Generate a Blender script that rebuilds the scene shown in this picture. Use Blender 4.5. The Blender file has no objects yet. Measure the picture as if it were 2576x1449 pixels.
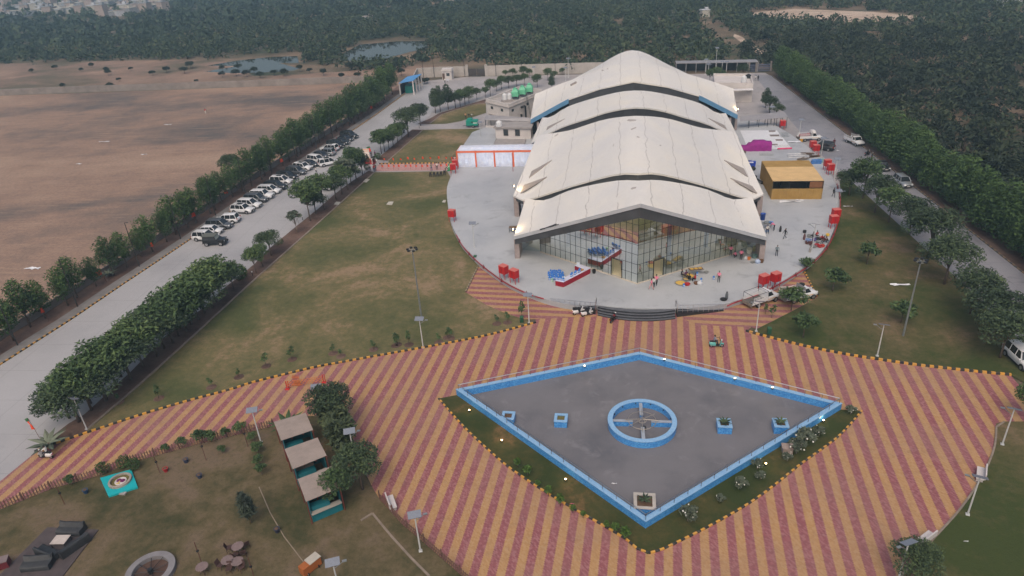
import bpy, bmesh, math, random
import numpy as np
from mathutils import Vector, Matrix, Euler
from math import sin, cos, pi, radians, hypot, atan2
random.seed(7)
R_ = np.random.RandomState(11)
C = bpy.context.scene.collection
sc = bpy.context.scene

# ------------------------------------------------------------------ camera (recovered from the photograph)
H = 46.0; FL = 1750.0; CXp, CYp = 1288.0, 724.5
PIT, ROL, YAW = .4842, -.0663, .1711
F_ = Vector((-sin(YAW)*cos(PIT), cos(YAW)*cos(PIT), -sin(PIT)))
_rt = Vector((cos(YAW), sin(YAW), 0)); _up = _rt.cross(F_)
RT = cos(ROL)*_rt + sin(ROL)*_up; UP = -sin(ROL)*_rt + cos(ROL)*_up
AX = 2.6                                   # the hall's axis of symmetry, x
ZP = .75                                   # height of the hall's round terrace

def g(x, y, z=0.0):
    """survey point: where the sight line through photo point (x, y) meets height z"""
    d = F_*FL + RT*(x-CXp) - UP*(y-CYp)
    t = (z-H)/d.z
    return Vector((d.x*t, d.y*t, z))
def P(i, j, x, y): return (858.667*i+x/3, 483*j+y/3)
def Z(x0, y0, x, y, w=640):
    s = w/2576*.6708333
    return (x0*.6708333+x*s, y0*.6708333+y*s)

cam = bpy.data.cameras.new('camera'); co = bpy.data.objects.new('camera', cam); C.objects.link(co)
co.matrix_world = Matrix(((RT.x, UP.x, -F_.x, 0), (RT.y, UP.y, -F_.y, 0), (RT.z, UP.z, -F_.z, H), (0, 0, 0, 1)))
cam.sensor_width = 36; cam.lens = FL/2576*36; cam.clip_end = 9000; cam.clip_start = .5
sc.camera = co

# ------------------------------------------------------------------ light
wd = bpy.data.worlds.new('World'); sc.world = wd; wd.use_nodes = True
nt = wd.node_tree; bg = nt.nodes['Background']
sky = nt.nodes.new('ShaderNodeTexSky'); sky.sky_type = 'NISHITA'; sky.sun_disc = False
SUN_EL, SUN_AZ = radians(55), radians(182)
sky.sun_elevation = SUN_EL; sky.sun_rotation = SUN_AZ
sky.air_density = 1.2; sky.dust_density = 7.0; sky.ozone_density = .3
nt.links.new(sky.outputs[0], bg.inputs[0]); bg.inputs[1].default_value = .12
sl = bpy.data.lights.new('sun', 'SUN'); sl.energy = .7; sl.angle = radians(55); sl.color = (1, .86, .7)
so = bpy.data.objects.new('sun', sl); C.objects.link(so)
sd = Vector((sin(SUN_AZ)*cos(SUN_EL), cos(SUN_AZ)*cos(SUN_EL), sin(SUN_EL)))
so.rotation_euler = sd.to_track_quat('Z', 'Y').to_euler()
vs = sc.view_settings; vs.view_transform = 'Standard'; vs.look = 'None'; vs.gamma = 1; vs.exposure = EXPO = .12
sc.cycles.max_bounces = 6; sc.cycles.diffuse_bounces = 2; sc.cycles.glossy_bounces = 3
sc.cycles.transparent_max_bounces = 12; sc.cycles.volume_bounces = 0
sc.cycles.sample_clamp_indirect = 6
try: sc.cycles.use_denoising = True
except Exception: pass

# ------------------------------------------------------------------ materials
MATS = {}
def lin(c):                                # 8-bit picture colour -> linear
    return tuple(((v/255+.055)/1.055)**2.4 if v > 10 else v/255/12.92 for v in c)
class NT:
    """tiny node helper"""
    def __init__(s, m):
        s.t = m.node_tree; s.b = s.t.nodes['Principled BSDF']; s.out = s.t.nodes['Material Output']
    def n(s, kind, **k):
        q = s.t.nodes.new(kind)
        for a, v in k.items(): setattr(q, a, v)
        return q
    def l(s, a, b): s.t.links.new(a, b)
    def pos(s):
        return s.n('ShaderNodeNewGeometry').outputs['Position']
    def obj(s): return s.n('ShaderNodeTexCoord').outputs['Object']
    def noise(s, v, scale, detail=3, rough=.55, dist=0):
        q = s.n('ShaderNodeTexNoise'); q.inputs['Scale'].default_value = scale; q.inputs['Detail'].default_value = detail
        q.inputs['Roughness'].default_value = rough; q.inputs['Distortion'].default_value = dist
        if v is not None: s.l(v, q.inputs['Vector'])
        return q.outputs['Fac']
    def ramp(s, f, stops):
        q = s.n('ShaderNodeValToRGB'); e = q.color_ramp.elements
        while len(e) < len(stops): e.new(.5)
        for k, (p, c) in enumerate(stops):
            e[k].position = p; e[k].color = (*c, 1) if len(c) == 3 else c
        s.l(f, q.inputs[0]); return q.outputs[0]
    def mixc(s, f, a, b, mode='MIX'):
        q = s.n('ShaderNodeMix', data_type='RGBA', blend_type=mode)
        for sock, v in ((q.inputs[0], f), (q.inputs[6], a), (q.inputs[7], b)):
            if hasattr(v, 'is_linked'): s.l(v, sock)
            elif isinstance(v, (int, float)): sock.default_value = v
            else: sock.default_value = (*v, 1)
        return q.outputs[2]
    def math(s, op, a, b=0.0, c=None):
        q = s.n('ShaderNodeMath', operation=op)
        for k, v in enumerate((a, b, c)):
            if v is None: continue
            if hasattr(v, 'is_linked'): s.l(v, q.inputs[k])
            else: q.inputs[k].default_value = v
        return q.outputs[0]
    def sep(s, v):
        q = s.n('ShaderNodeSeparateXYZ'); s.l(v, q.inputs[0]); return q.outputs
    def bump(s, h, strength=.3, dist=.05):
        q = s.n('ShaderNodeBump'); q.inputs['Strength'].default_value = strength; q.inputs['Distance'].default_value = dist
        s.l(h, q.inputs['Height']); s.l(q.outputs[0], s.b.inputs['Normal'])
def newmat(name):
    m = bpy.data.materials.new(name); m.use_nodes = True; MATS[name] = m; return m, NT(m)
def mat(name, col, rough=.75, var=.14, scale=1.2, metal=0.0, spec=.4, emit=None, es=0, coat=0, world=False, alpha=1):
    """plain painted / cloth / concrete surface with slight uneven wear"""
    if name in MATS: return MATS[name]
    m, k = newmat(name); b = k.b
    v = k.pos() if world else k.obj()
    if var:
        f = k.noise(v, scale, 5, .6)
        lo = tuple(c*(1-var) for c in col); hi = tuple(min(1, c*(1+var)) for c in col)
        k.l(k.ramp(f, ((.3, lo), (.7, hi))), b.inputs['Base Color'])
    else: b.inputs['Base Color'].default_value = (*col, 1)
    b.inputs['Roughness'].default_value = rough; b.inputs['Metallic'].default_value = metal
    b.inputs['Specular IOR Level'].default_value = spec
    if coat: b.inputs['Coat Weight'].default_value = coat; b.inputs['Coat Roughness'].default_value = .08
    if emit: b.inputs['Emission Color'].default_value = (*emit, 1); b.inputs['Emission Strength'].default_value = es
    return m

# ------------------------------------------------------------------ mesh builder
class MB:
    def __init__(s): s.v = []; s.f = []; s.mi = []; s.cur = 0; s.seg = []
    def add(s, vs_, fs_):
        o = len(s.v); s.seg.append((len(s.v), len(s.f))); s.v += [tuple(p) for p in vs_]
        for f in fs_: s.f.append([i+o for i in f]); s.mi.append(s.cur)
        return s
    def box(s, c, d, rz=0.0, taper=1.0):
        x, y, z = c; a, b, h = d[0]/2, d[1]/2, d[2]/2; cs, sn = cos(rz), sin(rz); vs_ = []
        for k, zz in ((1, -h), (taper, h)):
            for px, py in ((-a, -b), (a, -b), (a, b), (-a, b)):
                px *= k; py *= k; vs_.append((x+px*cs-py*sn, y+px*sn+py*cs, z+zz))
        return s.add(vs_, [(3, 2, 1, 0), (4, 5, 6, 7), (0, 1, 5, 4), (1, 2, 6, 5), (2, 3, 7, 6), (3, 0, 4, 7)])
    def tube(s, pts, rad, n=6, cap=True):
        """tapered tube along points; rad is a number or a list"""
        pts = [Vector(p) for p in pts]
        if not hasattr(rad, '__len__'): rad = [rad]*len(pts)
        vs_ = []; fs_ = []
        for i, p in enumerate(pts):
            d = (pts[min(i+1, len(pts)-1)]-pts[max(i-1, 0)]); d = d.normalized() if d.length > 1e-9 else Vector((0, 0, 1))
            a = d.cross(Vector((0, 0, 1))) if abs(d.z) < .95 else d.cross(Vector((1, 0, 0)))
            a.normalize(); b = d.cross(a)
            for k in range(n):
                t = 2*pi*k/n; vs_.append(p+(a*cos(t)+b*sin(t))*rad[i])
        for i in range(len(pts)-1):
            for k in range(n):
                k2 = (k+1) % n; fs_.append((i*n+k, i*n+k2, (i+1)*n+k2, (i+1)*n+k))
        if cap: fs_ += [tuple(range(n-1, -1, -1)), tuple((len(pts)-1)*n+k for k in range(n))]
        return s.add(vs_, fs_)
    def lathe(s, c, prof, n=12, cap=True):
        """prof: (radius, z) from bottom to top about the vertical through c"""
        c = Vector(c); vs_ = []; fs_ = []
        for r, z in prof:
            for k in range(n): t = 2*pi*k/n; vs_.append((c.x+r*cos(t), c.y+r*sin(t), c.z+z))
        for i in range(len(prof)-1):
            for k in range(n): k2 = (k+1) % n; fs_.append((i*n+k, i*n+k2, (i+1)*n+k2, (i+1)*n+k))
        if cap: fs_ += [tuple(range(n-1, -1, -1)), tuple((len(prof)-1)*n+k for k in range(n))]
        return s.add(vs_, fs_)
    def prism(s, poly, z0, z1):
        n = len(poly); vs_ = [(p[0], p[1], z0) for p in poly]+[(p[0], p[1], z1) for p in poly]
        a = sum(poly[i][0]*poly[(i+1) % n][1]-poly[(i+1) % n][0]*poly[i][1] for i in range(n))
        o = range(n); fs_ = [tuple(range(n-1, -1, -1)), tuple(range(n, 2*n))]
        fs_ += [(i, (i+1) % n, n+(i+1) % n, n+i) for i in o]
        if a < 0: fs_ = [tuple(reversed(f)) for f in fs_]
        return s.add(vs_, fs_)
    def quad(s, *p): return s.add(p, [tuple(range(len(p)))])
    def grid(s, rows, close=False):
        m = len(rows[0]); vs_ = [p for r in rows for p in r]; fs_ = []
        for i in range(len(rows)-1):
            for k in range(m-1): fs_.append((i*m+k, i*m+k+1, (i+1)*m+k+1, (i+1)*m+k))
        return s.add(vs_, fs_)
    def data(s, name, mats, smooth=False):
        me = bpy.data.meshes.new(name); me.from_pydata(s.v, [], s.f)
        if not isinstance(mats, (list, tuple)): mats = [mats]
        for m in mats: me.materials.append(m)
        if len(mats) > 1: me.polygons.foreach_set('material_index', s.mi)
        if smooth: me.polygons.foreach_set('use_smooth', [True]*len(s.f))
        me.update(); return me
    def parts(s, names, mats, parent=None, smooth=False):
        """one object per added shape"""
        ends = s.seg[1:]+[(len(s.v), len(s.f))]
        for i, ((v0, f0), (v1, f1)) in enumerate(zip(s.seg, ends)):
            q = MB(); q.v = s.v[v0:v1]; q.f = [[a-v0 for a in f] for f in s.f[f0:f1]]; q.mi = [0]*len(q.f)
            q.build(names if isinstance(names, str) else names[min(i, len(names)-1)], mats, parent, smooth)
    def build(s, name, mats, parent=None, smooth=False):
        return link(name, s.data(name, mats, smooth), parent)
def link(name, me, parent=None):
    o = bpy.data.objects.new(name, me); C.objects.link(o)
    if parent: o.parent = parent
    return o
def tag(o, label=None, cat=None, group=None, kind=None):
    for k, v in (('label', label), ('category', cat), ('group', group), ('kind', kind)):
        if v: o[k] = v
    return o
def thing(name, label, cat, loc=(0, 0, 0), rz=0.0, group=None, scale=None):
    o = bpy.data.objects.new(name, None); C.objects.link(o); o.location = loc; o.rotation_euler = (0, 0, rz)
    o.empty_display_size = .2
    if scale: o.scale = (scale,)*3 if not hasattr(scale, '__len__') else scale
    return tag(o, label, cat, group)
def dup(root, loc, rz=0.0, label=None, group=None, scale=None):
    r = root.copy(); C.objects.link(r); r.location = loc; r.rotation_euler = (0, 0, rz)
    if scale: r.scale = (scale,)*3 if not hasattr(scale, '__len__') else scale
    if label: r['label'] = label
    if group: r['group'] = group
    for ch in root.children:
        c = ch.copy(); C.objects.link(c); c.parent = r
        for q in ch.children:
            d = q.copy(); C.objects.link(d); d.parent = c
    return r
def struct(name, poly, z, m, flip=False):
    mb = MB(); mb.add([(p[0], p[1], z) for p in poly], [tuple(range(len(poly)))])
    me = mb.data(name, m)
    if me.polygons[0].normal.z < 0: me.flip_normals()
    return tag(link(name, me), kind='structure')
def gp(pts, z=0): return [g(x, y, z) for x, y in pts]
def resample(pts, step):
    pts = [Vector(p) for p in pts]; L = [0]
    for a, b in zip(pts, pts[1:]): L.append(L[-1]+(b-a).length)
    n = max(1, round(L[-1]/step)); out = []; j = 0
    for i in range(n+1):
        t = L[-1]*i/n
        while j < len(pts)-2 and L[j+1] < t: j += 1
        u = (t-L[j])/max(1e-9, L[j+1]-L[j]); out.append(pts[j].lerp(pts[j+1], min(1, u)))
    return out
def smooth_line(pts, n=6):
    """Catmull-Rom through the points"""
    pts = [Vector(p) for p in pts]; q = [2*pts[0]-pts[1]]+pts+[2*pts[-1]-pts[-2]]; out = []
    for i in range(1, len(q)-2):
        a, b, c, d = q[i-1:i+3]
        for k in range(n):
            t = k/n; out.append(.5*((2*b)+(c-a)*t+(2*a-5*b+4*c-d)*t*t+(3*b-a-3*c+d)*t**3))
    out.append(pts[-1]); return out
# ================================================================== ground materials
def m_concrete(name, base, lo, scale=.12, joints=0, rot=0.0, stain=None):
    m, k = newmat(name); p = k.pos()
    a = k.noise(p, scale, 6, .62); c = k.ramp(a, ((.3, lin(lo)), (.52, lin(base)), (.75, tuple(min(1, v*1.12) for v in lin(base)))))
    f = k.noise(p, 2.2, 4, .7); c = k.mixc(k.math('MULTIPLY', f, .28), c, tuple(v*.72 for v in lin(base)))
    if stain:
        s = k.ramp(k.noise(p, .35, 6, .7, .6), ((.56, (0, 0, 0)), (.66, (1, 1, 1))))
        c = k.mixc(k.math('MULTIPLY', s, .45), c, lin(stain))
    if joints:
        x, y, z = k.sep(p)
        u = k.math('ADD', k.math('MULTIPLY', x, cos(rot)), k.math('MULTIPLY', y, sin(rot)))
        v = k.math('SUBTRACT', k.math('MULTIPLY', y, cos(rot)), k.math('MULTIPLY', x, sin(rot)))
        for q in (u, v):
            fr = k.math('FRACT', k.math('DIVIDE', q, joints)); e = k.math('LESS_THAN', fr, .05/joints*1.6)
            c = k.mixc(k.math('MULTIPLY', e, .45), c, tuple(t*.5 for t in lin(base)))
    k.l(c, k.b.inputs['Base Color']); k.b.inputs['Roughness'].default_value = .62
    k.bump(f, .15, .02); return m
def m_grass(name, green, dry, bare, bias=.5, sc_=.1):
    m, k = newmat(name); p = k.pos()
    a = k.noise(p, sc_, 6, .6, .4); b_ = k.noise(p, .9, 5, .7); f = k.noise(p, 9, 3, .8)
    t = k.math('ADD', k.math('MULTIPLY', a, .72), k.math('MULTIPLY', b_, .28))
    c = k.ramp(t, ((bias-.1, lin(green)), (bias-.02, tuple((x+y)/2 for x, y in zip(lin(green), lin(dry)))), (bias+.04, lin(dry)), (bias+.11, lin(bare))))
    tuft = k.ramp(k.noise(p, 2.6, 4, .75), ((.5, (0, 0, 0)), (.72, (1, 1, 1)))); c = k.mixc(k.math('MULTIPLY', tuft, .4), c, tuple(v*.62 for v in lin(green)))
    c = k.mixc(k.math('MULTIPLY', f, .34), c, tuple(v*.6 for v in lin(green)))
    k.l(c, k.b.inputs['Base Color']); k.b.inputs['Roughness'].default_value = .95
    k.b.inputs['Specular IOR Level'].default_value = .1
    k.bump(k.math('ADD', f, b_), .6, .08); return m
def m_dirt(name, base, dark, pale, sx=.012):
    m, k = newmat(name); p = k.pos()
    mp = k.n('ShaderNodeMapping'); k.l(p, mp.inputs[0]); mp.inputs['Scale'].default_value = (.75, 1.5, 1); mp.inputs['Rotation'].default_value = (0, 0, -.5)
    a = k.noise(mp.outputs[0], sx, 7, .6, .5); b_ = k.noise(p, .12, 6, .7); f = k.noise(p, 1.6, 5, .75)
    t = k.math('ADD', k.math('MULTIPLY', a, .78), k.math('MULTIPLY', b_, .22))
    c = k.ramp(t, ((.4, lin(dark)), (.46, tuple((x+y)/2 for x, y in zip(lin(dark), lin(base)))), (.51, lin(base)), (.62, lin(pale))))
    st = k.n('ShaderNodeMapping'); k.l(p, st.inputs[0]); st.inputs['Scale'].default_value = (.06, .9, 1); st.inputs['Rotation'].default_value = (0, 0, -.9); trk = k.ramp(k.noise(st.outputs[0], 1.0, 4, .6), ((.56, (0, 0, 0)), (.64, (1, 1, 1)))); c = k.mixc(k.math('MULTIPLY', trk, .35), c, lin(pale))
    c = k.mixc(k.math('MULTIPLY', k.ramp(f, ((.45, (0, 0, 0)), (.75, (1, 1, 1)))), .5), c, tuple(v*.55 for v in lin(dark)))
    k.l(c, k.b.inputs['Base Color']); k.b.inputs['Roughness'].default_value = .95; k.b.inputs['Specular IOR Level'].default_value = .1
    k.bump(k.math('ADD', f, b_), .5, .1); return m
def m_paving(name, across=False):
    """interlocking pavers laid in red and yellow bands, stepped at the band edges"""
    m, k = newmat(name); p = k.pos(); x, y, z = k.sep(p)
    u = k.math('SUBTRACT', x, k.math('MULTIPLY', y, .055)); v = k.math('ADD', y, k.math('MULTIPLY', x, .055))
    if across: u, v = v, u
    tri = k.math('PINGPONG', v, .11)
    w = k.math('ADD', k.math('SUBTRACT', u, (1.04 if not across else .25)), k.math('MULTIPLY', tri, .9))
    fr = k.math('FRACT', k.math('DIVIDE', w, 1.455)); red = k.math('LESS_THAN', fr, .5)
    # single pavers
    cb = k.n('ShaderNodeCombineXYZ'); k.l(k.math('FLOOR', k.math('DIVIDE', k.math('ADD', u, v), .16)), cb.inputs[0]); k.l(k.math('FLOOR', k.math('DIVIDE', k.math('SUBTRACT', u, v), .32)), cb.inputs[1])
    wn = k.n('ShaderNodeTexWhiteNoise'); k.l(cb.outputs[0], wn.inputs[0])
    big = k.noise(p, .11, 5, .6); med = k.noise(p, .9, 5, .7)
    r_ = k.ramp(wn.outputs[0], ((0, lin((128, 74, 80))), (.5, lin((140, 82, 86))), (1, lin((154, 106, 108)))))
    y_ = k.ramp(wn.outputs[0], ((0, lin((162, 124, 82))), (.5, lin((170, 132, 90))), (1, lin((174, 140, 102)))))
    c = k.mixc(red, y_, r_)
    c = k.mixc(k.math('MULTIPLY', k.ramp(big, ((.42, (0, 0, 0)), (.72, (1, 1, 1)))), .42), c, lin((138, 112, 104)))
    c = k.mixc(k.math('MULTIPLY', k.ramp(med, ((.5, (0, 0, 0)), (.75, (1, 1, 1)))), .28), c, lin((96, 78, 74)))
    k.l(c, k.b.inputs['Base Color']); k.b.inputs['Roughness'].default_value = .8
    k.bump(wn.outputs[0], .25, .01); return m
M_ROAD = m_concrete('road_concrete', (164, 163, 166), (142, 142, 147), .06, 6, .05)
M_ROADR = m_concrete('right_road_concrete', (138, 138, 146), (112, 112, 120), .08, 6, .1, (80, 80, 88))
M_YARD = m_concrete('yard_concrete', (164, 159, 160), (140, 136, 138), .09, 6, .03, (112, 106, 106))
M_PLAT = m_concrete('terrace_concrete', (172, 175, 180), (154, 158, 166), .1, 0, 0, (128, 130, 136))
M_WALK = m_concrete('pavement_slabs', (128, 124, 122), (104, 100, 98), .4, 1.2, .08)
M_POOLF = m_concrete('pool_floor', (112, 110, 114), (92, 92, 98), .16, 0, 0, (134, 132, 136))
M_LAWN = m_grass('lawn', (82, 88, 58), (120, 110, 80), (150, 128, 104), .49, .07)
M_LAWN2 = m_grass('lawn_right_side', (66, 76, 44), (104, 94, 68), (130, 110, 90), .52, .08)  # darker grass mix for the lawns on the right
M_PARK = m_grass('park_lawn', (66, 68, 46), (106, 94, 72), (118, 102, 86), .47, .13)
M_ISLE = m_grass('island_grass', (58, 68, 40), (86, 80, 50), (124, 98, 68), .53, .15)
M_DIRT = m_dirt('bare_dirt', (146, 122, 108), (98, 92, 90), (168, 144, 126))
M_SOIL = m_dirt('planting_soil', (104, 84, 76), (84, 68, 62), (120, 100, 90), .1)
M_TERR = m_dirt('scrubland_soil', (108, 96, 82), (66, 74, 60), (140, 120, 102), .02)
M_TRACK = m_dirt('track_dirt', (186, 166, 150), (160, 142, 128), (200, 182, 166), .1)
M_PAVE = m_paving('striped_paving'); M_PAVE2 = m_paving('cross_striped_paving', True)
def m_kerb(name, a, b, length):
    m, k = newmat(name); at = k.n('ShaderNodeUVMap').outputs[0]; u, v, w = k.sep(at)
    s = k.math('LESS_THAN', k.math('FRACT', k.math('DIVIDE', u, 2*length)), .5)
    f = k.noise(k.pos(), 2.5, 5, .7); c = k.mixc(s, a, b)
    c = k.mixc(k.math('MULTIPLY', k.ramp(f, ((.45, (0, 0, 0)), (.8, (1, 1, 1)))), .55), c, lin((126, 120, 112)))
    k.l(c, k.b.inputs['Base Color']); k.b.inputs['Roughness'].default_value = .7; return m
M_KERB = m_kerb('kerb_paint', lin((205, 152, 62)), lin((38, 38, 40)), .42)
M_STONE = mat('edging_stone', lin((132, 120, 110)), .9, .2, 1.5, world=True)
m, k = newmat('pond_water')
k.b.inputs['Base Color'].default_value = (.03, .035, .035, 1); k.b.inputs['Roughness'].default_value = .04; k.b.inputs['IOR'].default_value = 2.6
k.bump(k.noise(k.pos(), .7, 3), .04, .05); M_WATER = m
m, k = newmat('blue_mosaic'); vo = k.n('ShaderNodeTexVoronoi'); vo.inputs['Scale'].default_value = 14; k.l(k.obj(), vo.inputs['Vector'])
c = k.ramp(k.sep(vo.outputs['Color'])[0], ((0, lin((44, 110, 186))), (.5, lin((62, 138, 208))), (1, lin((104, 172, 224)))))
k.l(c, k.b.inputs['Base Color']); k.b.inputs['Roughness'].default_value = .3; M_TILE = m
m, k = newmat('pale_coping'); k.l(k.ramp(k.noise(k.obj(), 6, 5, .7), ((.3, lin((116, 160, 204))), (.7, lin((150, 186, 216))))), k.b.inputs['Base Color']); k.b.inputs['Roughness'].default_value = .4; M_COPE = m

# ================================================================== ground sheets
struct('terrain', [(-2500, -200), (2500, -200), (2500, 3500), (-2500, 3500)], -.06, M_TERR)
LK = [(-60, 955), (0, 919.7), (180, 804.7), (310, 716.3), (415, 646.3), (481.7, 601.3), (681, 464), (882, 332.6), (947, 289), (997, 252.6), (1017, 238), (1038.8, 218.4), (1067, 204)]
LKw = [Vector((-79.5, 48, 0)), Vector((-78.2, 56, 0))]+gp(LK[1:])           # left kerb line, world
ST_L = [(88, 1139), (130, 1099), (173, 1066), (213, 1043), (330, 935), (443, 819.7), (516.7, 773), (566.7, 723), (593, 703), (640, 664.7), (676.7, 626.3), (750, 566), (800, 526), (844, 487), (887.5, 455), (927.5, 430)]
ST_R = [(201.3, 1096.9), (223, 1081), (357, 966), (500, 836), (633, 713), (800.8, 563.5), (856.7, 513), (944, 433.7)]
field = [(-230, 40, 0), (-83, 40, 0)]+[tuple(v+Vector((-5.6, 0, 0))) for v in LKw[1:]]+[tuple(g(950, 206)), tuple(g(400, 227)), tuple(g(0, 241)), (-300, 232, 0)]
struct('dirt_field', field, -.03, M_DIRT)
# one concrete apron under roads and yards
struct('concrete_yard', gp([(1017, 236), (1038, 218), (1067, 204), (1170, 193.5), (1500, 186), (1740, 186), (1925, 183), (1945, 196), (2110, 330), (2260, 440), (2250, 520), (2000, 640), (1500, 640), (1130, 470), (900, 500), (760, 560), (700, 560), (780, 400)]), 0, M_YARD)
rd = [tuple(v) for v in LKw]
rr = gp([(1040, 326), (985, 375), (927.5, 430), (887.5, 455), (844, 487), (800, 526), (750, 566), (676.7, 626.3), (640, 664.7), (593, 703), (516.7, 773), (443, 819.7), (330, 935), (213, 1043), (130, 1099), (88, 1139), (0, 1211), (-70, 1270)])
struct('left_road', rd+[tuple(g(1110, 240)), tuple(g(1082, 290))]+[tuple(v) for v in rr], .006, M_ROAD)
struct('pavement', [tuple(v+Vector((-.15, 0, 0))) for v in LKw]+[tuple(v+Vector((-2.0, 0, 0))) for v in reversed(LKw)], .14, M_WALK)
struct('verge_soil', [tuple(v+Vector((-2.0, 0, 0))) for v in LKw]+[tuple(v+Vector((-5.6, 0, 0))) for v in reversed(LKw)], .06, M_SOIL)
struct('planting_strip', gp(ST_L)+[g(944, 433.7)]+gp(ST_R[::-1])+gp([(123, 1124)]), .05, M_SOIL)
struct('upper_planting_strip', gp([(946, 402), (1037, 326), (1065.8, 327), (977.5, 405.3)]), .05, M_SOIL)
struct('far_planting_strip', gp([(1050, 312), (1082, 298), (1105, 285), (1155, 270), (1222, 250), (1222, 261), (1187, 264.3), (1110.4, 289.3), (1082, 312.6)]), .05, M_SOIL)
K1 = [(1348.7, 813), (1222, 846.3), (1065.3, 876.3), (880.6, 909.5), (787, 927), (704, 947), (630.6, 965.4), (589.6, 979.4), (459.6, 1014.4), (351.3, 1046.9), (251.3, 1080.2), (201.3, 1096.9), (123, 1124), (88, 1139)]
ARC_L = [(1136, 442.8), (1127, 462), (1124, 480), (1126, 510), (1135, 560), (1148.5, 590.3), (1165, 618), (1193.5, 648), (1206.9, 662), (1245, 690), (1285, 716), (1335, 739), (1384, 756)]
struct('lawn', gp([(223, 1081)]+ST_R[2:])+gp([(1125, 431), (1133, 445)]+ARC_L[1:9]+[(1170.2, 735.3), (1221.9, 767), (1263.5, 785.3), (1318.5, 803.7)]+K1[:12]), .045, M_LAWN)
struct('upper_lawn', gp([(977.5, 405.3), (1065.8, 327), (1113.6, 325.4), (1213.6, 323.8), (1245, 326), (1195.3, 362.9), (1150, 400), (1145, 411), (977.5, 412)]), .045, M_LAWN)
struct('far_lawn', gp([(1082, 312.6), (1110.4, 289.3), (1187, 264.3), (1222, 261), (1223, 284), (1160, 305), (1122, 311.8)]), .045, M_LAWN)
struct('driveway', gp([(1037, 326), (1082, 312.6), (1122, 311.8), (1160, 305), (1223, 284), (1222, 320), (1213, 323.8), (1065, 327)]), .012, M_YARD)
FEN = [(-90, 1312), (0, 1282.7), (133, 1229), (253, 1196), (333, 1163), (493, 1119), (600, 1093), (687, 1073)]
FEN2 = [(935, 1222), (955, 1256), (1010, 1318), (1058.7, 1359), (1110, 1404), (1162, 1449), (1240, 1520)]
RL = [(2240, 1480), (2264, 1449), (2310, 1395), (2350.6, 1349), (2405, 1290), (2447, 1232.7), (2475, 1185), (2497, 1132.7), (2503, 1095), (2505.6, 1066), (2524, 1061), (2590, 1061)]
K2 = [(1875.6, 834.7), (1910.6, 844.7), (1990, 865), (2070.6, 883), (2145, 897), (2217, 908), (2300, 920), (2384, 929.7), (2470, 939), (2544, 946)]
RE = [Vector((56.8, 40, 0)), Vector((55.6, 66, 0))]+gp([(2576, 690), (2260, 440), (2100, 315), (1940, 190)])    # right kerb line
road_l = [Vector((46.6, 40, 0)), Vector((46, 66, 0)), Vector((45, 92, 0)), Vector((43.6, 112, 0)), Vector((42, 133, 0))]
DIAG = [(1904, 828), (1950.6, 804.7), (2007, 776), (2057, 748), (2024, 683)]
ARC_R = [(1820, 765), (1865, 752), (1905, 739), (1960, 712), (2005, 684), (2042, 658), (2077, 619.7), (2099, 573), (2108, 530), (2109, 495), (2101, 460), (2080, 420), (2055, 388), (2000, 345), (1947, 313)]
struct('plaza', gp(K1[::-1]+[(1347, 803), (1500, 796), (1500, 780), (1720, 780), (1720, 804), (1768, 818), (1890, 823)]+K2+[(2560, 965), (2590, 990)]+RL[::-1]+[(1600, 1520), (1240, 1520)]+FEN2[::-1]+[(880, 1110), (835, 1050), (760, 1046)]+FEN[::-1]+[(-70, 1270), (0, 1211)]), .008, M_PAVE)
struct('plaza_corner', gp([(1170.2, 735.3), (1206.9, 658.7), (1245, 690), (1285, 715), (1335, 738), (1384, 754), (1400, 762), (1500, 780), (1500, 796), (1347, 803), (1318.5, 803.7), (1263.5, 785.3), (1221.9, 767)]), .008, M_PAVE2)
struct('plaza_corner_right', gp([(1720, 780), (1820, 765), (1865, 752), (1905, 739), (1960, 712), (2010, 680)]+[(2024, 683), (2057, 748), (2007, 776), (1950.6, 804.7), (1904, 828), (1890, 823), (1768, 818), (1720, 804)]), .008, M_PAVE2)
struct('right_road', [tuple(v) for v in RE]+[tuple(g(1895, 186)), tuple(g(1985, 300)), tuple(g(2060, 385))]+[tuple(v) for v in reversed(road_l)], .004, M_ROADR)
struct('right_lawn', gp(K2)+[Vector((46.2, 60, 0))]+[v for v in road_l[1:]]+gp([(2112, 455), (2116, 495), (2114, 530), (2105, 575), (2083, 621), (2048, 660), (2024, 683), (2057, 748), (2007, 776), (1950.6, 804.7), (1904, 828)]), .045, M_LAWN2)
struct('right_verge', [tuple(v+Vector((.15, 0, 0))) for v in RE]+[tuple(v+Vector((5, 0, 0))) for v in reversed(RE)], .06, M_SOIL)
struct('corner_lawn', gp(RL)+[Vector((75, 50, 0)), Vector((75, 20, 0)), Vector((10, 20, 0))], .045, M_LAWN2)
struct('park_ground', gp(FEN)+gp([(760, 1046), (835, 1050), (880, 1110), (925, 1210)]+FEN2[1:])+[Vector((-12, 20, 0)), Vector((-75, 20, 0))], .05, M_PARK)
ISL = [(1102, 1004.3), (1140, 1048), (1178.7, 1089), (1225, 1132), (1272, 1172.7), (1322, 1208), (1375, 1242.7), (1445, 1284), (1518.7, 1326), (1575, 1360), (1628.7, 1396), (1717.3, 1361), (1805, 1316), (1890.6, 1266), (1955, 1219), (2017, 1169), (2100.6, 1109), (2140, 1070), (2170, 1035.3)]
struct('island_grass', gp(ISL)+[Vector((22.6, 60.7, 0)), Vector((2.57, 43.27, 0)), Vector((-17.46, 60.7, 0))], .09, M_ISLE)
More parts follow.
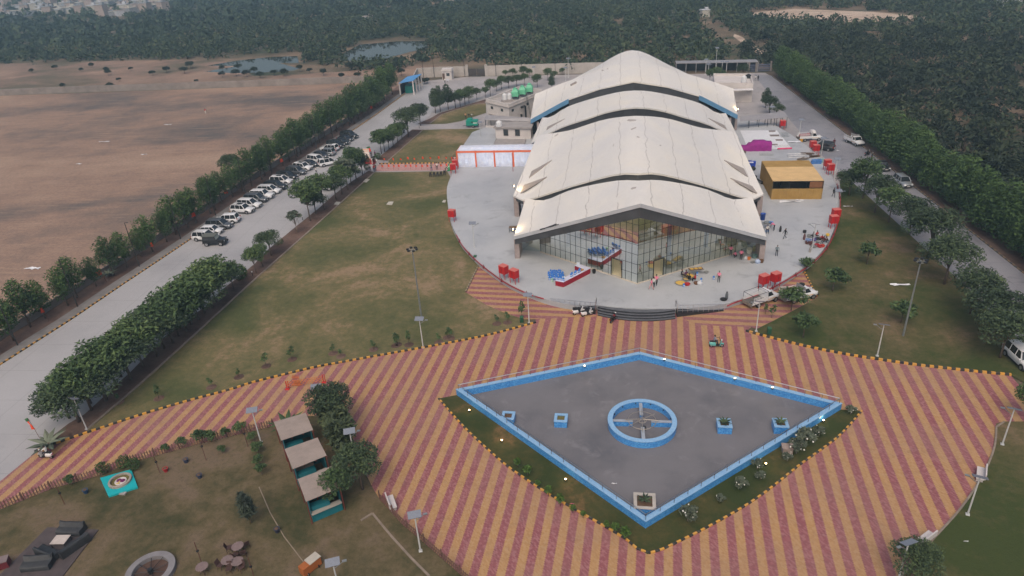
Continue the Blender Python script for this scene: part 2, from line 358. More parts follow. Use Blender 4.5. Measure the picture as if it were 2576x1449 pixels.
for i, poly in enumerate(([(515, 180), (560, 172), (620, 163), (700, 158), (752, 172), (740, 177), (660, 182), (590, 184)], [(520, 165), (600, 152), (680, 143), (748, 141), (752, 158), (700, 158), (600, 166)],
                          [(860, 153), (866, 133), (905, 112), (1000, 104), (1075, 103), (1076, 120), (1030, 131), (972, 147), (915, 152)], [(1232, 101), (1250, 95), (1272, 97), (1258, 104), (1238, 107)], [(1900, 58), (2010, 50), (2060, 52), (2080, 60), (1990, 63)])):
    struct('pond', gp(poly), -.02+.001*i, M_WATER)
struct('dirt_track', gp([(1847, 85), (1868, 93), (1900, 115), (1927, 134), (1912, 141), (1880, 117), (1845, 92)]), -.02, M_TRACK)
struct('dirt_clearing', gp([(1875, 33), (2000, 22), (2200, 30), (2350, 44), (2200, 57), (2060, 52), (1950, 50)]), -.02, M_TRACK)
struct('scrub_clearing', gp([(0, 235), (400, 222), (900, 200), (1040, 190), (1160, 172), (1040, 160), (860, 180), (640, 192), (560, 150), (300, 152), (0, 160), (-60, 200)]), -.025, m_dirt('clearing_soil', (136, 114, 102), (98, 92, 78), (156, 132, 116), .03))
struct('paved_walkway', gp([(953.6, 413.5), (1138.4, 411.5), (1137, 428.5), (942.6, 431)]), .05, mat('walkway_pink_pavers', lin((176, 136, 132)), .8, .12, 1.0, world=True))

# ================================================================== kerbs: painted or stone blocks along a line, on the side of the planted ground
def kerb(name, line, m, w=.18, h=.16, z0=0.0, side=1, step=1.2):
    L = resample(line, step); n = len(L); mb = MB(); rows = []; us = [0]
    for i in range(n):
        d = (L[min(i+1, n-1)]-L[max(i-1, 0)]); d.z = 0; d.normalize(); nn = Vector((-d.y, d.x, 0))*side*w
        a = L[i]; b = a+nn; rows.append([(a.x, a.y, z0), (a.x, a.y, z0+h), (b.x, b.y, z0+h), (b.x, b.y, z0)])
        if i: us.append(us[-1]+(L[i]-L[i-1]).length)
    mb.grid(rows); o = mb.build(name, m); me = o.data; uv = me.uv_layers.new(name='UVMap')
    for lp in me.loops: uv.data[lp.index].uv = (us[lp.vertex_index//4], 0)
    return tag(o, kind='structure')
kerb('lawn_kerb', smooth_line(gp(K1), 4), M_KERB, .2, .2, 0, -1)
kerb('right_lawn_kerb', smooth_line(gp(K2), 4), M_KERB, .22, .24, 0, 1)
kerb('road_kerb', LKw, M_KERB, .16, .18, 0, 1, 2)
kerb('right_road_kerb', RE, m_kerb('worn_kerb_paint', lin((132, 110, 84)), lin((84, 80, 78)), .6), .18, .18, 0, -1, 2)
kerb('island_kerb', smooth_line(gp(ISL), 3), M_KERB, .16, .15, 0, 1)
kerb('walkway_kerb', gp([(953.6, 413), (1138.4, 411)]), M_KERB, .2, .22, 0, 1)
kerb('stone_edging', gp(ST_R[1:]), M_STONE, .3, .12, 0, 1, 2)
kerb('upper_stone_edging', gp([(977.5, 405.3), (1065.8, 327)]), M_STONE, .3, .12, 0, 1, 2)
kerb('far_stone_edging', gp([(1082, 312.6), (1110.4, 289.3), (1187, 264.3), (1222, 261)]), M_STONE, .3, .12, 0, 1, 2)
kerb('corner_kerb', gp([(1206.9, 660), (1170.2, 735.3)]), m_kerb('pale_worn_kerb', lin((150, 132, 104)), lin((96, 90, 80)), .4), .18, .2, 0, 1, 1)
kerb('side_kerb', gp([(2024, 683), (2057, 748)]), M_KERB, .18, .2, 0, -1, 1)
kerb('lawn_edge', smooth_line(gp(RL[:-1]), 3), M_STONE, .16, .12, 0, -1, 1.5)
# ================================================================== the hall
from mathutils.bvhtree import BVHTree
m, k = newmat('roof_membrane'); p = k.obj(); x, y, z = k.sep(p)
wob = k.noise(p, .22, 4, .6); big = k.noise(p, .1, 5, .6, .5); fine = k.noise(p, 1.3, 4, .7)
c = k.ramp(big, ((.3, lin((206, 205, 206))), (.55, lin((216, 213, 209))), (.75, lin((222, 216, 206)))))
c = k.mixc(k.math('MULTIPLY', k.ramp(fine, ((.45, (0, 0, 0)), (.8, (1, 1, 1)))), .22), c, lin((186, 178, 172)))
u = k.math('ADD', x, k.math('MULTIPLY', wob, 1.6)); fr = k.math('FRACT', k.math('DIVIDE', k.math('ADD', u, 60), 4.3))
sm = k.math('LESS_THAN', k.math('ABSOLUTE', k.math('SUBTRACT', fr, .5)), .013)
gap = k.math('GREATER_THAN', k.noise(p, .5, 3), .4)
c = k.mixc(k.math('MULTIPLY', k.math('MULTIPLY', sm, gap), .5), c, lin((128, 120, 122)))
k.l(c, k.b.inputs['Base Color']); k.b.inputs['Roughness'].default_value = .6
k.bump(k.math('ADD', big, k.math('MULTIPLY', wob, .6)), .35, .2); M_ROOF = m
m, k = newmat('ribbed_grey_cladding'); p = k.obj(); x, y, z = k.sep(p)
rib = k.math('PINGPONG', x, .22); k.l(k.ramp(k.noise(p, .6, 4), ((.3, lin((74, 76, 80))), (.7, lin((88, 90, 95))))), k.b.inputs['Base Color'])
k.b.inputs['Roughness'].default_value = .5; k.b.inputs['Metallic'].default_value = .3; k.bump(rib, .6, .05); M_CLAD = m
M_TRIM = mat('pale_metal_trim', lin((200, 204, 212)), .4, .08, .5, metal=.3)
M_BLUEF = mat('blue_fascia', lin((98, 146, 184)), .45, .12, .5)
M_GRAN = mat('pinkish_stone_cladding', lin((150, 138, 136)), .7, .15, 1.5)
M_BLACKG = mat('black_granite', lin((44, 45, 50)), .35, .3, 2.5)
M_TREAD = mat('grey_granite_tread', lin((92, 94, 100)), .45, .25, 2.0)
M_STEEL = mat('stainless_steel', (.55, .55, .57), .28, .05, 3, metal=1)
M_DARKM = mat('dark_metal', lin((48, 50, 54)), .5, .1, 3, metal=.4)
M_INT = mat('interior_beige', lin((206, 190, 150)), .8, .08, .5)
m, k = newmat('facade_glass')
tr = k.n('ShaderNodeBsdfTransparent'); tr.inputs[0].default_value = (.6, .7, .68, 1); gl = k.n('ShaderNodeBsdfGlossy'); gl.inputs['Roughness'].default_value = .02; gl.inputs[0].default_value = (.86, .92, .94, 1)
fr_ = k.n('ShaderNodeFresnel'); fr_.inputs[0].default_value = 1.55; mx = k.n('ShaderNodeMixShader')
k.l(k.math('MINIMUM', k.math('ADD', k.math('MULTIPLY', fr_.outputs[0], 1.6), .34), .8), mx.inputs[0]); k.l(tr.outputs[0], mx.inputs[1]); k.l(gl.outputs[0], mx.inputs[2]); k.l(mx.outputs[0], k.out.inputs[0]); M_GLASS = m
M_DGLASS = mat('dark_glass', lin((44, 46, 50)), .12, .1, .4, spec=.7)
M_LAMPW = mat('warm_lamp_glass', (1, .8, .5), .3, 0, emit=(1, .72, .38), es=14)
M_LAMPD = mat('downlight_glass', (1, .9, .7), .3, 0, emit=(1, .86, .62), es=8)

HY = 120.0
hall = thing('banquet_hall', 'long hall with overlapping cream gabled roof sheets and a glass V-shaped front', 'building', (AX, HY, 0))
def hl(hx, y, z): return Vector((hx, y-HY, z))
def onplan(px, yfun):
    """point of a sight line that lies on a given plan line y = yfun(half width)"""
    lo, hi = 1.0, 22.0
    for _ in range(40):
        mid = (lo+hi)/2; q = g(*px, mid)
        if q.y > yfun(AX-q.x): lo = mid
        else: hi = mid
    q = g(*px, (lo+hi)/2); return hl(abs(AX-q.x), q.y, q.z)
def profile(half, n=12, crisp=False):
    """half: tip..ridge -> full symmetric row"""
    L = half if crisp else smooth_line(half+[Vector((-half[-2].x, half[-2].y, half[-2].z))], 5)[:5*(len(half)-1)+1]
    L = resample(L, sum((b-a).length for a, b in zip(L, L[1:]))/n)
    L[-1].x = 0
    return [Vector((-p.x, p.y, p.z)) for p in L]+[p.copy() for p in reversed(L[:-1])]
def sheet(name, front, rear, bow=.3, n=8, th=.28, crispf=False):
    a = profile(front, 12, crispf); b = profile(rear, 12); rows = []
    for i in range(n+1):
        t = i/n; rows.append([p.lerp(q, t)+Vector((0, 0, bow*sin(pi*t)*(.4+.6*abs(sin(j*1.7)))+R_.uniform(-.05, .05)*(0 < i < n))) for j, (p, q) in enumerate(zip(a, b))])
    mb = MB(); mb.grid(rows); low = [[p-Vector((0, 0, th)) for p in r] for r in rows]
    mb.grid([list(reversed(r)) for r in low])
    mb.grid([low[0], rows[0]]); mb.grid([rows[-1], low[-1]])
    mb.grid([[r[0] for r in rows], [r[0] for r in low]]); mb.grid([[r[-1] for r in low], [r[-1] for r in rows]])
    me = mb.data(name, M_ROOF, True)
    for pl in me.polygons:
        if abs(pl.normal.z) < .3: pl.use_smooth = False
    o = link(name, me, hall); return o, a, b, rows
d2 = lambda x, y: (1274.6+x/4, 348.8+y/4)          # readings off the enlarged front and rear views
d1 = lambda x, y: (1274.6+x/4, 107.3+y/4)
f1 = [hl(18.1, 94.3, 4.35), hl(9.05, 88.65, 9.1), hl(0, 83, 13.85)]
y1 = lambda h: 92.5+h/17.3*11
r1 = [hl(17.3, 103.5, 7.0), onplan(d2(380, 620), y1), onplan(d2(665, 510), y1), onplan(d2(1090, 424), y1), hl(0, 92.5, 13.6)]
y2 = lambda h: 96+h/20.5*15
f2 = [hl(20.5, 111.2, 4.6), onplan(d2(205, 612), y2), onplan(d2(660, 470), y2), onplan(d2(1100, 354), y2), hl(0, 96, 13.45)]
y3 = lambda h: 124+h/19*12
r2 = [hl(19, 136, 8.0), onplan(d1(620, 885), y3), onplan(d1(840, 815), y3), onplan(d1(1020, 766), y3), hl(0, 124, 14.5)]
y4 = lambda h: 128+h/21*15.5
f3 = [hl(21.2, 143.5, 4.4), onplan(d1(545, 850), y4), onplan(d1(800, 765), y4), onplan(d1(1030, 690), y4), hl(0, 128, 15.05)]
y5 = lambda h: 143+h/20*12
r3 = [hl(20, 156, 6.5), onplan(d1(450, 745), y5), onplan(d1(635, 635), y5), onplan(d1(1020, 520), y5), hl(0, 143, 14.75)]
f4 = [hl(23.5, 162, 4.5), hl(14.1, 153.2, 11.0), hl(7, 151.2, 13.6), hl(0, 150, 15.1)]
r4 = [hl(23, 168.5, 9), hl(14, 168, 12.2), hl(0, 168, 15.6)]
f5 = [hl(20.5, 166, 8.6), hl(13, 166, 12.0), hl(0, 166, 15.45)]
r5 = [hl(18.6, 184.5, 7.0), hl(9.5, 183, 11.8), hl(0, 182, 16.0)]
S = {}
S[1] = sheet('roof_sheet', f1, r1, .05, crispf=True); S[2] = sheet('roof_sheet', f2, r2, .1, 12); S[3] = sheet('roof_sheet', f3, r3, .1); S[4] = sheet('roof_sheet', f4, r4, .1, crispf=True); S[5] = sheet('roof_sheet', f5, r5, .1)
def skirt(name, row, m, drop, back=.25, sel=None, top=.27):
    mb = MB(); rr_ = [p for p in row if sel is None or sel(abs(p.x))]
    out = [[Vector((p.x, p.y+back, p.z-top)) for p in rr_], [Vector((p.x, p.y+back, p.z-(drop(abs(p.x)) if callable(drop) else drop))) for p in rr_]]
    segs = [[]]                               # break where the row jumps across the axis
    for i, p in enumerate(rr_):
        if segs[-1] and (Vector(p)-Vector(rr_[segs[-1][-1]])).length > 4: segs.append([])
        segs[-1].append(i)
    for sg in segs:
        if len(sg) < 2: continue
        A = [out[0][i] for i in sg]; B = [out[1][i] for i in sg]; A2 = [q+Vector((0, .12, 0)) for q in A]; B2 = [q+Vector((0, .12, 0)) for q in B]
        mb.grid([B, A]); mb.grid([A2, B2]); mb.grid([B2, B])
    return mb.build(name, m, hall)
skirt('clerestory_band', S[2][1], M_CLAD, lambda h: 1.9 if h < 17 else .9)
skirt('clerestory_band', S[3][1], M_CLAD, lambda h: 2.3 if h < 15.5 else .7)
skirt('clerestory_band', S[4][1], M_CLAD, 3.0, .2, lambda h: h < 14.2)
for sg in (-1, 1):
    row_ = [p for p in S[4][1] if p.x*sg > 0]
    skirt('blue_fascia', row_, M_BLUEF, .95, -.05, lambda h: h > 13.8, -.05)
    skirt('side_glazing', row_, M_DGLASS, lambda h: 4.2 if h < 21 else 4.0, 1.3, lambda h: h > 13.8, .6)
skirt('front_trim', S[1][1], M_TRIM, .42, -.1, None, -.06)
skirt('front_fascia', S[1][1], M_CLAD, lambda h: 1.9-.035*h, .06, None, .4)
mb = MB()
r5b = S[5][2]; mb.grid([[p+Vector((0, .05, .1)) for p in r5b], [p+Vector((0, .05, -.6)) for p in r5b]]); mb.build('rear_trim', M_TRIM, hall)
for sgn in (-1, 1):                                                     # damaged stretch is only on the left front edge
    mb = MB(); mb.box(hl(sgn*17.75, 95.9, 2.45), (.75, 3.2, 3.4)); mb.build('pillar', M_GRAN, hall)
    mb = MB(); mb.box(hl(sgn*20.1, 112.4, 2.5), (.8, 2.6, 3.6)); mb.build('pillar', M_GRAN, hall)
    mb = MB(); mb.box(hl(sgn*23.2, 164.2, 2.3), (1.0, 2.4, 4.0)); mb.build('pillar', M_GRAN, hall)
    mb = MB(); mb.box(hl(sgn*20.6, 162.6, 3.2), (.5, .5, 6)); mb.build('pillar', M_GRAN, hall)
    mb = MB(); mb.prism([hl(sgn*q[0], q[1], 0) for q in ((16.8, 100), (17.2, 100), (19, 112), (19.6, 142), (22.2, 163), (22.2, 167), (21.8, 167), (21.6, 163), (19.2, 142), (18.6, 112))], .5, 4.2); mb.build('side_wall', M_GRAN, hall)
    mb = MB(); mb.box(hl(sgn*22.33, 165.2, 2.0), (.3, 1.6, 2.6)); mb.build('side_door', M_DARKM, hall)
    mb = MB(); mb.prism([hl(sgn*q[0], q[1], 0) for q in ((22, 167.1), (17.5, 183), (17, 183), (21.5, 167.1))], 0, 7.5); mb.build('rear_side_wall', M_INT, hall)
# damaged trim on the left slope
mb = MB()
for i in range(7):
    t = .62+.022*i; a = Vector(f1[2]).lerp(f1[0], t); a.x = -a.x; mb.tube([a+Vector((-.2, -.15, .1)), a+Vector((.35, -.2, .32-.06*i*R_.rand()))], .05, 4)
a = Vector(f1[2]).lerp(f1[0], .62); b = Vector(f1[2]).lerp(f1[0], .76); a.x *= -1; b.x *= -1
mb.tube([a+Vector((0, -.2, .35)), b+Vector((0, -.2, .1))], .06, 4); mb.build('exposed_purlins', M_DARKM, hall)
# glazed V front
gA = (0, 86.55); gB = (14.6, 96.8); gCx = (17.35, 97.4)
glen = hypot(gB[0], gB[1]-gA[1]); top = lambda h: 13.2-.528*h
def gpt(s, z, sg): t = s/glen; return hl(sg*gB[0]*t, gA[1]+(gB[1]-gA[1])*t, z)
doors = {}
for sg, pa, pb in ((-1, (1544.4, 688.6), (1570.2, 697.8)), (1, (1640.2, 699.5), (1665.2, 692))):
    q = sorted(hypot(g(*p_, ZP).x-AX, g(*p_, ZP).y-gA[1]) for p_ in (pa, pb)); doors[sg] = q
DH = ZP+2.75
for sg in (-1, 1):
    d0, d1_ = doors[sg]; mb = MB()
    for s0, s1, zb in ((0, d0, ZP+.05), (d0, d1_, DH), (d1_, glen, ZP+.05)):
        mb.quad(gpt(s0, zb, sg), gpt(s1, zb, sg), gpt(s1, top(s1*gB[0]/glen), sg), gpt(s0, top(s0*gB[0]/glen), sg))
    mb.quad(hl(sg*gB[0], gB[1], ZP), hl(sg*gCx[0], gCx[1], ZP), hl(sg*gCx[0], gCx[1], 4.1), hl(sg*gB[0], gB[1], 5.4))
    mb.build('glass_wall', M_GLASS, hall)
    mb = MB(); s = 0
    while s < glen+.01:
        zb = DH if d0+.1 < s < d1_-.1 else ZP
        mb.tube([gpt(s, zb, sg), gpt(s, top(s*gB[0]/glen), sg)], .035, 4); s += .98
    for zz in np.arange(ZP+1.45, 13, 1.45):
        smax = min(glen, (13.2-zz)/.528*glen/gB[0])
        for s0, s1 in ((0, smax),) if zz > DH else ((0, d0), (d1_, smax)):
            if s1 > s0: mb.tube([gpt(s0, zz, sg), gpt(s1, zz, sg)], .03, 4)
    mb.build('mullions', M_DARKM, hall)
    mb = MB()
    for s_ in (d0, d1_): mb.tube([gpt(s_, ZP, sg), gpt(s_, DH, sg)], .07, 4)
    mb.tube([gpt(d0, DH, sg), gpt(d1_, DH, sg)], .07, 4); mb.build('door_frame', M_DARKM, hall)
    mb = MB(); a0 = gpt(d1_, ZP+.05, sg); dv = Vector((sg*-.35, 1.45, 0)); mb.quad(a0, a0+dv, a0+dv+Vector((0, 0, 2.6)), a0+Vector((0, 0, 2.6))); mb.build('open_glass_door', M_GLASS, hall)
    mb = MB(); a0, b0 = gpt(0, ZP, sg), gpt(glen, ZP, sg); n_ = Vector((0, -.22, 0)); mb.prism([a0, b0, b0+n_, a0+n_], ZP, ZP+.09); mb.build('stone_plinth', mat('pale_plinth', lin((190, 180, 168)), .6), hall)
# lit room behind the glass
mb = MB(); mb.prism([hl(0, 86.9, 0), hl(14.4, 97.1, 0), hl(16.6, 99, 0), hl(16.6, 104.8, 0), hl(-16.6, 104.8, 0), hl(-16.6, 99, 0), hl(-14.4, 97.1, 0)], ZP-.1, ZP+.03); mb.build('inner_floor', mat('inner_floor_tiles', lin((196, 186, 160)), .3, .08, .6), hall)
mb = MB(); NX = 40; row = []
for i in range(NX+1):
    hx = -16.4+32.8*i/NX; row.append(hl(hx, 97.5+abs(hx)*.42+.12*sin(i*2.4), ZP))
mb.grid([row, [p+Vector((0, 0, max(2.5, 12.2-abs(p.x)*.528-ZP-.9))) for p in row]]); mb.build('inner_curtain', mat('curtain_cloth', lin((214, 196, 158)), .85, .1, .8), hall)
for sg in (-1, 1):
    mb = MB(); mb.box(hl(sg*8.6, 96.6, ZP+.42), (4.6, .8, .8)); mb.build('buffet_counter', mat('counter_white', lin((206, 204, 198)), .6), hall)
    mb = MB()
    for i in range(8): mb.lathe(hl(sg*(6.6+.55*i), 96.6, ZP+.83), ((.2, 0), (.24, .12), (.1, .2)), 8)
    mb.parts('serving_dish', M_STEEL, hall)
    for hx, yy in ((4.5, 92.6), (10.2, 97.2)):
        mb = MB(); mb.tube([hl(sg*hx, yy, ZP), hl(sg*hx, yy, 12.4-.528*hx)], .32, 10); mb.build('inner_column', mat('blue_grey_column', lin((130, 146, 158)), .6), hall)
for hx, yy, zz in ((-3, 91, 10.2), (3, 91, 10.2), (-8.5, 95.3, 7.2), (8.5, 95.3, 7.2), (-13, 98.5, 4.7), (13, 98.5, 4.7), (0, 93.8, 11)):
    l_ = bpy.data.lights.new('ceiling_lamp', 'POINT'); l_.energy = 110; l_.color = (1, .84, .58); l_.shadow_soft_size = .3
    o = bpy.data.objects.new('ceiling_lamp', l_); C.objects.link(o); o.location = (AX+hx, yy, zz); o.parent = hall; o.location = hl(hx, yy, zz)
    mb = MB(); mb.lathe(hl(hx, yy, zz+.25), ((.16, 0), (.2, .1)), 10); mb.build('downlight', M_LAMPD, hall)
for hx, yy in ((-2.4, 86.6), (1.4, 86.0), (3.4, 87.4)):
    mb = MB(); mb.lathe(hl(hx, yy, 13.05-.528*abs(hx)), ((.09, 0), (.1, .06)), 8); mb.build('soffit_downlight', M_LAMPD, hall)
mb = MB()
fr0 = [Vector((p.x*.985, p.y+.5, p.z-.45-.9*(1-abs(p.x)/18.1))) for p in S[1][1]]; mb.grid([[Vector((p.x, p.y+8, p.z)) for p in fr0], fr0]); mb.build('soffit', mat('grey_soffit', lin((92, 92, 96)), .7), hall)
# floodlights on the eaves
bvh = {}
for i in S:
    me = S[i][0].data; bvh[i] = BVHTree.FromPolygons([v.co+hall.location for v in me.vertices], [tuple(pl.vertices) for pl in me.polygons])
def hit(px, i):
    d = F_*FL+RT*(px[0]-CXp)-UP*(px[1]-CYp); r_ = bvh[i].ray_cast(Vector((0, 0, H)), d.normalized()); return r_[0]
for sg, hx, yy, zz in ((-1, 18.15, 95.4, 4.75), (-1, 20.4, 113, 5.3), (1, 23.5, 163.2, 5.2)):
    mb = MB(); mb.tube([hl(sg*hx, yy, zz-.3), hl(sg*(hx+.25), yy, zz+.25)], .04, 5); mb.box(hl(sg*(hx+.3), yy, zz+.35), (.16, .34, .28)); fl_ = mb.build('floodlight', M_DARKM, hall)
    mb = MB(); mb.box(hl(sg*(hx+.2), yy, zz+.35), (.06, .3, .24)); mb.build('floodlight_lens', M_LAMPW, fl_)
    l_ = bpy.data.lights.new('flood_glow', 'SPOT'); l_.energy = 190; l_.color = (1, .7, .36); l_.spot_size = radians(120); l_.shadow_soft_size = .12
    o = bpy.data.objects.new('flood_glow', l_); C.objects.link(o); o.parent = hall; o.location = hl(sg*(hx+.12), yy, zz+.4); o.rotation_euler = Vector((-sg*1, .35, -.1)).to_track_quat('-Z', 'Y').to_euler()
# raised roof hatches, slots and patches, read off the photograph and laid on the roof they sit on
def on_roof(name, pts, i, m, h=.14):
    q = [hit(p_, i) for p_ in pts]
    if any(v is None for v in q): return
    q = [v-hall.location for v in q]; mb = MB(); n = len(q); up = Vector((0, 0, h))
    mb.add([v-up*.3 for v in q]+[v+up for v in q], [tuple(range(n, 2*n))]+[(a, (a+1) % n, n+(a+1) % n, n+a) for a in range(n)])
    mb.build(name, m, hall)
M_SLOT = mat('louvre_grey', lin((150, 142, 138)), .8, .1, 2)
M_PATCH = mat('grey_roof_patch', lin((168, 162, 160)), .8, .12, 2)
for pts, i in ((((250, 1300), (455, 1187), (225, 1365)), 2), (((175, 1438), (405, 1356), (140, 1520)), 2), (((2185, 1185), (2385, 1272), (2425, 1352)), 2), (((2250, 1368), (2470, 1450), (2520, 1520)), 2),
               (((410, 852), (585, 770), (400, 882)), 3), (((2030, 765), (2190, 835), (2215, 880)), 3)):
    on_roof('roof_louvre', [d1(*q) for q in pts], i, M_SLOT)
for pts, i in ((((955, 300), (960, 285), (1018, 262), (1022, 278)), 5), (((1555, 255), (1560, 275), (1620, 298), (1618, 280)), 5), (((640, 432), (700, 400), (704, 408), (655, 434)), 4), (((1868, 370), (1945, 408), (1940, 414), (1872, 380)), 5)):
    on_roof('roof_hatch', [d1(*q) for q in pts], i, M_SLOT, .3)
for pts, i in ((((1065, 1045), (1075, 1025), (1312, 940), (1558, 1035), (1550, 1040), (1314, 952)), 2), (((1210, 785), (1225, 772), (1305, 774), (1300, 786), (1240, 793)), 2), (((1248, 1836-966), (1300, 1815-966), (1305, 1825-966), (1255, 1845-966)), 2), (((480, 940), (515, 915), (520, 922), (490, 943)), 2)):
    on_roof('roof_patch', [d1(*q) for q in pts], i, M_PATCH, .03)
on_roof('roof_patch', [d2(1248, 505), d2(1262, 492), d2(1305, 486), d2(1300, 500), d2(1262, 512)], 1, M_PATCH, .03)

# ------------------------------------------------------------------ terrace, steps, ramps
arc = [v for v in gp(ARC_L, ZP)]+[g(1440, 767, ZP), g(1503, 767.5, ZP), g(1550, 772.5, ZP), g(1602, 775.3, ZP), g(1650, 776, ZP), g(1694, 775.5, ZP), g(1760, 773, ZP)]+gp(ARC_R, ZP)
arc = smooth_line(arc, 3)
rearp = [Vector((30, 172, 0)), Vector((26, 176, 0)), Vector((-30, 176, 0)), Vector((-36, 166, 0)), Vector((-36, 150, 0))]
mb = MB(); mb.prism([(p_.x, p_.y) for p_ in arc]+[(p_.x, p_.y) for p_ in rearp], -.05, ZP); tag(mb.build('terrace', M_PLAT), kind='structure')
def arcseg(a, b, off, z0, z1, inner=0):
    n = 14; o_ = []; i_ = []
    for t in range(n+1):
        px = a[0]+(b[0]-a[0])*t/n; u = t/n*2-1; py = a[1]+(b[1]-a[1])*t/n+9.5*(1-u*u); q = g(px, py, ZP); o_.append((q.x, q.y-off)); i_.append((q.x, q.y+.4))
    return o_+i_[::-1]
stair = thing('entrance_stairs', 'wide curved flight of black granite steps in front of the terrace', 'stairs', (0, 0, 0))
for i in range(4):
    mb = MB(); mb.prism(arcseg((1504, 767), (1698, 775), .38*(4-i), 0, 0), 0, .19*(i+1)-.1 if i else .12); mb.cur = 0; st_ = mb.build('step', [M_BLACKG, M_TREAD], stair)
    for pl_ in st_.data.polygons: pl_.material_index = 1 if pl_.normal.z > .9 else 0
def ramp(label, pts, rail_side):
    """wedge ramp: pts = low outer, high outer, high inner, low inner (world); rails along the outer edge"""
    a, b, c_, d_ = [Vector((p_.x, p_.y, 0)) for p_ in pts]; r_ = thing('entrance_ramp', label, 'ramp', a); e = -a
    zl, zh = .04, ZP-.02; mb = MB()
    V = [a+e, b+e, c_+e, d_+e]; U = [V[0]+Vector((0, 0, zl)), V[1]+Vector((0, 0, zh)), V[2]+Vector((0, 0, zh)), V[3]+Vector((0, 0, zl))]
    mb.add(V+U, [(4, 5, 6, 7), (0, 1, 5, 4), (1, 2, 6, 5), (2, 3, 7, 6), (3, 0, 4, 7)]); mb.build('ramp_body', M_BLACKG, r_)
    mb = MB(); n = 9
    for i in range(n+1):
        q = U[0].lerp(U[1], i/n); mb.tube([q, q+Vector((0, 0, 1.0))], .03, 5)
    for hgt in (.25, .5, .75): mb.tube([U[0]+Vector((0, 0, hgt)), U[1]+Vector((0, 0, hgt))], .018, 4)
    mb.build('balusters', M_STEEL, r_)
    mb = MB(); mb.tube([U[0]+Vector((0, 0, 1.0)), U[1]+Vector((0, 0, 1.0))], .045, 6); mb.tube([U[1]+Vector((0, 0, 1)), U[2]+Vector((0, 0, 1)), U[2]], .045, 6); mb.build('handrail', M_STEEL, r_)
ramp('black ramp with steel railing left of the entrance stairs', [g(1384, 768), g(1498, 791), g(1500, 768, ZP)+Vector((0, .3, 0)), g(1384, 757)+Vector((0, .4, 0))], -1)
ramp('black ramp with steel railing right of the entrance stairs', [g(1821, 783), g(1703, 798), g(1700, 775, ZP)+Vector((0, .3, 0)), g(1821, 768)+Vector((0, .4, 0))], 1)
# red hydrant main round the terrace
def redpipe(label, line):
    L = resample(smooth_line(line, 4), .9); r_ = thing('hydrant_pipe', label, 'pipe', L[0]); o = -L[0]
    mb = MB(); mb.tube([p_+o for p_ in L], .085, 6); mb.build('pipe_run', mat('red_pipe_paint', lin((150, 40, 48)), .5, .15, 2), r_)
    mb = MB()
    for i in range(3, len(L), 6): mb.box(L[i]+o-Vector((0, 0, .05)), (.26, .26, .3)); mb.tube([L[i]+o, L[i]+o+Vector((0, 0, .38))], .05, 6)
    mb.parts('valve', mat('dark_red_paint', lin((106, 34, 40)), .5), r_)
redpipe('red water main along the left edge of the terrace', [v+Vector((-.12, -.12, 0)) for v in gp([(1150, 590), (1166, 618), (1194, 649), (1245, 691), (1285, 717), (1335, 740), (1372, 751)], ZP)]+[g(1376, 754, .5)])
redpipe('red water main along the right edge of the terrace', [g(1829, 770, .5)]+[v+Vector((.12, -.12, 0)) for v in gp([(1836, 764), (1866, 753), (1906, 740), (1961, 712), (2007, 685), (2044, 658), (2079, 620), (2101, 573), (2110, 530), (2111, 495), (2103, 462)], ZP)])
# ================================================================== fountain pool
PC = Vector((2.57, 60.7, 0)); PW, PN, PS = 20.05, 8.5, 17.45
pool = thing('fountain_pool', 'dry kite-shaped fountain pool with blue mosaic walls and a grey floor', 'pool', PC)
cor = [Vector((-PW, 0, 0)), Vector((0, -PS, 0)), Vector((PW, 0, 0)), Vector((0, PN, 0))]
def inset(poly, d):
    n = len(poly); out = []
    for i in range(n):
        p0, p1, p2 = poly[i-1], poly[i], poly[(i+1) % n]; a = (p1-p0).normalized(); b = (p2-p1).normalized()
        na = Vector((-a.y, a.x, 0)); nb = Vector((-b.y, b.x, 0)); m_ = (na+nb); m_ = m_/(m_.dot(na)); out.append(p1+m_*d)
    return out
inn = inset(cor, .42)
mb = MB(); mb.prism(inn, 0, .03); mb.build('pool_floor', M_POOLF, pool)
for i in range(4):
    j = (i+1) % 4; mb = MB(); mb.prism([cor[i], cor[j], inn[j], inn[i]], 0, .84); mb.build('pool_wall', M_TILE, pool)
    co_ = inset(cor, -.03); ci = inset(cor, .45); mb = MB(); mb.prism([co_[i], co_[j], ci[j], ci[i]], .842, .9); mb.build('coping', M_COPE, pool)
    a = inset(cor, .16); mb = MB(); A, B = a[i], a[j]; n = int((B-A).length/1.6)
    for t in range(n+1):
        q = A.lerp(B, t/n); mb.tube([q+Vector((0, 0, .9)), q+Vector((0, 0, 1.5))], .022, 5)
    mb.parts('rail_post', mat('brown_rail_post', lin((96, 78, 74)), .5), pool)
    mb = MB(); mb.tube([A+Vector((0, 0, 1.52)), B+Vector((0, 0, 1.52))], .04, 6); mb.build('top_rail', M_STEEL, pool)
def poolw(x, y, z): return g(x, y, z)
rc = g(1615.3, 1056, .8); rc.z = .03
ring = thing('ring_basin', 'round blue mosaic fountain basin with a cross of walls, in the middle of the pool', 'fountain', rc)
RO, RI = 3.42, 2.98
mb = MB(); mb.lathe((0, 0, 0), ((RO, 0), (RO, .74)), 48, False); mb.lathe((0, 0, 0), ((RI, .74), (RI, 0)), 48, False); mb.build('basin_wall', M_TILE, ring, True)
mb = MB(); mb.lathe((0, 0, 0), ((RO+.03, .74), (RO+.03, .8), (RI-.03, .8), (RI-.03, .74)), 48, False); mb.build('rim', M_COPE, ring)
mb = MB()
for a_ in range(4):
    t = a_*pi/2+.03; mb.box((cos(t)*1.95, sin(t)*1.95, .28), (2.05, .3, .56), t)
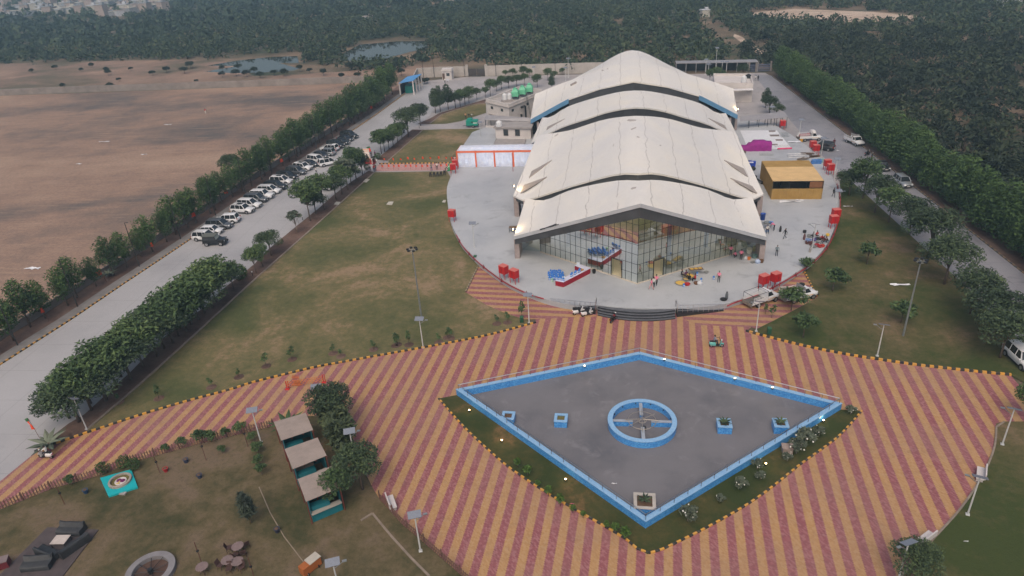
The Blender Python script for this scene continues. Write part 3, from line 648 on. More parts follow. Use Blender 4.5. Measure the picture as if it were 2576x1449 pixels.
mb.parts('cross_wall', M_TILE, ring)
mb = MB()
for a_ in range(4):
    t = a_*pi/2+.03; mb.box((cos(t)*1.95, sin(t)*1.95, .6), (2.04, .34, .06), t)
mb.parts('cross_coping', mat('grey_coping', lin((150, 158, 170)), .5), ring)
mb = MB()
for rad in (1.4, .42):
    L = [(rad*cos(2*pi*q/28), rad*sin(2*pi*q/28), .7) for q in range(29)]; mb.tube(L, .035, 5)
for t in (.03, pi/2, pi, 3*pi/2, .7, 3.8): mb.tube([(0, 0, .85), (cos(t)*1.7, sin(t)*1.7, .72)], .04, 5)
for q in range(8): t = q*pi/4; mb.tube([(.42*cos(t), .42*sin(t), .7), (.15*cos(t), .15*sin(t), 1.0)], .025, 4)
mb.build('fountain_pipes', mat('galvanised_pipe', lin((166, 158, 150)), .45, .1, 3, metal=.6), ring)
mb = MB()
for q in range(12): t = q*pi/6+.2; mb.lathe((2.93*cos(t), 2.93*sin(t), .55), ((.06, 0), (.06, .12)), 6)
mb.lathe((.2, -.5, 0), ((.25, 0), (.2, .3)), 8); mb.parts('nozzle', M_DARKM, ring)
def planter(label, px, w, h_, top, soil, plant):
    c_ = g(px[0], px[1], .03); c_.y += w/2; t = thing('square_planter', label, 'planter', c_, 0, 'planters standing in the pool')
    mb = MB(); o_, i_ = w/2, w/2-.24
    for sx, sy, dx, dy in ((0, -1, w, .24), (0, 1, w, .24), (-1, 0, .24, w-.48), (1, 0, .24, w-.48)): mb.box((sx*(o_-.12), sy*(o_-.12), h_/2), (dx, dy, h_))
    mb.parts('planter_wall', M_TILE, t)
    mb = MB()
    for sx, sy, dx, dy in ((0, -1, w+.06, .3), (0, 1, w+.06, .3), (-1, 0, .3, w-.54), (1, 0, .3, w-.54)): mb.box((sx*(o_-.12), sy*(o_-.12), h_+.04), (dx, dy, .075))
    mb.parts('planter_rim', top, t)
    mb = MB(); mb.box((0, 0, h_/2-.02), (2*i_, 2*i_, h_-.06)); mb.build('soil', soil, t)
    return t, c_, h_
M_SOILB = mat('planter_soil', lin((92, 72, 58)), .95, .25, 4); M_SOILG = mat('dry_weed_soil', lin((98, 92, 54)), .95, .25, 5)
pl = [planter('blue planter nearest the left corner of the pool, holding only bare soil', P(1, 2, 1256, 312), 1.3, .72, M_COPE, M_SOILB, 0),
      planter('blue planter between the left corner and the round basin, with dry weeds inside', P(1, 2, 1655, 330), 1.3, .72, M_COPE, M_SOILG, 0),
      planter('blue planter with a small palm just right of the round basin', P(2, 2, 316, 378), 1.35, .8, M_COPE, M_SOILB, 1),
      planter('blue planter with a small palm nearest the right corner of the pool', P(2, 2, 742, 378), 1.35, .8, M_COPE, M_SOILB, 1),
      planter('largest planter, with a pale grey rim, at the near point of the pool', P(1, 2, 2290, 985), 1.85, .62, mat('pale_grey_rim', lin((176, 170, 164)), .6), M_SOILB, 1)]
mb = MB(); mb.box((0, 0, .3), (.9, .8, .6)); mb.box((0, 0, .63), (1.0, .9, .06)); mb.box((.3, -.3, .9), (.3, .3, .55))
tag(mb.build('valve_chamber', mat('grey_render', lin((146, 132, 126)), .9, .2, 3)), 'small grey masonry valve chamber against the right outer wall of the pool', 'chamber'); bpy.data.objects['valve_chamber'].location = g(1979, 1136, .1)
mb = MB(); mb.prism(gp([(1950, 1112), (1970, 1110), (1972, 1119), (1952, 1121)]), .034, .05); tag(mb.build('drain_opening', mat('black_opening', (.01, .01, .01), .9, 0)), 'dark square drain opening in the pool floor by its right wall', 'drain')
# spot lamps round the pool: those that are lit in the photograph
def glow(px, z, label):
    c_ = g(px[0], px[1], z); t = thing('garden_spotlight', label, 'lamp', c_, 0, 'lit spotlights round the pool')
    mb = MB(); mb.tube([(0, 0, -.25), (0, 0, 0)], .03, 5); mb.box((0, 0, .04), (.2, .16, .14)); mb.build('lamp_body', M_DARKM, t)
    mb = MB(); mb.lathe((0, 0, .11), ((.07, 0), (.09, .03), (.05, .06)), 8); mb.build('lamp_glass', M_LAMPW, t)
    l_ = bpy.data.lights.new('spot_glow', 'POINT'); l_.energy = 9; l_.color = (1, .7, .35); l_.shadow_soft_size = .1
    o = bpy.data.objects.new('spot_glow', l_); C.objects.link(o); o.parent = t; o.location = (0, 0, .35)
glow(P(1, 1, 1836, 1318), .95, 'lit spotlight on the far left pool wall'); glow(P(1, 1, 2437, 1268), .95, 'lit spotlight on the far right pool wall, nearest the far point'); glow(Z(2300, 1160, 1835, 1052), .95, 'lit spotlight halfway along the far right pool wall'); glow(Z(2300, 1160, 2400, 1190), .95, 'lit spotlight on the far right pool wall, closest to the right corner')
glow(P(1, 2, 966, 203), .3, 'lit spotlight in the grass nearest the left corner of the pool'); glow(P(1, 2, 1212, 430), .3, 'lit spotlight in the grass below the left pool wall, second from the left corner'); glow(P(1, 2, 1693, 725), .3, 'lit spotlight halfway down the near left pool wall')
glow(P(2, 2, 1062, 280), .3, 'lit spotlight in the grass nearest the right corner of the pool'); glow(P(2, 2, 627, 607), .3, 'lit spotlight in the grass below the near right pool wall')

# ================================================================== service buildings on the left
M_WHITE = mat('white_painted_wall', lin((196, 190, 188)), .8, .1, .5); M_GREYC = mat('weathered_cement', lin((150, 145, 144)), .85, .16, .8)
M_SHEET = mat('grey_roof_sheeting', lin((150, 148, 152)), .5, .1, .6, metal=.2); M_PANE = mat('window_pane', lin((52, 58, 62)), .1, .1, 1, spec=.7)
M_BLKPIPE = mat('black_pipe', lin((34, 36, 38)), .5); M_CHAJJA = mat('window_shade_slab', lin((164, 158, 156)), .85)
def wallframe(a, b):
    d = Vector((b.x-a.x, b.y-a.y, 0)); return d.length, d.normalized(), Vector((d.y, -d.x, 0)).normalized()
def add_window(root, a, b, t, z, w, h_, shade=True, base=Vector((0, 0, 0))):
    L, d, n = wallframe(a, b); c_ = a+d*(L*t)-base; q = lambda s, zz, o_: Vector((c_.x, c_.y, 0))+d*s+n*o_+Vector((0, 0, zz))
    mb = MB(); e = .06
    for s0, s1, z0, z1 in ((-w/2, -w/2+e, z, z+h_), (w/2-e, w/2, z, z+h_), (-w/2+e, w/2-e, z, z+e), (-w/2+e, w/2-e, z+h_-e, z+h_), (-.03, .03, z+e, z+h_-e)):
        mb.prism([q(s0, 0, .0), q(s1, 0, .0), q(s1, 0, .06), q(s0, 0, .06)], z0, z1)
    f = mb.build('window', M_DARKM, root); mb = MB(); mb.quad(q(-w/2, z, .02), q(w/2, z, .02), q(w/2, z+h_, .02), q(-w/2, z+h_, .02)); mb.build('pane', M_PANE, f)
    if shade:
        mb = MB(); mb.prism([q(-w/2-.2, 0, 0), q(w/2+.2, 0, 0), q(w/2+.2, 0, .5), q(-w/2-.2, 0, .5)], z+h_+.08, z+h_+.17); mb.build('window_shade', M_CHAJJA, f)
zz6 = 6.4; zu = lambda x, y, z=zz6: g(*Z(1660, 300, x, y), z)
uA, uB, uC = zu(650, 285), zu(995, 365), zu(1515, 150); uD = uA+(uC-uB)
for v in (uA, uB, uC, uD): v.z = 0
ub = thing('utility_block', 'white two-storey utility block with a walled flat roof, left of the hall', 'building', uB)
o = -uB; fp = [v+o for v in (uA, uB, uC, uD)]
mb = MB(); mb.prism(fp, 0, 5.5); mb.build('walls', M_WHITE, ub)
fo = inset(fp, -.25); fi2 = inset(fp, .25)
mb = MB(); mb.prism(fo, 5.5, 5.66); mb.build('cornice', M_CHAJJA, ub)
mb = MB(); fq = inset(fp, -.02)
for i in range(4): j = (i+1) % 4; mb.prism([fq[i], fq[j], fi2[j], fi2[i]], 5.66, 6.4)
mb.build('parapet', M_WHITE, ub)
for a, b, lst in ((uA, uB, ((.26, 4.2), (.7, 4.2))), (uB, uC, ((.1, 4.2), (.52, 4.2), (.72, 4.2), (.92, 4.2)))):
    for t, z in lst: add_window(ub, a, b, t, z, .9, .65, False, uB)
for a, b, lst in ((uA, uB, ((.18, 1.0), (.36, .8), (.72, .7))), (uB, uC, ((.12, .7), (.33, .8), (.72, .8)))):
    for t, w in lst: add_window(ub, a, b, t, 1.7, w, 1.05, True, uB)
L, d, n = wallframe(uB, uC); mb = MB()
for k_ in (0, .3):
    q = d*(L*.42+k_*1.2)+n*.3; mb.tube([q+d*-2.0+Vector((0, 0, 4.6-k_)), q+Vector((0, 0, 4.6-k_)), q+Vector((0, 0, .4)), q+n*.8+Vector((0, 0, .3))], .14, 6)
mb.parts('cooling_pipe', M_BLKPIPE, ub)
mb = MB(); q = d*(L*.47)+n*.12
for s in (-.22, .22): mb.tube([q+d*s+n*1.6+Vector((0, 0, .2)), q+d*s+n*.15+Vector((0, 0, 7.2))], .035, 4)
for i in range(18): t = i/18; mb.tube([q+n*(1.6-1.45*t)+d*-.22+Vector((0, 0, .4+6.7*t)), q+n*(1.6-1.45*t)+d*.22+Vector((0, 0, .4+6.7*t))], .022, 4)
mb.build('roof_ladder', M_BLKPIPE, ub)
# lean-to in front
la, lb, lc, ld = [g(*Z(1660, 300, *q), z) for q, z in (((620, 605), 2.7), ((1350, 628), 2.7), ((1350, 575), 3.4), ((660, 530), 3.4))]
lt = thing('lean_to_shed', 'grey sheet-roofed lean-to along the foot of the white utility block', 'shed', (la.x, la.y, 0)); o = Vector((-la.x, -la.y, 0))
mb = MB(); q = [v+o for v in (la, lb, lc, ld)]; mb.add(q+[v+Vector((0, 0, .08)) for v in q], [(3, 2, 1, 0), (4, 5, 6, 7), (0, 1, 5, 4), (1, 2, 6, 5), (2, 3, 7, 6), (3, 0, 4, 7)]); mb.build('roof', M_SHEET, lt)
mb = MB(); w0 = q[0]+Vector((.3, .5, 0)); w1 = q[1]+Vector((-.3, .5, 0)); mb.prism([(w0.x, w0.y), (w1.x, w1.y), (w1.x, w1.y+.2), (w0.x, w0.y+.2)], 0, 1.2); mb.build('low_wall', M_WHITE, lt)
mb = MB()
for t in (0, .12, .24, .5, .75, 1): v = w0.lerp(w1, t); mb.box((v.x, v.y+.1, 1.93), (.12, .12, 1.45))
mb.parts('post', M_DARKM, lt)
mb = MB(); w2 = Vector((w0.x, w0.y+2.2, 0)); mb.prism([(w2.x, w2.y), (w1.x, w1.y+2.2), (w1.x, w1.y+2.4), (w2.x, w2.y+2.4)], 0, 2.6); mb.build('back_wall', M_WHITE, lt)
# low flat-roofed block and its yard slab
ba, bb, bc, bd = [g(*Z(1660, 300, *q), 3.4) for q in ((790, 715), (1325, 722), (1345, 640), (885, 640))]
lbk = thing('low_block', 'single-storey flat-roofed service block with two windows, in front of the utility block', 'building', (ba.x, ba.y, 0)); o = Vector((-ba.x, -ba.y, 0)); q = [Vector((v.x, v.y, 0))+o for v in (ba, bb, bc, bd)]; q[3].x = q[0].x+.1; q[2].x = q[1].x
mb = MB(); mb.prism(q, 0, 3.2); mb.build('walls', M_WHITE, lbk); mb = MB(); mb.prism(inset(q, -.35), 3.2, 3.55); mb.build('roof_slab', M_GREYC, lbk)
a0 = Vector((ba.x, ba.y, 0)); b0 = a0+q[1]
add_window(lbk, a0, b0, .3, 1.45, 1.15, 1.5, False, a0); add_window(lbk, a0, b0, .63, 1.45, 1.15, 1.5, False, a0)
mb = MB(); yq = [v for v in gp([(1240, 369), (1318, 368), (1322, 350), (1249, 349)], .9)]; mb.prism(yq, ZP-.1, .9)
for i in range(4):
    j = (i+1) % 4
    if i in (1, 3): mb.tube([yq[i], yq[j]], .16, 4)
tag(mb.build('low_terrace_slab', M_GREYC), 'low grey slab with raised edges in front of the single-storey service block', 'slab')
def tank(label, x, y, z, r, h_, m, lid=True):
    t = thing('water_tank', label, 'tank', (x, y, z)); mb = MB(); mb.lathe((0, 0, 0), ((r*.96, 0), (r, .1), (r, h_*.3), (r*.97, h_*.33), (r, h_*.36), (r, h_*.7), (r*.97, h_*.73), (r, h_*.76), (r, h_*.86), (r*.5, h_), (r*.45, h_+.05)), 16); mb.build('tank_body', m, t, True)
    mb = MB(); mb.lathe((0, 0, h_+.05), ((r*.3, 0), (r*.3, .08), (.02, .1)), 10); mb.build('lid', m, t); return t
M_TANKW = mat('white_tank_plastic', lin((206, 208, 212)), .5, .06)
q = zu(935, 255, 6.9); tank('white water tank on the utility block roof, nearer the left corner', q.x, q.y, 6.4-.2, .62, 1.5, M_TANKW); q2 = q+(uC-uB).normalized()*.9+Vector((.75, -.35, 0)); tank('white water tank on the utility block roof, beside the green coolers', q2.x, q2.y, 6.2, .6, 1.45, M_TANKW)
mb = MB(); mb.box(((q.x+q2.x)/2, (q.y+q2.y)/2, 5.95), (2.8, 1.2, .52), atan2(q2.y-q.y, q2.x-q.x)); tag(mb.build('tank_plinths', M_GREYC, None), 'concrete plinth block under the two white roof tanks of the utility block', 'plinth')
M_GRNC = mat('green_frp_panels', lin((104, 184, 148)), .5, .12, 1.5)
for i, (x, y) in enumerate(((1095, 225), (1205, 190), (1310, 155))):
    q = zu(x, y, 6.7); t = thing('cooling_tower', ('green cooling tower on the utility block roof, nearest the white tanks', 'middle of the three green cooling towers on the utility block roof', 'green cooling tower on the utility block roof, farthest from the white tanks')[i], 'cooling tower', (q.x, q.y, 6.0), 0, 'green cooling towers')
    mb = MB(); mb.box((0, 0, .95), (1.75, 1.75, 1.2)); mb.box((0, 0, 1.85), (1.75, 1.75, .6), 0, .62); mb.build('casing', M_GRNC, t)
    mb = MB()
    for sx in (-.8, .8):
        for sy in (-.8, .8): mb.box((sx, sy, .0), (.12, .12, .9))
    mb.box((0, -.885, .3), (1.3, .04, .3)); mb.box((.885, 0, .3), (.04, 1.3, .3)); mb.parts(['leg']*4+['louvre']*2, M_BLKPIPE, t)
    mb = MB(); mb.lathe((0, 0, 2.15), ((.5, 0), (.48, .3), (.3, .36)), 14); mb.lathe((0, 0, 2.5), ((.05, 0), (.05, .35)), 6); mb.build('fan_stack', M_GRNC, t)
q = g(*Z(1660, 300, 850, 660), 4.2); tank('white box-shaped water tank on the low service block roof', q.x, q.y, 3.56, .75, 1.25, M_TANKW)
# ================================================================== tents
tw = [g(*Z(1660, 300, 210, 1070), 4.3), g(*Z(1660, 300, 1420, 1062), 4.3), g(*Z(1660, 300, 1420, 967), 4.3), g(*Z(1660, 300, 272, 985), 4.3)]
wt = thing('lit_walkway_tent', 'white cloth walkway tent with orange trim, glowing from lamps inside', 'tent', (tw[0].x, tw[0].y, ZP)); o = -Vector((tw[0].x, tw[0].y, ZP))
q = [v+o for v in tw]; Hh = 3.55; q = [Vector((v.x, v.y, 0)) for v in q]; q[1].y = q[0].y-.1; q[2].x = q[1].x; q[3].x = q[0].x; q[2].y = q[3].y
m, k = newmat('glowing_white_cloth'); b_ = k.b; df = k.n('ShaderNodeBsdfDiffuse'); tl = k.n('ShaderNodeBsdfTranslucent'); mx = k.n('ShaderNodeMixShader')
fold = k.noise(k.obj(), 1.2, 4, .6); cc = k.ramp(fold, ((.3, lin((222, 226, 240))), (.7, lin((246, 246, 250))))); k.l(cc, df.inputs[0]); k.l(cc, tl.inputs[0]); mx.inputs[0].default_value = .55; k.l(df.outputs[0], mx.inputs[1]); k.l(tl.outputs[0], mx.inputs[2]); k.l(mx.outputs[0], k.out.inputs[0]); M_CLOTHW = m
m, k = newmat('orange_cloth'); df = k.n('ShaderNodeBsdfDiffuse'); tl = k.n('ShaderNodeBsdfTranslucent'); mx = k.n('ShaderNodeMixShader')
for s in (df, tl): s.inputs[0].default_value = (*lin((244, 128, 84)), 1)
mx.inputs[0].default_value = .4; k.l(df.outputs[0], mx.inputs[1]); k.l(tl.outputs[0], mx.inputs[2]); k.l(mx.outputs[0], k.out.inputs[0]); M_CLOTHO = m
def cloth(a, b, z0, z1, n, amp):
    d = (b-a); nn = Vector((d.y, -d.x, 0)).normalized(); r0 = [a+d*(i/n)+nn*(amp*sin(i*2.1)+amp*.5*sin(i*.7)) for i in range(n+1)]
    return [[Vector((v.x, v.y, z0)) for v in r0], [Vector((v.x, v.y, z1)) for v in r0]]
mb = MB(); mb.grid(cloth(q[0], q[1], .02, Hh-.3, 150, .05)); mb.build('front_drape', M_CLOTHW, wt, True)
mb = MB(); mb.grid(cloth(q[2], q[3], .02, Hh, 80, .05)); mb.build('rear_drape', M_CLOTHW, wt, True)
mb = MB(); rows = []
for i in range(9):
    t = i/8; a_ = q[0].lerp(q[3], t); b__ = q[1].lerp(q[2], t); rows.append([a_.lerp(b__, j/40)+Vector((0, 0, Hh-.06*abs(sin(j*pi/10))-.05*sin(t*pi))) for j in range(41)])
mb.grid(rows); mb.build('roof_cloth', M_CLOTHW, wt, True)
for t in (0, .235, .47, .705, .95):
    v = q[0].lerp(q[1], t)+Vector((0, -.1, 0)); mb = MB(); mb.grid([[v+Vector((dx, -.03*abs(sin(dx*20)), z)) for dx in (-.16, -.05, .05, .16)] for z in (.02, 1.2, 2.3, Hh)]); mb.build('orange_drop', M_CLOTHO, wt)
mb = MB(); mb.grid([[q[0].lerp(q[1], j/30)+Vector((0, -.12-.03*sin(j), z)) for j in range(31)] for z in (Hh-.42, Hh-.02)]); mb.build('orange_band', M_CLOTHO, wt)
mb = MB(); mb.grid([[q[0].lerp(q[3], j/4)+Vector((-.05, 0, z)) for j in range(5)] for z in (Hh-.42, Hh-.02)]); mb.grid([[v, v+Vector((-.05, .35, 0))] for v in (q[0]+Vector((-.03, -.1, 0)), q[0]+Vector((-.03, -.1, Hh)))]); mb.build('end_trim', M_CLOTHO, wt)
M_LED = mat('led_lamp_glass', (.8, .9, 1), .3, 0, emit=(.75, .88, 1), es=12); mb = MB()
for i, t in enumerate((.03, .11, .2, .36, .42, .5, .57, .65, .71, .82, .9)):
    v = q[0].lerp(q[1], t)+Vector((0, .35, 1.15+.12*sin(i*3))); mb.lathe(v, ((.03, -.08), (.1, 0), (.03, .08)), 8)
mb.parts('led_lamp', M_LED, wt)
mb = MB()
for t in (0, .24, .47, .7, .95):
    for a_, b__ in ((q[0], q[1]), (q[3], q[2])): v = a_.lerp(b__, t)+Vector((0, .1 if a_ is q[0] else -.1, 0)); mb.tube([v, v+Vector((0, 0, Hh-.05))], .05, 5)
mb.parts('tent_pole', M_DARKM, wt)
for i, t in enumerate((.06, .2, .34, .48, .62, .76, .9)):
    l_ = bpy.data.lights.new('tent_lamp', 'POINT'); l_.energy = 30; l_.color = (.62, .78, 1) if i % 2 == 0 else (.86, .88, 1); l_.shadow_soft_size = .25
    o_ = bpy.data.objects.new('tent_lamp', l_); C.objects.link(o_); o_.parent = wt; o_.location = q[0].lerp(q[2], .5)*0+q[0].lerp(q[1], t)+Vector((0, 1.7, 2.3))
v = g(*Z(1660, 300, 1063, 1380), ZP); mb = MB(); mb.tube([(0, 0, 0), (0, 0, 3.9)], .06, 6); mb.build('red_pole', mat('pole_red', lin((150, 50, 56)), .5)).location = v; tag(bpy.data.objects['red_pole'], 'thin dark red pole standing in front of the glowing white tent', 'pole')
# golden tent
y0, y1 = 118.75, 129.9; x0, x1 = 26.0, 34.3
gt = thing('golden_kitchen_tent', 'large box-shaped tent of golden yellow cloth with an open strip along the front', 'tent', ((x0+x1)/2, y0, ZP)); W2 = (x1-x0)/2; D = y1-y0; Hh = 3.3
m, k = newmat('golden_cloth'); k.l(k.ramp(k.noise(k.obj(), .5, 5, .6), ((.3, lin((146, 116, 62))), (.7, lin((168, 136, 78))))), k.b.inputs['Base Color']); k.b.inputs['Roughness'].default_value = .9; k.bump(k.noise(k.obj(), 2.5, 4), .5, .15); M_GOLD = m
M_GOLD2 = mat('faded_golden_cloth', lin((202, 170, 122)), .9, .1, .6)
mb = MB()
def gwall(a, b, z0, z1, n=60): mb.grid(cloth(Vector(a), Vector(b), z0, z1, n, .05))
gwall((-W2, 0, 0), (W2, 0, 0), 0, 1.95); mb.build('front_cloth', M_GOLD, gt, True); mb = MB()
gwall((-W2, D, 0), (-W2, 0, 0), 0, Hh); mb.build('left_cloth', M_GOLD, gt, True); mb = MB()
gwall((W2, 0, 0), (W2, D, 0), 0, Hh); mb.build('right_cloth', M_GOLD, gt, True); mb = MB()
gwall((W2, D, 0), (-W2, D, 0), 0, Hh); mb.build('rear_cloth', M_GOLD, gt, True)
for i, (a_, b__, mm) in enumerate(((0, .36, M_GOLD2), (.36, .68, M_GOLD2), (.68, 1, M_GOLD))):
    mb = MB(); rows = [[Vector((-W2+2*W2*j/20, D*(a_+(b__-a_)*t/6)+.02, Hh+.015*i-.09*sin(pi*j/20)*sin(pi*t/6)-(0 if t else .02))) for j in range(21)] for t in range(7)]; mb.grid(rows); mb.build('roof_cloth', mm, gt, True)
mb = MB()
for sx in (-W2+.08, -W2/3, W2/3, W2-.08):
    for yy in (.08, D-.08): mb.tube([(sx, yy, 0), (sx, yy, Hh-.04)], .05, 5)
mb.tube([(-W2, .08, Hh-.06), (W2, .08, Hh-.06)], .05, 5); mb.build('tent_frame', M_DARKM, gt)
mb = MB(); mb.box((W2*.72, .2, 2.6), (W2*.5, .03, 1.2)); mb.build('brown_cloth', mat('brown_cloth', lin((124, 84, 56)), .9), gt)
# ================================================================== right side: service house, sheds
ra, rb_, rc_ = g(*Z(2680, 280, 330, 400)), g(*Z(2680, 280, 555, 415)), g(*Z(2680, 280, 640, 330))
rh = thing('right_service_house', 'small white flat-roofed building behind the hall, right side', 'building', rb_); o = -rb_; fp = [ra+o+Vector((-6, .4, 0)), rb_+o, rb_+o+Vector((1.2, 12, 0)), ra+o+Vector((-5, 12.4, 0))]
mb = MB(); mb.prism(fp, 0, 4.4); mb.build('walls', M_WHITE, rh); mb = MB(); f2_ = inset(fp, .25)
for i in range(4): j = (i+1) % 4; mb.prism([fp[i], fp[j], f2_[j], f2_[i]], 4.4, 5.0)
mb.build('parapet', M_WHITE, rh); add_window(rh, rb_, rb_+Vector((1.2, 12, 0)), .35, 2.4, .8, .6, False, rb_); add_window(rh, ra, rb_, .75, 2.2, .6, .5, False, rb_)
mb = MB(); mb.box((-3.2, -.9, 3.55), (6.2, 2.0, .12)); mb.build('canopy', mat('white_sheet', lin((206, 204, 206)), .5), rh)
tank('white water tank on the right service house roof', rb_.x-1.8, rb_.y+4, 4.42, .7, 1.6, M_TANKW)
tank('black water tank on the right service house roof', rb_.x+.1, rb_.y+9, 4.42, .75, 1.0, M_BLKPIPE)
sa = [g(*Z(2680, 280, *q), z) for q, z in (((380, 708), 2.5), ((1112, 645), 2.5), ((1050, 560), 3.1), ((385, 632), 3.1))]
sh = thing('side_canopy_shed', 'long grey sheet-metal canopy on thin posts beside the right road', 'canopy', (sa[1].x, sa[1].y, 0)); o = -Vector((sa[1].x, sa[1].y, 0)); q = [v+o for v in sa]
mb = MB(); mb.add(q+[v+Vector((0, 0, .07)) for v in q], [(3, 2, 1, 0), (4, 5, 6, 7), (0, 1, 5, 4), (1, 2, 6, 5), (2, 3, 7, 6), (3, 0, 4, 7)]); mb.build('roof', M_SHEET, sh)
mb = MB()
for t in (.02, .15, .28, .42, .6, .8): v = q[1].lerp(q[0], t); w = q[2].lerp(q[3], t); mb.tube([(v.x, v.y+.1, 0), (v.x, v.y+.1, v.z)], .06, 5); mb.tube([(w.x, w.y-.1, 0), (w.x, w.y-.1, w.z)], .06, 5)
mb.parts('post', M_DARKM, sh)
bs = thing('long_rear_shed', 'long low open shed along the rear boundary, right of the hall roof', 'shed', g(1765, 183)); o = -bs.location
a_, b__ = g(1700, 184)+o, g(1905, 181)+o; mb = MB(); mb.prism([(a_.x, a_.y), (b__.x, b__.y), (b__.x, b__.y+4), (a_.x, a_.y+4)], 2.9, 3.1); mb.build('roof', M_SHEET, bs); mb = MB(); mb.prism([(a_.x, a_.y+3.8), (b__.x, b__.y+3.8), (b__.x, b__.y+4), (a_.x, a_.y+4)], 0, 2.9); mb.build('rear_wall', M_DARKM, bs)
mb = MB()
for i in range(9): v = a_.lerp(b__, i/8); mb.box((v.x, v.y+.1, 1.45), (.18, .18, 2.9))
mb.parts('post', M_SHEET, bs)
# ================================================================== boundary walls, gates, guard house
M_WALLC = mat('boundary_wall_panels', lin((172, 166, 162)), .85, .14, .4, world=True); M_WALLO = mat('old_wall', lin((134, 126, 122)), .9, .25, .3, world=True)
def wall(name, label, line, h_, m, piers=0, th=.25):
    L = [Vector((v.x, v.y, 0)) for v in line]; t = thing(name, label, 'wall', L[0]); o = -L[0]; mb = MB()
    for a, b in zip(L, L[1:]):
        d = (b-a).normalized(); n = Vector((-d.y, d.x, 0))*th/2; mb.prism([a+o-n, b+o-n, b+o+n, a+o+n], -.05, h_)
    mb.build('wall_panels', m, t)
    if piers:
        mb = MB()
        for v in resample(L, piers): mb.box(v+o+Vector((0, 0, h_/2)), (.4, .4, h_+.12))
        mb.parts('wall_pier', m, t)
    return t
wall('boundary_wall', 'pale panelled boundary wall left of the rear gate, ending at the blue-roofed shed', [g(1040, 222), g(1052, 196), g(1110, 193), g(1174, 191.5)], 3.3, M_WALLC, 3.2)
wall('boundary_wall', 'pale panelled boundary wall right of the rear gate, running behind the hall', [g(1226, 191.5), g(1330, 188), g(1480, 184), g(1600, 183)], 3.4, M_WALLC, 4)
wall('field_wall', 'old crumbling wall along the far side of the dirt field', [g(-60, 248), g(0, 240), (g(205, 232)), g(400, 226), g(600, 219), g(800, 212), g(952, 206)], 2.2, M_WALLO, 0)
wall('roadside_wall', 'low wall behind the trees between the left road and the dirt field', [v+Vector((-5.6, 0, 0)) for v in LKw[1:-3]], 1.25, M_WALLO, 6, .2)
wall('verge_wall', 'low pale wall behind the hedge trees on the right road', [v+Vector((5.0, 0, 0)) for v in RE], .9, M_WALLC, 0, .2)
rg = thing('rear_gate', 'dark sheet-metal double gate between the rear boundary walls', 'gate', g(1200, 192)); o = -rg.location; a_, b__ = g(1176, 192)+o, g(1224, 191.5)+o
for t0, t1 in ((0, .49), (.51, 1)):
    v, w = a_.lerp(b__, t0), a_.lerp(b__, t1); mb = MB(); mb.prism([(v.x, v.y), (w.x, w.y), (w.x, w.y+.08), (v.x, v.y+.08)], .15, 2.5); mb.build('gate_leaf', mat('brown_black_gate', lin((70, 64, 62)), .6, .2, 1), rg)
mb = MB()
for v in (a_, b__): mb.box((v.x, v.y, 1.9), (.8, .8, 3.8))
mb.parts('gate_pier', M_WALLC, rg)
rg2 = thing('side_gate', 'blue-grey barred gate at the far end of the right road', 'gate', g(1905, 180)); o = -rg2.location; a_, b__ = g(1883, 181)+o, g(1938, 179)+o; mb = MB()
for i in range(25): v = a_.lerp(b__, i/24); mb.box((v.x, v.y, 1.2), (.08, .06, 2.3))
for z in (.2, .8, 1.4, 2.0): mb.tube([a_+Vector((0, 0, z)), b__+Vector((0, 0, z))], .12, 4)
mb.build('gate_bars', mat('blue_grey_gate_paint', lin((84, 92, 118)), .6), rg2)
mb = MB()
for t in (0, .33, 1): v = a_.lerp(b__, t); mb.box((v.x, v.y, 1.5), (.5, .5, 3))
mb.parts('gate_pier', M_WALLO, rg2)
gh = thing('guard_cabin', 'small white guard cabin with a flat roof near the rear gate', 'cabin', g(1125, 201)); mb = MB(); mb.box((0, 1.4, 1.45), (3.4, 2.8, 2.9)); mb.build('walls', M_WHITE, gh); mb = MB(); mb.box((0, 1.4, 3.0), (3.9, 3.3, .2)); mb.box((0, 1.4, 3.3), (3.4, 2.8, .4)); mb.build('roof', M_WHITE, gh)
mb = MB(); mb.box((-1.1, -.03, 1.1), (.8, .05, 2.1)); mb.build('door', mat('brown_door', lin((96, 76, 66)), .7), gh); mb = MB(); mb.box((.45, -.03, 1.75), (1.1, .05, .95)); mb.build('window', M_PANE, gh)
mb = MB(); mb.box((0, 0, .45), (1.1, .4, .08)); mb.box((-.45, 0, .2), (.1, .4, .42)); mb.box((.45, 0, .2), (.1, .4, .42)); mb.box((0, .2, .75), (1.1, .06, .5)); bn = mb.build('bench', mat('pale_bench', lin((190, 192, 200)), .6)); bn.location = g(1126, 206); tag(bn, 'pale bench in front of the small guard cabin', 'bench')
bsd = thing('blue_roofed_shed', 'open shed with a bright blue sheet roof at the end of the left tree row', 'shed', g(1030, 235)); mb = MB(); mb.add([(-2.4, -2.5, 3.6), (2.4, -2.5, 4.3), (2.4, 8, 4.3), (-2.4, 8, 3.6), (-2.4, -2.5, 3.7), (2.4, -2.5, 4.4), (2.4, 8, 4.4), (-2.4, 8, 3.7)], [(3, 2, 1, 0), (4, 5, 6, 7), (0, 1, 5, 4), (1, 2, 6, 5), (2, 3, 7, 6), (3, 0, 4, 7)]); mb.build('roof', mat('bright_blue_sheet', lin((84, 146, 204)), .5), bsd)
mb = MB()
for yy in (-2.3, 1, 4.3, 7.6): mb.box((2.2, yy, 2.1), (.35, .35, 4.2)); mb.box((-2.2, yy, 1.8), (.35, .35, 3.6))
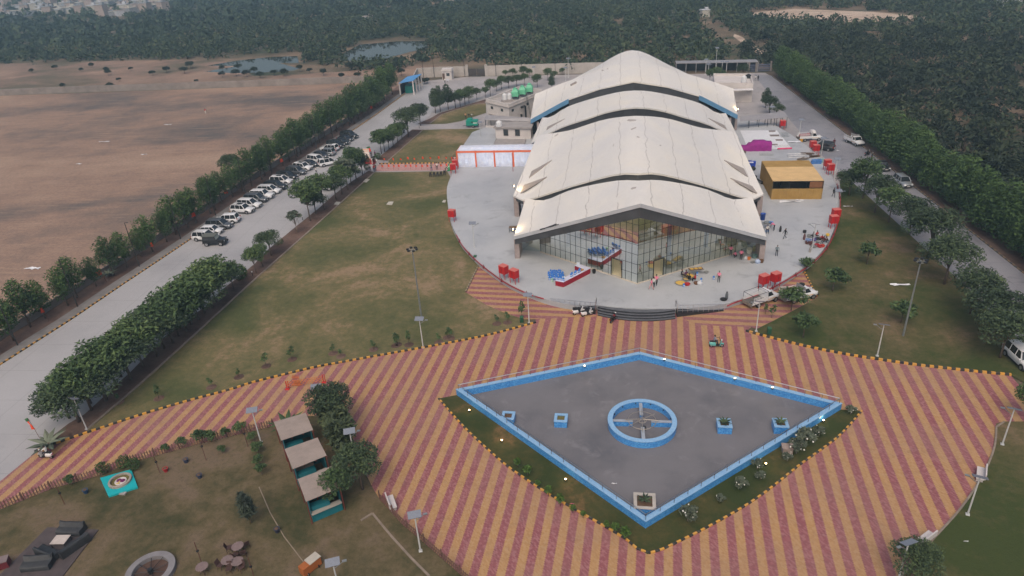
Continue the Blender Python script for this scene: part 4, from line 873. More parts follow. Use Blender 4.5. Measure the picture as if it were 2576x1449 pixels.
mb.parts('post', M_WHITE, bsd); mb = MB(); mb.box((-.2, 2.5, 1.2), (2.2, 4.5, 2.2)); mb.build('generator_housing', mat('teal_housing', lin((40, 130, 120)), .5), bsd); mb = MB(); mb.box((-2.0, 2.5, 1.6), (.12, 9, 3.2)); mb.build('back_wall', M_DARKM, bsd)
# ================================================================== far houses in the haze
M_HOUSE = [mat('far_house_%s' % n_, lin(c_), .85, .08, .3) for n_, c_ in (('cream', (176, 172, 164)), ('white', (184, 186, 192)), ('pink', (164, 150, 146)), ('grey', (146, 150, 158)))]
protos = []
for k_ in range(4):
    w_, d_, h_ = ((9, 8, 7), (13, 9, 4.5), (8, 8, 9.5), (16, 8, 6))[k_]
    t = thing('far_house', 'pale flat-roofed house in the hazy town on the horizon', 'house', (0, 0, 0), 0, 'houses of the hazy town')
    mb = MB(); mb.box((0, 0, h_/2), (w_, d_, h_)); mb.build('walls', M_HOUSE[k_], t)
    mb = MB(); mb.box((0, 0, h_+.2), (w_+.6, d_+.6, .4)); mb.box((w_*.2, 0, h_+1.4), (3, 3, 2.2)); mb.build('roof', M_HOUSE[(k_+1) % 4], t)
    protos.append(t)
pts = []
for i in range(120):
    u = R_.rand(); x = u*432-8; y = 6+R_.rand()*44*(1-.35*u)+(14 if x < 130 else 0)*R_.rand()
    if 120 < x < 150 and y > 45: continue
    pts.append((x, y))
pts = sorted(pts, key=lambda q: q[1])[:108]
for i, (x, y) in enumerate(pts):
    q = g(x, y); rz = R_.uniform(-.5, .9); s = R_.uniform(.5, .95)
    if i < 4: t = protos[i]; t.location = q; t.rotation_euler.z = rz
    else: dup(protos[i % 4], q, rz, None, None, s)
for lab, x, y, k_, s in (('tiny white tower block standing alone in the far scrub', 1130, 12, 2, .8), ('orange-roofed hut alone in the scrubland left of centre', 926, 50, 1, .45), ('white house at the top right edge of the forest', 2535, 10, 1, 1.0), ('second white house at the top right corner beyond the forest', 2560, 6, 3, .8), ('small tan hut at the start of the dirt track beyond the hall', 1772, 42, 0, .45)):
    t = dup(protos[k_], g(x, y), .3, lab, None, s)
    if 'group' in t: del t['group']
# ================================================================== vegetation
def m_leaf(name, dark, mid, light, patch=.5):
    m, k = newmat(name); gi = k.n('ShaderNodeNewGeometry'); r = gi.outputs['Random Per Island']
    cl = k.noise(k.obj(), .55, 3, .6); oi = k.n('ShaderNodeObjectInfo').outputs['Random']
    big = k.noise(k.obj(), .13, 2, .5); t = k.math('ADD', k.math('ADD', k.math('MULTIPLY', r, .45), k.math('MULTIPLY', big, .4)), k.math('ADD', k.math('MULTIPLY', cl, .6), k.math('MULTIPLY', oi, .2)))
    tn = k.n('ShaderNodeAttribute'); tn.attribute_name = 'tone'; t = k.math('ADD', k.math('SUBTRACT', t, .18), tn.outputs['Fac'])
    c = k.ramp(t, ((.3, lin(dark)), (.62, lin(mid)), (.98, lin(light))))
    k.l(c, k.b.inputs['Base Color']); k.b.inputs['Roughness'].default_value = .75; k.b.inputs['Specular IOR Level'].default_value = .25
    return m
ML_ROW = m_leaf('fine_green_leaves', (40, 58, 34), (62, 86, 48), (92, 116, 62))
ML_DARK = m_leaf('dark_leaves', (36, 48, 38), (56, 72, 54), (88, 104, 70))
ML_MID = m_leaf('mixed_leaves', (46, 62, 44), (68, 90, 56), (100, 118, 72))
ML_GREY = m_leaf('greyish_leaves', (58, 66, 56), (86, 96, 82), (116, 122, 106))
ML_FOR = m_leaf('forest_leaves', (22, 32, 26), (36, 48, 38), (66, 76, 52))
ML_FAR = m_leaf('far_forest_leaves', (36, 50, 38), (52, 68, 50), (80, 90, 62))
ML_LIME = m_leaf('bright_leaves', (48, 72, 32), (70, 98, 44), (100, 126, 62))
M_BARK = mat('bark', lin((92, 80, 72)), .95, .25, 3); M_BARKP = mat('pale_bark', lin((132, 120, 108)), .9, .2, 3)
def leafmesh(name, m, pts, size, rs, aspect=1.0, up=.35, centre=None, tone=None):
    """one small bent leaf-clump face per point"""
    n = len(pts); pts = np.asarray(pts, float)
    nrm = rs.normal(size=(n, 3)); nrm[:, 2] = np.abs(nrm[:, 2])*.8+up
    if centre is not None: d = pts-np.asarray(centre); nrm += 1.1*d/(np.linalg.norm(d, axis=1, keepdims=True)+1e-6)
    nrm /= np.linalg.norm(nrm, axis=1, keepdims=True)
    t = np.cross(nrm, rs.normal(size=(n, 3))); t /= np.linalg.norm(t, axis=1, keepdims=True)+1e-9; b = np.cross(nrm, t)
    s = (np.asarray(size)*rs.uniform(.6, 1.35, n))[:, None]/2
    v = np.empty((n, 4, 3)); v[:, 0] = pts-t*s*aspect; v[:, 1] = pts-b*s*.62+nrm*s*.15; v[:, 2] = pts+t*s*aspect; v[:, 3] = pts+b*s*.62+nrm*s*.15
    me = bpy.data.meshes.new(name); me.vertices.add(4*n); me.vertices.foreach_set('co', v.reshape(-1))
    me.loops.add(4*n); me.loops.foreach_set('vertex_index', np.arange(4*n, dtype=np.int32)); me.polygons.add(n)
    me.polygons.foreach_set('loop_start', np.arange(0, 4*n, 4, dtype=np.int32))
    try: me.polygons.foreach_set('loop_total', np.full(n, 4, dtype=np.int32))
    except Exception: pass
    me.materials.append(m)
    if tone is not None: me.attributes.new('tone', 'FLOAT', 'FACE').data.foreach_set('value', np.asarray(tone, np.float32))
    me.update(); return me
def crown_pts(rs, blobs, n, shell=.72):
    """points spread through the outer part of several lobes, nothing below their skirts"""
    vol = np.array([b[3]*b[4] for b in blobs]); vol /= vol.sum(); out = []
    for (x, y, z, rx, rz_), w in zip(blobs, vol):
        k = int(n*w)+1; d = rs.normal(size=(k, 3)); d /= np.linalg.norm(d, axis=1, keepdims=True)
        r = shell+(1-shell)*rs.rand(k)**.7; r *= 1+.14*np.sin(d[:, 0]*5+x*3)*np.cos(d[:, 1]*6+z*2)
        p = d*r[:, None]; p[:, 0] *= rx; p[:, 1] *= rx; p[:, 2] *= rz_; p += (x, y, z); out.append(p)
    return np.concatenate(out)
def trunk_mb(h_, r, tops, lean=(0, 0), seed=0):
    rs = random.Random(seed); mb = MB(); p1 = Vector((lean[0]*.4, lean[1]*.4, h_*.5)); p2 = Vector((lean[0], lean[1], h_))
    mb.tube([(0, 0, -.05), p1, p2], [r, r*.8, r*.65], 6)
    for t in tops: t = Vector(t); mid = p2.lerp(t, .5)+Vector((rs.uniform(-.15, .15), rs.uniform(-.15, .15), .12)); mb.tube([p2, mid, t], [r*.55, r*.38, r*.16], 5)
    return mb
TD = {}
def treedata(key, leaf, bark, n, size, blobs, h_, r, aspect=1.2, seed=1, shell=.6, up=.35):
    rs = np.random.RandomState(seed); me = leafmesh('crown_'+key, leaf, crown_pts(rs, blobs, n, shell), size, rs, aspect, up, None)
    tm = trunk_mb(h_, r, [(b[0]*.8, b[1]*.8, b[2]) for b in blobs[:7]], seed=seed).data('trunk_'+key, bark, True); TD[key] = (me, tm)
def blobset(rs, n, R, Hh, z0, rmin, rmax, flat=1.0, top=0.0):
    out = []
    for i in range(n):
        a = i*2.4+rs.uniform(-.4, .4); q = (i+.5)/n; rad = R*math.sqrt(q)*.72*(1-top*max(0, q-.5)); z = z0+Hh*(1-.75*q*q)*rs.uniform(.75, 1.0)
        r = rs.uniform(rmin, rmax); out.append((rad*cos(a), rad*sin(a), z, r, r*flat))
    return out
for v in range(3):
    rs = random.Random(20+v)
    # upright fine-leaved roadside tree, about 4.4 m
    treedata('row%d' % v, ML_ROW, M_BARK, 2600, .15, [(rs.uniform(-.2, .2), rs.uniform(-.2, .2), 2.6, 1.05, 1.0), (.35, .2, 3.4, .85, .9), (-.4, -.1, 3.3, .8, .85), (.1, -.45, 2.4, .8, .8), (rs.uniform(-.3, .3), .4, 2.3, .85, .8), (0, 0, 3.9, .55, .7), (-.55, .1, 2.2, .7, .65), (.6, -.05, 2.3, .7, .65), (.3, -.4, 1.7, .7, .6), (-.35, .35, 1.6, .7, .6)], 1.2, .09, 1.5, 40+v, .5)
    # broad dense rain-tree like crown, about 5 m
    treedata('broad%d' % v, ML_DARK, M_BARK, 4200, .17, blobset(rs, 13, 2.5, 1.7, 2.3, .75, 1.15, .75), 1.7, .13, 1.7, 60+v, .5, .6)
    treedata('mid%d' % v, ML_MID, M_BARK, 2200, .18, blobset(rs, 9, 1.7, 1.5, 2.1, .6, .95, .8), 1.6, .08, 1.7, 80+v, .45, .5)
    treedata('small%d' % v, ML_MID, M_BARK, 420, .24, blobset(rs, 6, 1.0, .8, 1.1, .4, .62, .75), .9, .05, 1.7, 90+v, .4, .5)
    treedata('forest%d' % v, ML_FOR, M_BARK, 1600, .33, blobset(rs, 10, 2.8, 1.7, 2.0, .9, 1.6, .7), 1.5, .14, 1.5, 100+v, .5, .5)
treedata('hedge', ML_ROW, M_BARK, 3000, .16, [(0, 0, 1.5, 1.0, 1.2), (.3, .2, 2.6, 1.0, 1.2), (-.35, -.1, 2.5, 1.0, 1.2), (0, 0, 3.7, .75, 1.0), (.5, -.3, 1.5, .8, 1.1), (-.5, .3, 1.4, .8, 1.1), (.1, -.5, 3.0, .7, .9)], .8, .09, 1.5, 45, .55)
treedata('sparse', ML_GREY, M_BARKP, 420, .3, blobset(random.Random(5), 9, 1.7, 1.2, 2.2, .35, .6, .6), 1.4, .08, 2.2, 7, .3, .4)
treedata('tall', ML_DARK, M_BARK, 2200, .3, [(0, 0, 3.4, 1.6, 1.5), (.5, .3, 4.8, 1.3, 1.3), (-.5, -.2, 4.5, 1.3, 1.4), (.1, 0, 6.0, .8, 1.1), (-1.0, .2, 2.8, 1.0, .8), (1.1, -.3, 3.0, 1.0, .9), (0, -.8, 2.6, 1.1, .8)], 2.0, .12, 1.5, 9, .5)
treedata('feather', m_leaf('feathery_leaves', (50, 60, 46), (70, 82, 58), (98, 106, 72)), M_BARK, 1500, .26, [(0, 0, 1.9, .85, 1.1), (.5, .2, 2.6, .7, .9), (-.5, -.2, 2.5, .7, .9), (.2, -.5, 1.7, .8, .9), (-.2, .6, 1.8, .8, .8)], .9, .06, 2.6, 12, .25, .9)
treedata('conifer', m_leaf('grey_needles', (44, 52, 46), (60, 70, 60), (84, 94, 78)), M_BARK, 900, .2, [(0, 0, 1.35, .62, .6), (.12, 0, 1.95, .55, .7), (-.2, .1, 2.3, .35, .6), (.3, 0, 2.5, .25, .6), (0, .1, 2.7, .22, .5)], .8, .05, 3.2, 13, .2, 1.2)
treedata('ball', ML_ROW, M_BARK, 700, .16, [(0, 0, .85, .85, .8), (.2, .1, 1.0, .7, .65)], .3, .06, 1.3, 14, .75)
treedata('lime', ML_LIME, M_BARK, 180, .16, [(0, 0, .85, .4, .38), (.1, .05, 1.0, .3, .28), (-.12, -.05, .95, .28, .25)], .6, .03, 1.5, 15, .4)
treedata('sapling', ML_MID, M_BARK, 46, .2, [(0, 0, .8, .28, .3), (.05, .05, 1.15, .2, .2)], .8, .018, 1.8, 16, .3)
treedata('whiteflower', ML_GREY, M_BARKP, 260, .2, blobset(random.Random(8), 6, .75, .55, .6, .3, .5, .6), .5, .04, 1.9, 17, .35)
NT_ = {}
def tree(key, at, label, group=None, s=1.0, rz=None, name='tree', cat='tree', cols=None):
    me, tm = TD[key]; rz = random.uniform(0, 6.28) if rz is None else rz
    t = thing(name, label, cat, at, rz, group, s if hasattr(s, '__len__') else (s, s, s*random.uniform(.92, 1.08)))
    link('crown' if name != 'shrub' else 'foliage', me, t); link('trunk' if name != 'shrub' else 'stem', tm, t); return t
# left roadside row
Lw = resample(smooth_line([v+Vector((-3.9, 0, 0)) for v in LKw[1:-2]], 3), 3.2); GR = 'round-headed roadside trees between the left road and the dirt field'
for i, v in enumerate(Lw):
    far = min(1, max(0, (v.y-100)/70)); s = (1.5+.35*far)*random.uniform(.88, 1.12)
    if i in (2, 9, 12): s *= .72
    tree('row%d' % (i % 3), v+Vector((random.uniform(-.5, .5), random.uniform(-.7, .7), 0)), 'round-headed green tree in the roadside row along the dirt field', GR, (s*1.02, s*1.02, s*(1.0+.12*far)))
for i in range(9):                                              # the row is two deep towards the blue shed
    v = Lw[-12+i]; tree('mid%d' % (i % 3), v+Vector((1.5, .8, 0)), 'bushy tree at the thick far end of the left roadside row', 'bushy trees at the far end of the left row', random.uniform(1.05, 1.35))
q = g(600, 455); tree('broad1', q+Vector((-3, 3, 0)), 'taller dark open-crowned tree rising above the left roadside row', None, 1.05)
# right roadside hedge of trees
Rw = resample([v+Vector((2.4, 0, 0)) for v in RE[1:]], 2.6)
for i, v in enumerate(Rw):
    s = random.uniform(1.45, 1.85); tree('hedge', v+Vector((random.uniform(-.4, .6), random.uniform(-.5, .5), 0)), 'dense upright tree in the hedge-like row along the right road', 'hedge-like row of trees on the right road', (s*1.2, s*1.2, s*1.1))
# inner left strip: every trunk read off the photograph
B1 = [('broad0', 200, 1062, 1.05), ('broad1', 268, 1008, 1.15), ('broad2', 330, 955, 1.1), ('broad0', 397, 896, 1.2), ('broad1', 436, 863, 1.05), ('broad2', 470, 833, .95), ('broad0', 500, 805, .85), ('broad1', 535, 775, 1.1), ('broad2', 557, 751, .95)]
B1x = [('mid%d' % (i % 3), (a[1]+b[1])/2-3, (a[2]+b[2])/2-2, 1.45) for i, (a, b) in enumerate(zip(B1, B1[1:]))]+[('broad1', 175, 1052, .9), ('broad0', 228, 1015, 1.0), ('broad2', 305, 948, .95), ('broad1', 372, 888, 1.0), ('broad0', 452, 826, .85)]
for k_, x, y, s in B1+B1x: tree(k_, g(x, y), 'dark dense broad-crowned tree in the near planting strip beside the left road', 'dark broad trees of the near planting strip', (s*1.4, s*1.4, s*1.12))
tree('mid0', g(588, 727), 'light feathery open-crowned tree just behind the clipped round bush', None, 1.15); tree('mid1', g(645, 688), 'slim twin-stemmed green tree between the clipped round bush and the dark broad tree', None, 1.0); tree('mid2', g(662, 672), 'slim green tree beside the twin-stemmed one in the planting strip', None, .95)
tree('ball', g(606, 703), 'clipped round green bush in the planting strip', None, 1.5, name='shrub', cat='bush'); tree('broad2', g(683, 643), 'isolated dark broad tree in the middle of the planting strip', None, .95); tree('sparse', g(748, 586), 'nearly leafless grey tree beside the orange flag in the planting strip', None, 1.05)
B2 = [('mid0', 781, 556, 1.3), ('broad1', 795, 538, .75), ('mid1', 816, 528, 1.2), ('broad2', 846, 502, .78), ('mid2', 861, 489, 1.15), ('sparse', 876, 477, 1.35), ('broad0', 884, 465, .75), ('mid0', 897, 455, 1.25), ('broad1', 913, 442, .7)]
for k_, x, y, s in B2: tree(k_, g(x, y), 'leafy tree in the planting strip between the parked cars and the lawn', 'leafy trees of the middle planting strip', s*1.35)
B3 = [('mid1', 960, 388, 1.1), ('mid2', 968, 382, 1.15), ('broad0', 979, 376, .72), ('mid0', 990, 370, 1.15), ('mid1', 1001, 360, 1.0), ('mid2', 1012, 352, .95)]
for k_, x, y, s in B3: tree(k_, g(x, y), 'leafy tree in the upper planting strip beyond the walkway', 'leafy trees of the upper planting strip', s*1.2)
for x, y, s in ((952, 400, .9), (945, 403, .75), (924, 428, .8)): tree('ball', g(x, y), 'dark clipped bush at the road end of the pink walkway', 'clipped bushes by the walkway', s, name='shrub', cat='bush')
tree('broad1', g(1028, 345), 'largest spreading tree, with several stems, where the driveway leaves the left road', None, 1.55); tree('broad2', g(1058, 316), 'spreading tree just behind the largest one by the driveway', None, 1.2)
B4 = [('tall', 1096, 285, 1.0), ('tall', 1108, 281, .95), ('tall', 1128, 276, 1.05), ('broad0', 1146, 272, 1.0), ('mid0', 1158, 269, 1.3), ('broad1', 1170, 264, .95), ('mid1', 1180, 259, 1.2)]
for k_, x, y, s in B4: tree(k_, g(x, y), 'tall dark tree in the clump between the concrete yard and the far lawn', 'clump of trees by the far lawn', s)
for k_, x, y, s in (('mid2', 1200, 251, .85), ('mid0', 1222, 246, .8), ('mid1', 1234, 242, 1.15), ('broad0', 1250, 230, .75), ('mid1', 1262, 225, .95), ('broad2', 1280, 222, .8), ('broad1', 1300, 218, .8), ('mid0', 1320, 215, .9), ('mid2', 1352, 220, 1.05)): tree(k_, g(x, y), 'tree standing behind the white utility block', 'trees behind the utility block', s)
tree('tall', g(1388, 226), 'narrow dark column-shaped tree between the utility block and the hall', None, (.55, .55, .7))
for x, y, s in ((1290, 197, .85), (1318, 196, .95), (1332, 197, .75), (1378, 203, 1.0), (1395, 200, .7), (1415, 189, .6), (1272, 197, .7)): tree('mid%d' % (int(x) % 3), g(x, y), 'small tree along the kerb near the rear boundary wall', 'small trees near the rear boundary wall', s)
# right lawn
for k_, x, y, s, lab in (('mid0', 2170, 500, 1.3, 'bushy tree beside the right road nearest the golden tent'), ('broad1', 2135, 492, .85, 'dark bush-like tree right against the terrace behind the red boxes'), ('broad2', 2200, 535, 1.0, 'spreading tree on the right lawn, second from the golden tent'), ('mid1', 2235, 560, 1.2, 'open tree on the right lawn, third along the road from the golden tent'), ('broad0', 2285, 590, 1.1, 'yellow-tipped broad tree on the right lawn by the road'), ('broad2', 2335, 648, 1.35, 'broadest dark tree of the right lawn, left of the tall mast top'), ('broad1', 2375, 715, 1.2, 'broad tree on the right lawn right behind the tall mast'), ('broad0', 2440, 790, 1.0, 'tree at the road edge of the right lawn, upper of the last three'), ('broad2', 2480, 850, 1.1, 'tree at the road edge of the right lawn, middle of the last three'), ('broad1', 2515, 900, 1.0, 'tree leaning over the white car at the right edge'),
                          ('small0', 2180, 665, 1.25, 'small thin tree with a red stub in the middle of the right lawn'), ('small1', 2094, 733, 1.25, 'small leafy tree on the right lawn near the white pickups'), ('small2', 1990, 781, 1.25, 'small leafy tree partly hiding the second white pickup'), ('small0', 2020, 850, 1.2, 'small dark tree near the painted kerb of the right lawn'), ('small1', 2266, 812, 1.15, 'small dark tree left of the foot of the tall mast'), ('small2', 2027, 683, .8, 'small shrub-like tree where the right kerb meets the terrace')):
    tree(k_, g(x, y), lab, None, s*1.28)
for k_, x, y, s, lab in (('broad0', 1935, 285, .95, 'dark rounded tree beside the right road behind the grey canopy'), ('tall', 1925, 272, .7, 'narrow tree growing out behind the dark rounded one by the right road'), ('broad1', 1952, 295, .8, 'bushy tree at the road corner of the grey canopy'), ('mid0', 1785, 210, 1.0, 'small dark tree behind the hall roof, left of the right service house'), ('mid1', 1800, 208, 1.1, 'second small dark tree behind the hall roof near the right service house'), ('mid2', 1815, 206, .9, 'third small tree behind the hall roof near the right service house'), ('broad2', 1868, 196, .85, 'light green tree beside the right road near the side gate')):
    tree(k_, g(x, y), lab, None, s)
# park
tree('broad2', g(842, 1070), 'spreading dark tree overhanging the striped plaza behind the farthest kiosk', None, 1.05); tree('feather', g(838, 1085), 'feathery yellowish tree right behind the farthest kiosk', None, 1.25); tree('feather', g(858, 1110), 'grey feathery tree between the farthest and middle kiosks', None, 1.2); tree('feather', g(868, 1150), 'feathery tree beside the middle kiosk by the solar lamp', None, 1.3)
tree('broad0', g(912, 1232), 'spreading green tree between the nearest kiosk and the plaza', None, 1.05); tree('mid2', g(862, 1266), 'leafy tree in front of the nearest kiosk', None, .95); tree('conifer', g(633, 1316), 'lone grey-green conifer-like young tree on the park lawn', None, 1.15)
tree('broad1', g(2290, 1462), 'tree cut by the bottom edge of the picture near the right benches', None, .8); tree('mid0', g(2585, 1062), 'dark tree at the right edge behind the solar lamp', None, 1.0)
def palmlike(at, label, s, n=11, name='palm', leaf=None, group=None):
    t = thing(name, label, 'palm', at, random.uniform(0, 6), group, s); mb = MB()
    for i in range(n):
        a = i*2.4; el = .35+.8*((i*37 % 10)/10); L = .75+.3*((i*53 % 10)/10); pts = [Vector((cos(a)*L*u*cos(el*(1-u*.9)), sin(a)*L*u*cos(el*(1-u*.9)), .25+L*u*sin(el)*(1.25-u*.75))) for u in (0, .3, .6, 1)]
        sd = Vector((-sin(a), cos(a), 0)); w = (.03, .13, .11, .01); mb.grid([[p_-sd*w_-Vector((0, 0, w_*.5)), p_, p_+sd*w_-Vector((0, 0, w_*.5))] for p_, w_ in zip(pts, w)])
    mb.build('fronds', leaf or ML_MID, t); mb = MB(); mb.tube([(0, 0, 0), (0, 0, .32)], [.07, .05], 6); mb.build('stem', M_BARK, t); return t
for (pt, c_, h_), lab in zip((pl[2], pl[3], pl[4]), ('small palm in the blue planter just right of the round basin', 'small palm in the blue planter nearest the right corner of the pool', 'straggly small palm in the large pale-rimmed planter')): palmlike(c_+Vector((0, 0, h_-.05)), lab, .8, leaf=ML_DARK)
palmlike(g(727, 1080), 'small bright palm at the corner of the farthest kiosk', 2.2); palmlike(g(128, 1128), 'grey fan-leaved palm by the leaning flag at the road corner', 2.3, 13, leaf=ML_GREY); palmlike(g(277, 695), 'small grey fan palm between two trees of the left roadside row', 1.6, 12, leaf=ML_GREY)
# island shrubs
for x, y, s in ((1302, 1176, 1.2), (1328, 1198, 1.3), (1354, 1225, .85), (1380, 1247, 1.25), (1410, 1272, 1.3), (1441, 1290, .9), (1467, 1302, .8), (1526, 1330, .9), (1548, 1340, 1.1), (1574, 1357, 1.45)):
    tree('lime', g(x, y, .09), 'bright green little shrub in the grass along the near left pool wall', 'bright little shrubs by the near left pool wall', s*.8, name='shrub', cat='shrub')
for x, y, s, lab in ((2140, 1042, .75, 'bare-stemmed shrub at the right corner of the pool island'), (2025, 1118, 1.35, 'larger white-flowered shrub beside the valve chamber'), (2060, 1098, .8, 'white-flowered shrub nearest the lit lamp at the right corner'), (2003, 1140, 1.2, 'white-flowered shrub below the valve chamber, next to the soil patch'), (1905, 1180, .8, 'white-flowered shrub beside the lit spotlight on the near right side'), (1912, 1206, .7, 'low white-flowered shrub just below the lit spotlight'), (1862, 1230, .9, 'white-flowered shrub halfway down the near right side'), (1980, 1160, .7, 'low shrub left of the soil patch on the pool island'), (1730, 1310, 1.15, 'white-flowered shrub at the near point of the pool'), (1812, 1262, .6, 'thin low shrub on the lower near right side of the pool')):
    t = tree('whiteflower', g(x, y, .09), lab, None, s, name='shrub', cat='shrub'); mb = MB(); rs = random.Random(int(x))
    for i in range(9): mb.box((rs.uniform(-.6, .6), rs.uniform(-.6, .6), rs.uniform(.7, 1.15)), (.09, .09, .07), rs.random())
    mb.parts('flower', mat('white_petals', lin((228, 228, 222)), .7), t)
# saplings on the lawns
for x, y in ((300, 1012), (1190-190, 868), (532, 975), (400, 1003), (1246-120, 850), (601, 949), (670, 922), (735, 905), (838, 890), (858, 897), (940, 880), (996, 870), (1029, 868), (1104, 862), (1133, 852), (1277, 812), (1250, 845-30)):
    tree('sapling', g(x, y), 'thin young sapling in a watering pit near the painted lawn kerb', 'saplings along the lawn kerb', random.uniform(.9, 1.5), name='sapling', cat='sapling')
    c_ = g(x, y); mb = MB(); mb.lathe((c_.x, c_.y, .047), ((.62, 0), (.5, .05), (.28, .02)), 10); tag(mb.build('watering_pit', M_SOIL), 'dark round watering pit round a young sapling on the lawn', 'planting pit', 'watering pits of the saplings')
for x, y, s in ((1312, 800, 1.9), (1941, 800, 1.4), (1925, 790, 1.2)): tree('sapling', g(x, y), 'slim young tree near the plaza corner by the white lamp', 'slim young trees at the plaza corners', s, name='sapling', cat='sapling')
for x, y, s in ((460, 1125, 1.0), (505, 1118, 1.4), (533, 1112, 1.2), (570, 1102, 1.0), (610, 1092, 1.3), (640, 1110, 1.0), (650, 1140, 1.2), (655, 1170, 1.0), (660, 1195, 1.1), (180, 1220, 1.0), (420, 1140, .9), (560, 1140, .8)):
    tree('small%d' % (int(x) % 3), g(x, y), 'low leafy shrub along the picket fence and path in the park', 'low shrubs of the park', s*.55, name='shrub', cat='shrub')
for x, y in ((340, 1180), (264, 1190), (313, 1175)): tree('ball', g(x, y), 'small clipped dark bush at the picket fence by the teal board', 'clipped bushes by the teal board', .75, name='shrub', cat='bush')
# scattered bushes on the open scrub
for x, y, s in ((273, 190, .9), (268, 182, .8), (280, 226, 1.0), (160, 222, .7), (300, 205, .6), (420, 183, 1.0), (385, 190, .8), (495, 208, .5), (560, 195, .8), (595, 192, 1.0), (622, 193, 1.0), (640, 185, .9), (655, 196, .9), (690, 190, .8), (715, 192, 1.0), (755, 180, .9), (780, 184, .7), (815, 190, .9), (600, 176, .9), (560, 178, .8), (480, 172, 1.2), (465, 185, 1.0), (232, 170, .8), (140, 176, .8), (82, 184, .7), (205, 181, .6), (330, 178, .6), (880, 178, 1.1), (905, 176, 1.0), (935, 170, 1.1), (960, 172, 1.0), (985, 180, .9), (1000, 165, 1.1), (900, 196, .8), (860, 200, .8), (1010, 190, .9), (1055, 208, .8), (1068, 212, .8), (1075, 209, .7)):
    tree('forest%d' % (int(x) % 3), g(x, y), 'scattered green bush on the open brown scrub beyond the field wall', 'bushes scattered on the open scrub', s*.62, name='shrub', cat='bush')
# the wood itself: clearings kept free
def inpoly(px, py, poly):
    r = np.zeros(len(px), bool); n = len(poly); j = n-1
    for i in range(n):
        xi, yi, xj, yj = poly[i][0], poly[i][1], poly[j][0], poly[j][1]
        r ^= ((yi > py) != (yj > py)) & (px < (xj-xi)*(py-yi)/(yj-yi+1e-12)+xi); j = i
    return r
W2P = lambda poly: [tuple(g(*q))[:2] for q in poly]
KEEP = [W2P(q) for q in ([(-100, 300), (-100, 170), (0, 160), (300, 152), (560, 148), (640, 150), (900, 178), (1040, 188), (1040, 300)], [(510, 190), (515, 150), (600, 138), (690, 134), (762, 136), (768, 182), (640, 192)], [(855, 170), (860, 130), (905, 106), (1000, 98), (1085, 98), (1085, 124), (1000, 160)],
        [(1843, 82), (1872, 90), (1903, 113), (1935, 138), (1910, 146), (1876, 120), (1838, 93)], [(1770, 40), (1800, 50), (1860, 110), (1880, 160), (1850, 160), (1790, 90), (1740, 45)], [(1870, 33), (2000, 20), (2200, 28), (2360, 44), (2200, 62), (2060, 60), (1940, 52)], [(1226, 103), (1236, 92), (1280, 94), (1262, 108)], [(-20, 62), (-20, -30), (450, -30), (436, 24), (300, 48), (170, 62)], [(1040, 165), (1100, 150), (1160, 155), (1300, 170), (1300, 190), (1040, 200)])]
LOT = [(-88, -50), (-88, 190), (-72, 231), (0, 244), (30, 240), (44.5, 240), (50.5, 228), (57, 133), (59.5, 92), (62, 40), (62, -50)]
def wood(spacing, dmin, dmax, seed, xr, yr, thin=1.0):
    rs = np.random.RandomState(seed); gx, gy = np.meshgrid(np.arange(xr[0], xr[1], spacing), np.arange(yr[0], yr[1], spacing)); x = gx.ravel()+rs.uniform(-.45, .45, gx.size)*spacing; y = gy.ravel()+rs.uniform(-.45, .45, gx.size)*spacing
    d = np.hypot(x, y); ok = (d >= dmin) & (d < dmax)
    ang = np.arctan2(x-0, y); yaw = -YAW; ok &= (np.abs(ang-yaw) < radians(50))
    for pl_ in KEEP+[LOT]: ok &= ~inpoly(x, y, pl_)
    left = (x < -80) & (y < 235); ok &= ~left
    ok &= rs.rand(len(x)) < thin; return x[ok], y[ok], rs
near = wood(4.3, 60, 150, 3, (50, 200), (30, 150)); order = np.argsort(np.hypot(near[0], near[1]))
for i in order[:230]:
    s = random.uniform(.75, 1.35); tree('forest%d' % (i % 3), (near[0][i], near[1][i], 0), 'dark scrubby tree in the dense wood beyond the right road', 'nearest trees of the wood beyond the right road', s)
def woodmass(name, x, y, rs, per, size, R, Hh, leaf, mul=1.0):
    """every tree is a clump of four to six leafy lobes, each tree with its own leaf tone"""
    n = len(x); s = rs.uniform(.6, 1.45, n)*mul; nl = 5; k = per//nl; pts = np.empty((n, nl, k, 3)); d = rs.normal(size=(n, nl, k, 3)); d[..., 2] = np.abs(d[..., 2])*.9-.12
    d /= np.linalg.norm(d, axis=3, keepdims=True); r = .72+.28*rs.rand(n, nl, k)
    a = rs.rand(n, nl)*6.28; q = np.sqrt(rs.rand(n, nl))*.62; q[:, 0] = 0; lr = rs.uniform(.38, .6, (n, nl)); lz = (1-.75*q)*Hh*rs.uniform(.75, 1, (n, nl))-lr*R*.7
    ss = s[:, None, None]
    pts[..., 0] = x[:, None, None]+ss*R*((q*np.cos(a))[..., None]+d[..., 0]*r*lr[..., None]); pts[..., 1] = y[:, None, None]+ss*R*((q*np.sin(a))[..., None]+d[..., 1]*r*lr[..., None]); pts[..., 2] = np.maximum(.15, ss*(lz[..., None]+R*d[..., 2]*r*lr[..., None]*.95))
    tone = np.repeat(rs.normal(0, .13, n), nl*k); me = leafmesh(name, leaf, pts.reshape(-1, 3), size, rs, 1.3, .3, None, tone); return tag(link(name, me), kind='stuff')
rest = order[230:]; woodmass('near_wood', near[0][rest], near[1][rest], near[2], 260, .5, 3.2, 4.4, ML_FOR)
a = wood(4.8, 150, 300, 4, (40, 420), (40, 300)); woodmass('middle_wood', a[0], a[1], a[2], 150, .75, 3.6, 4.4, ML_FOR)
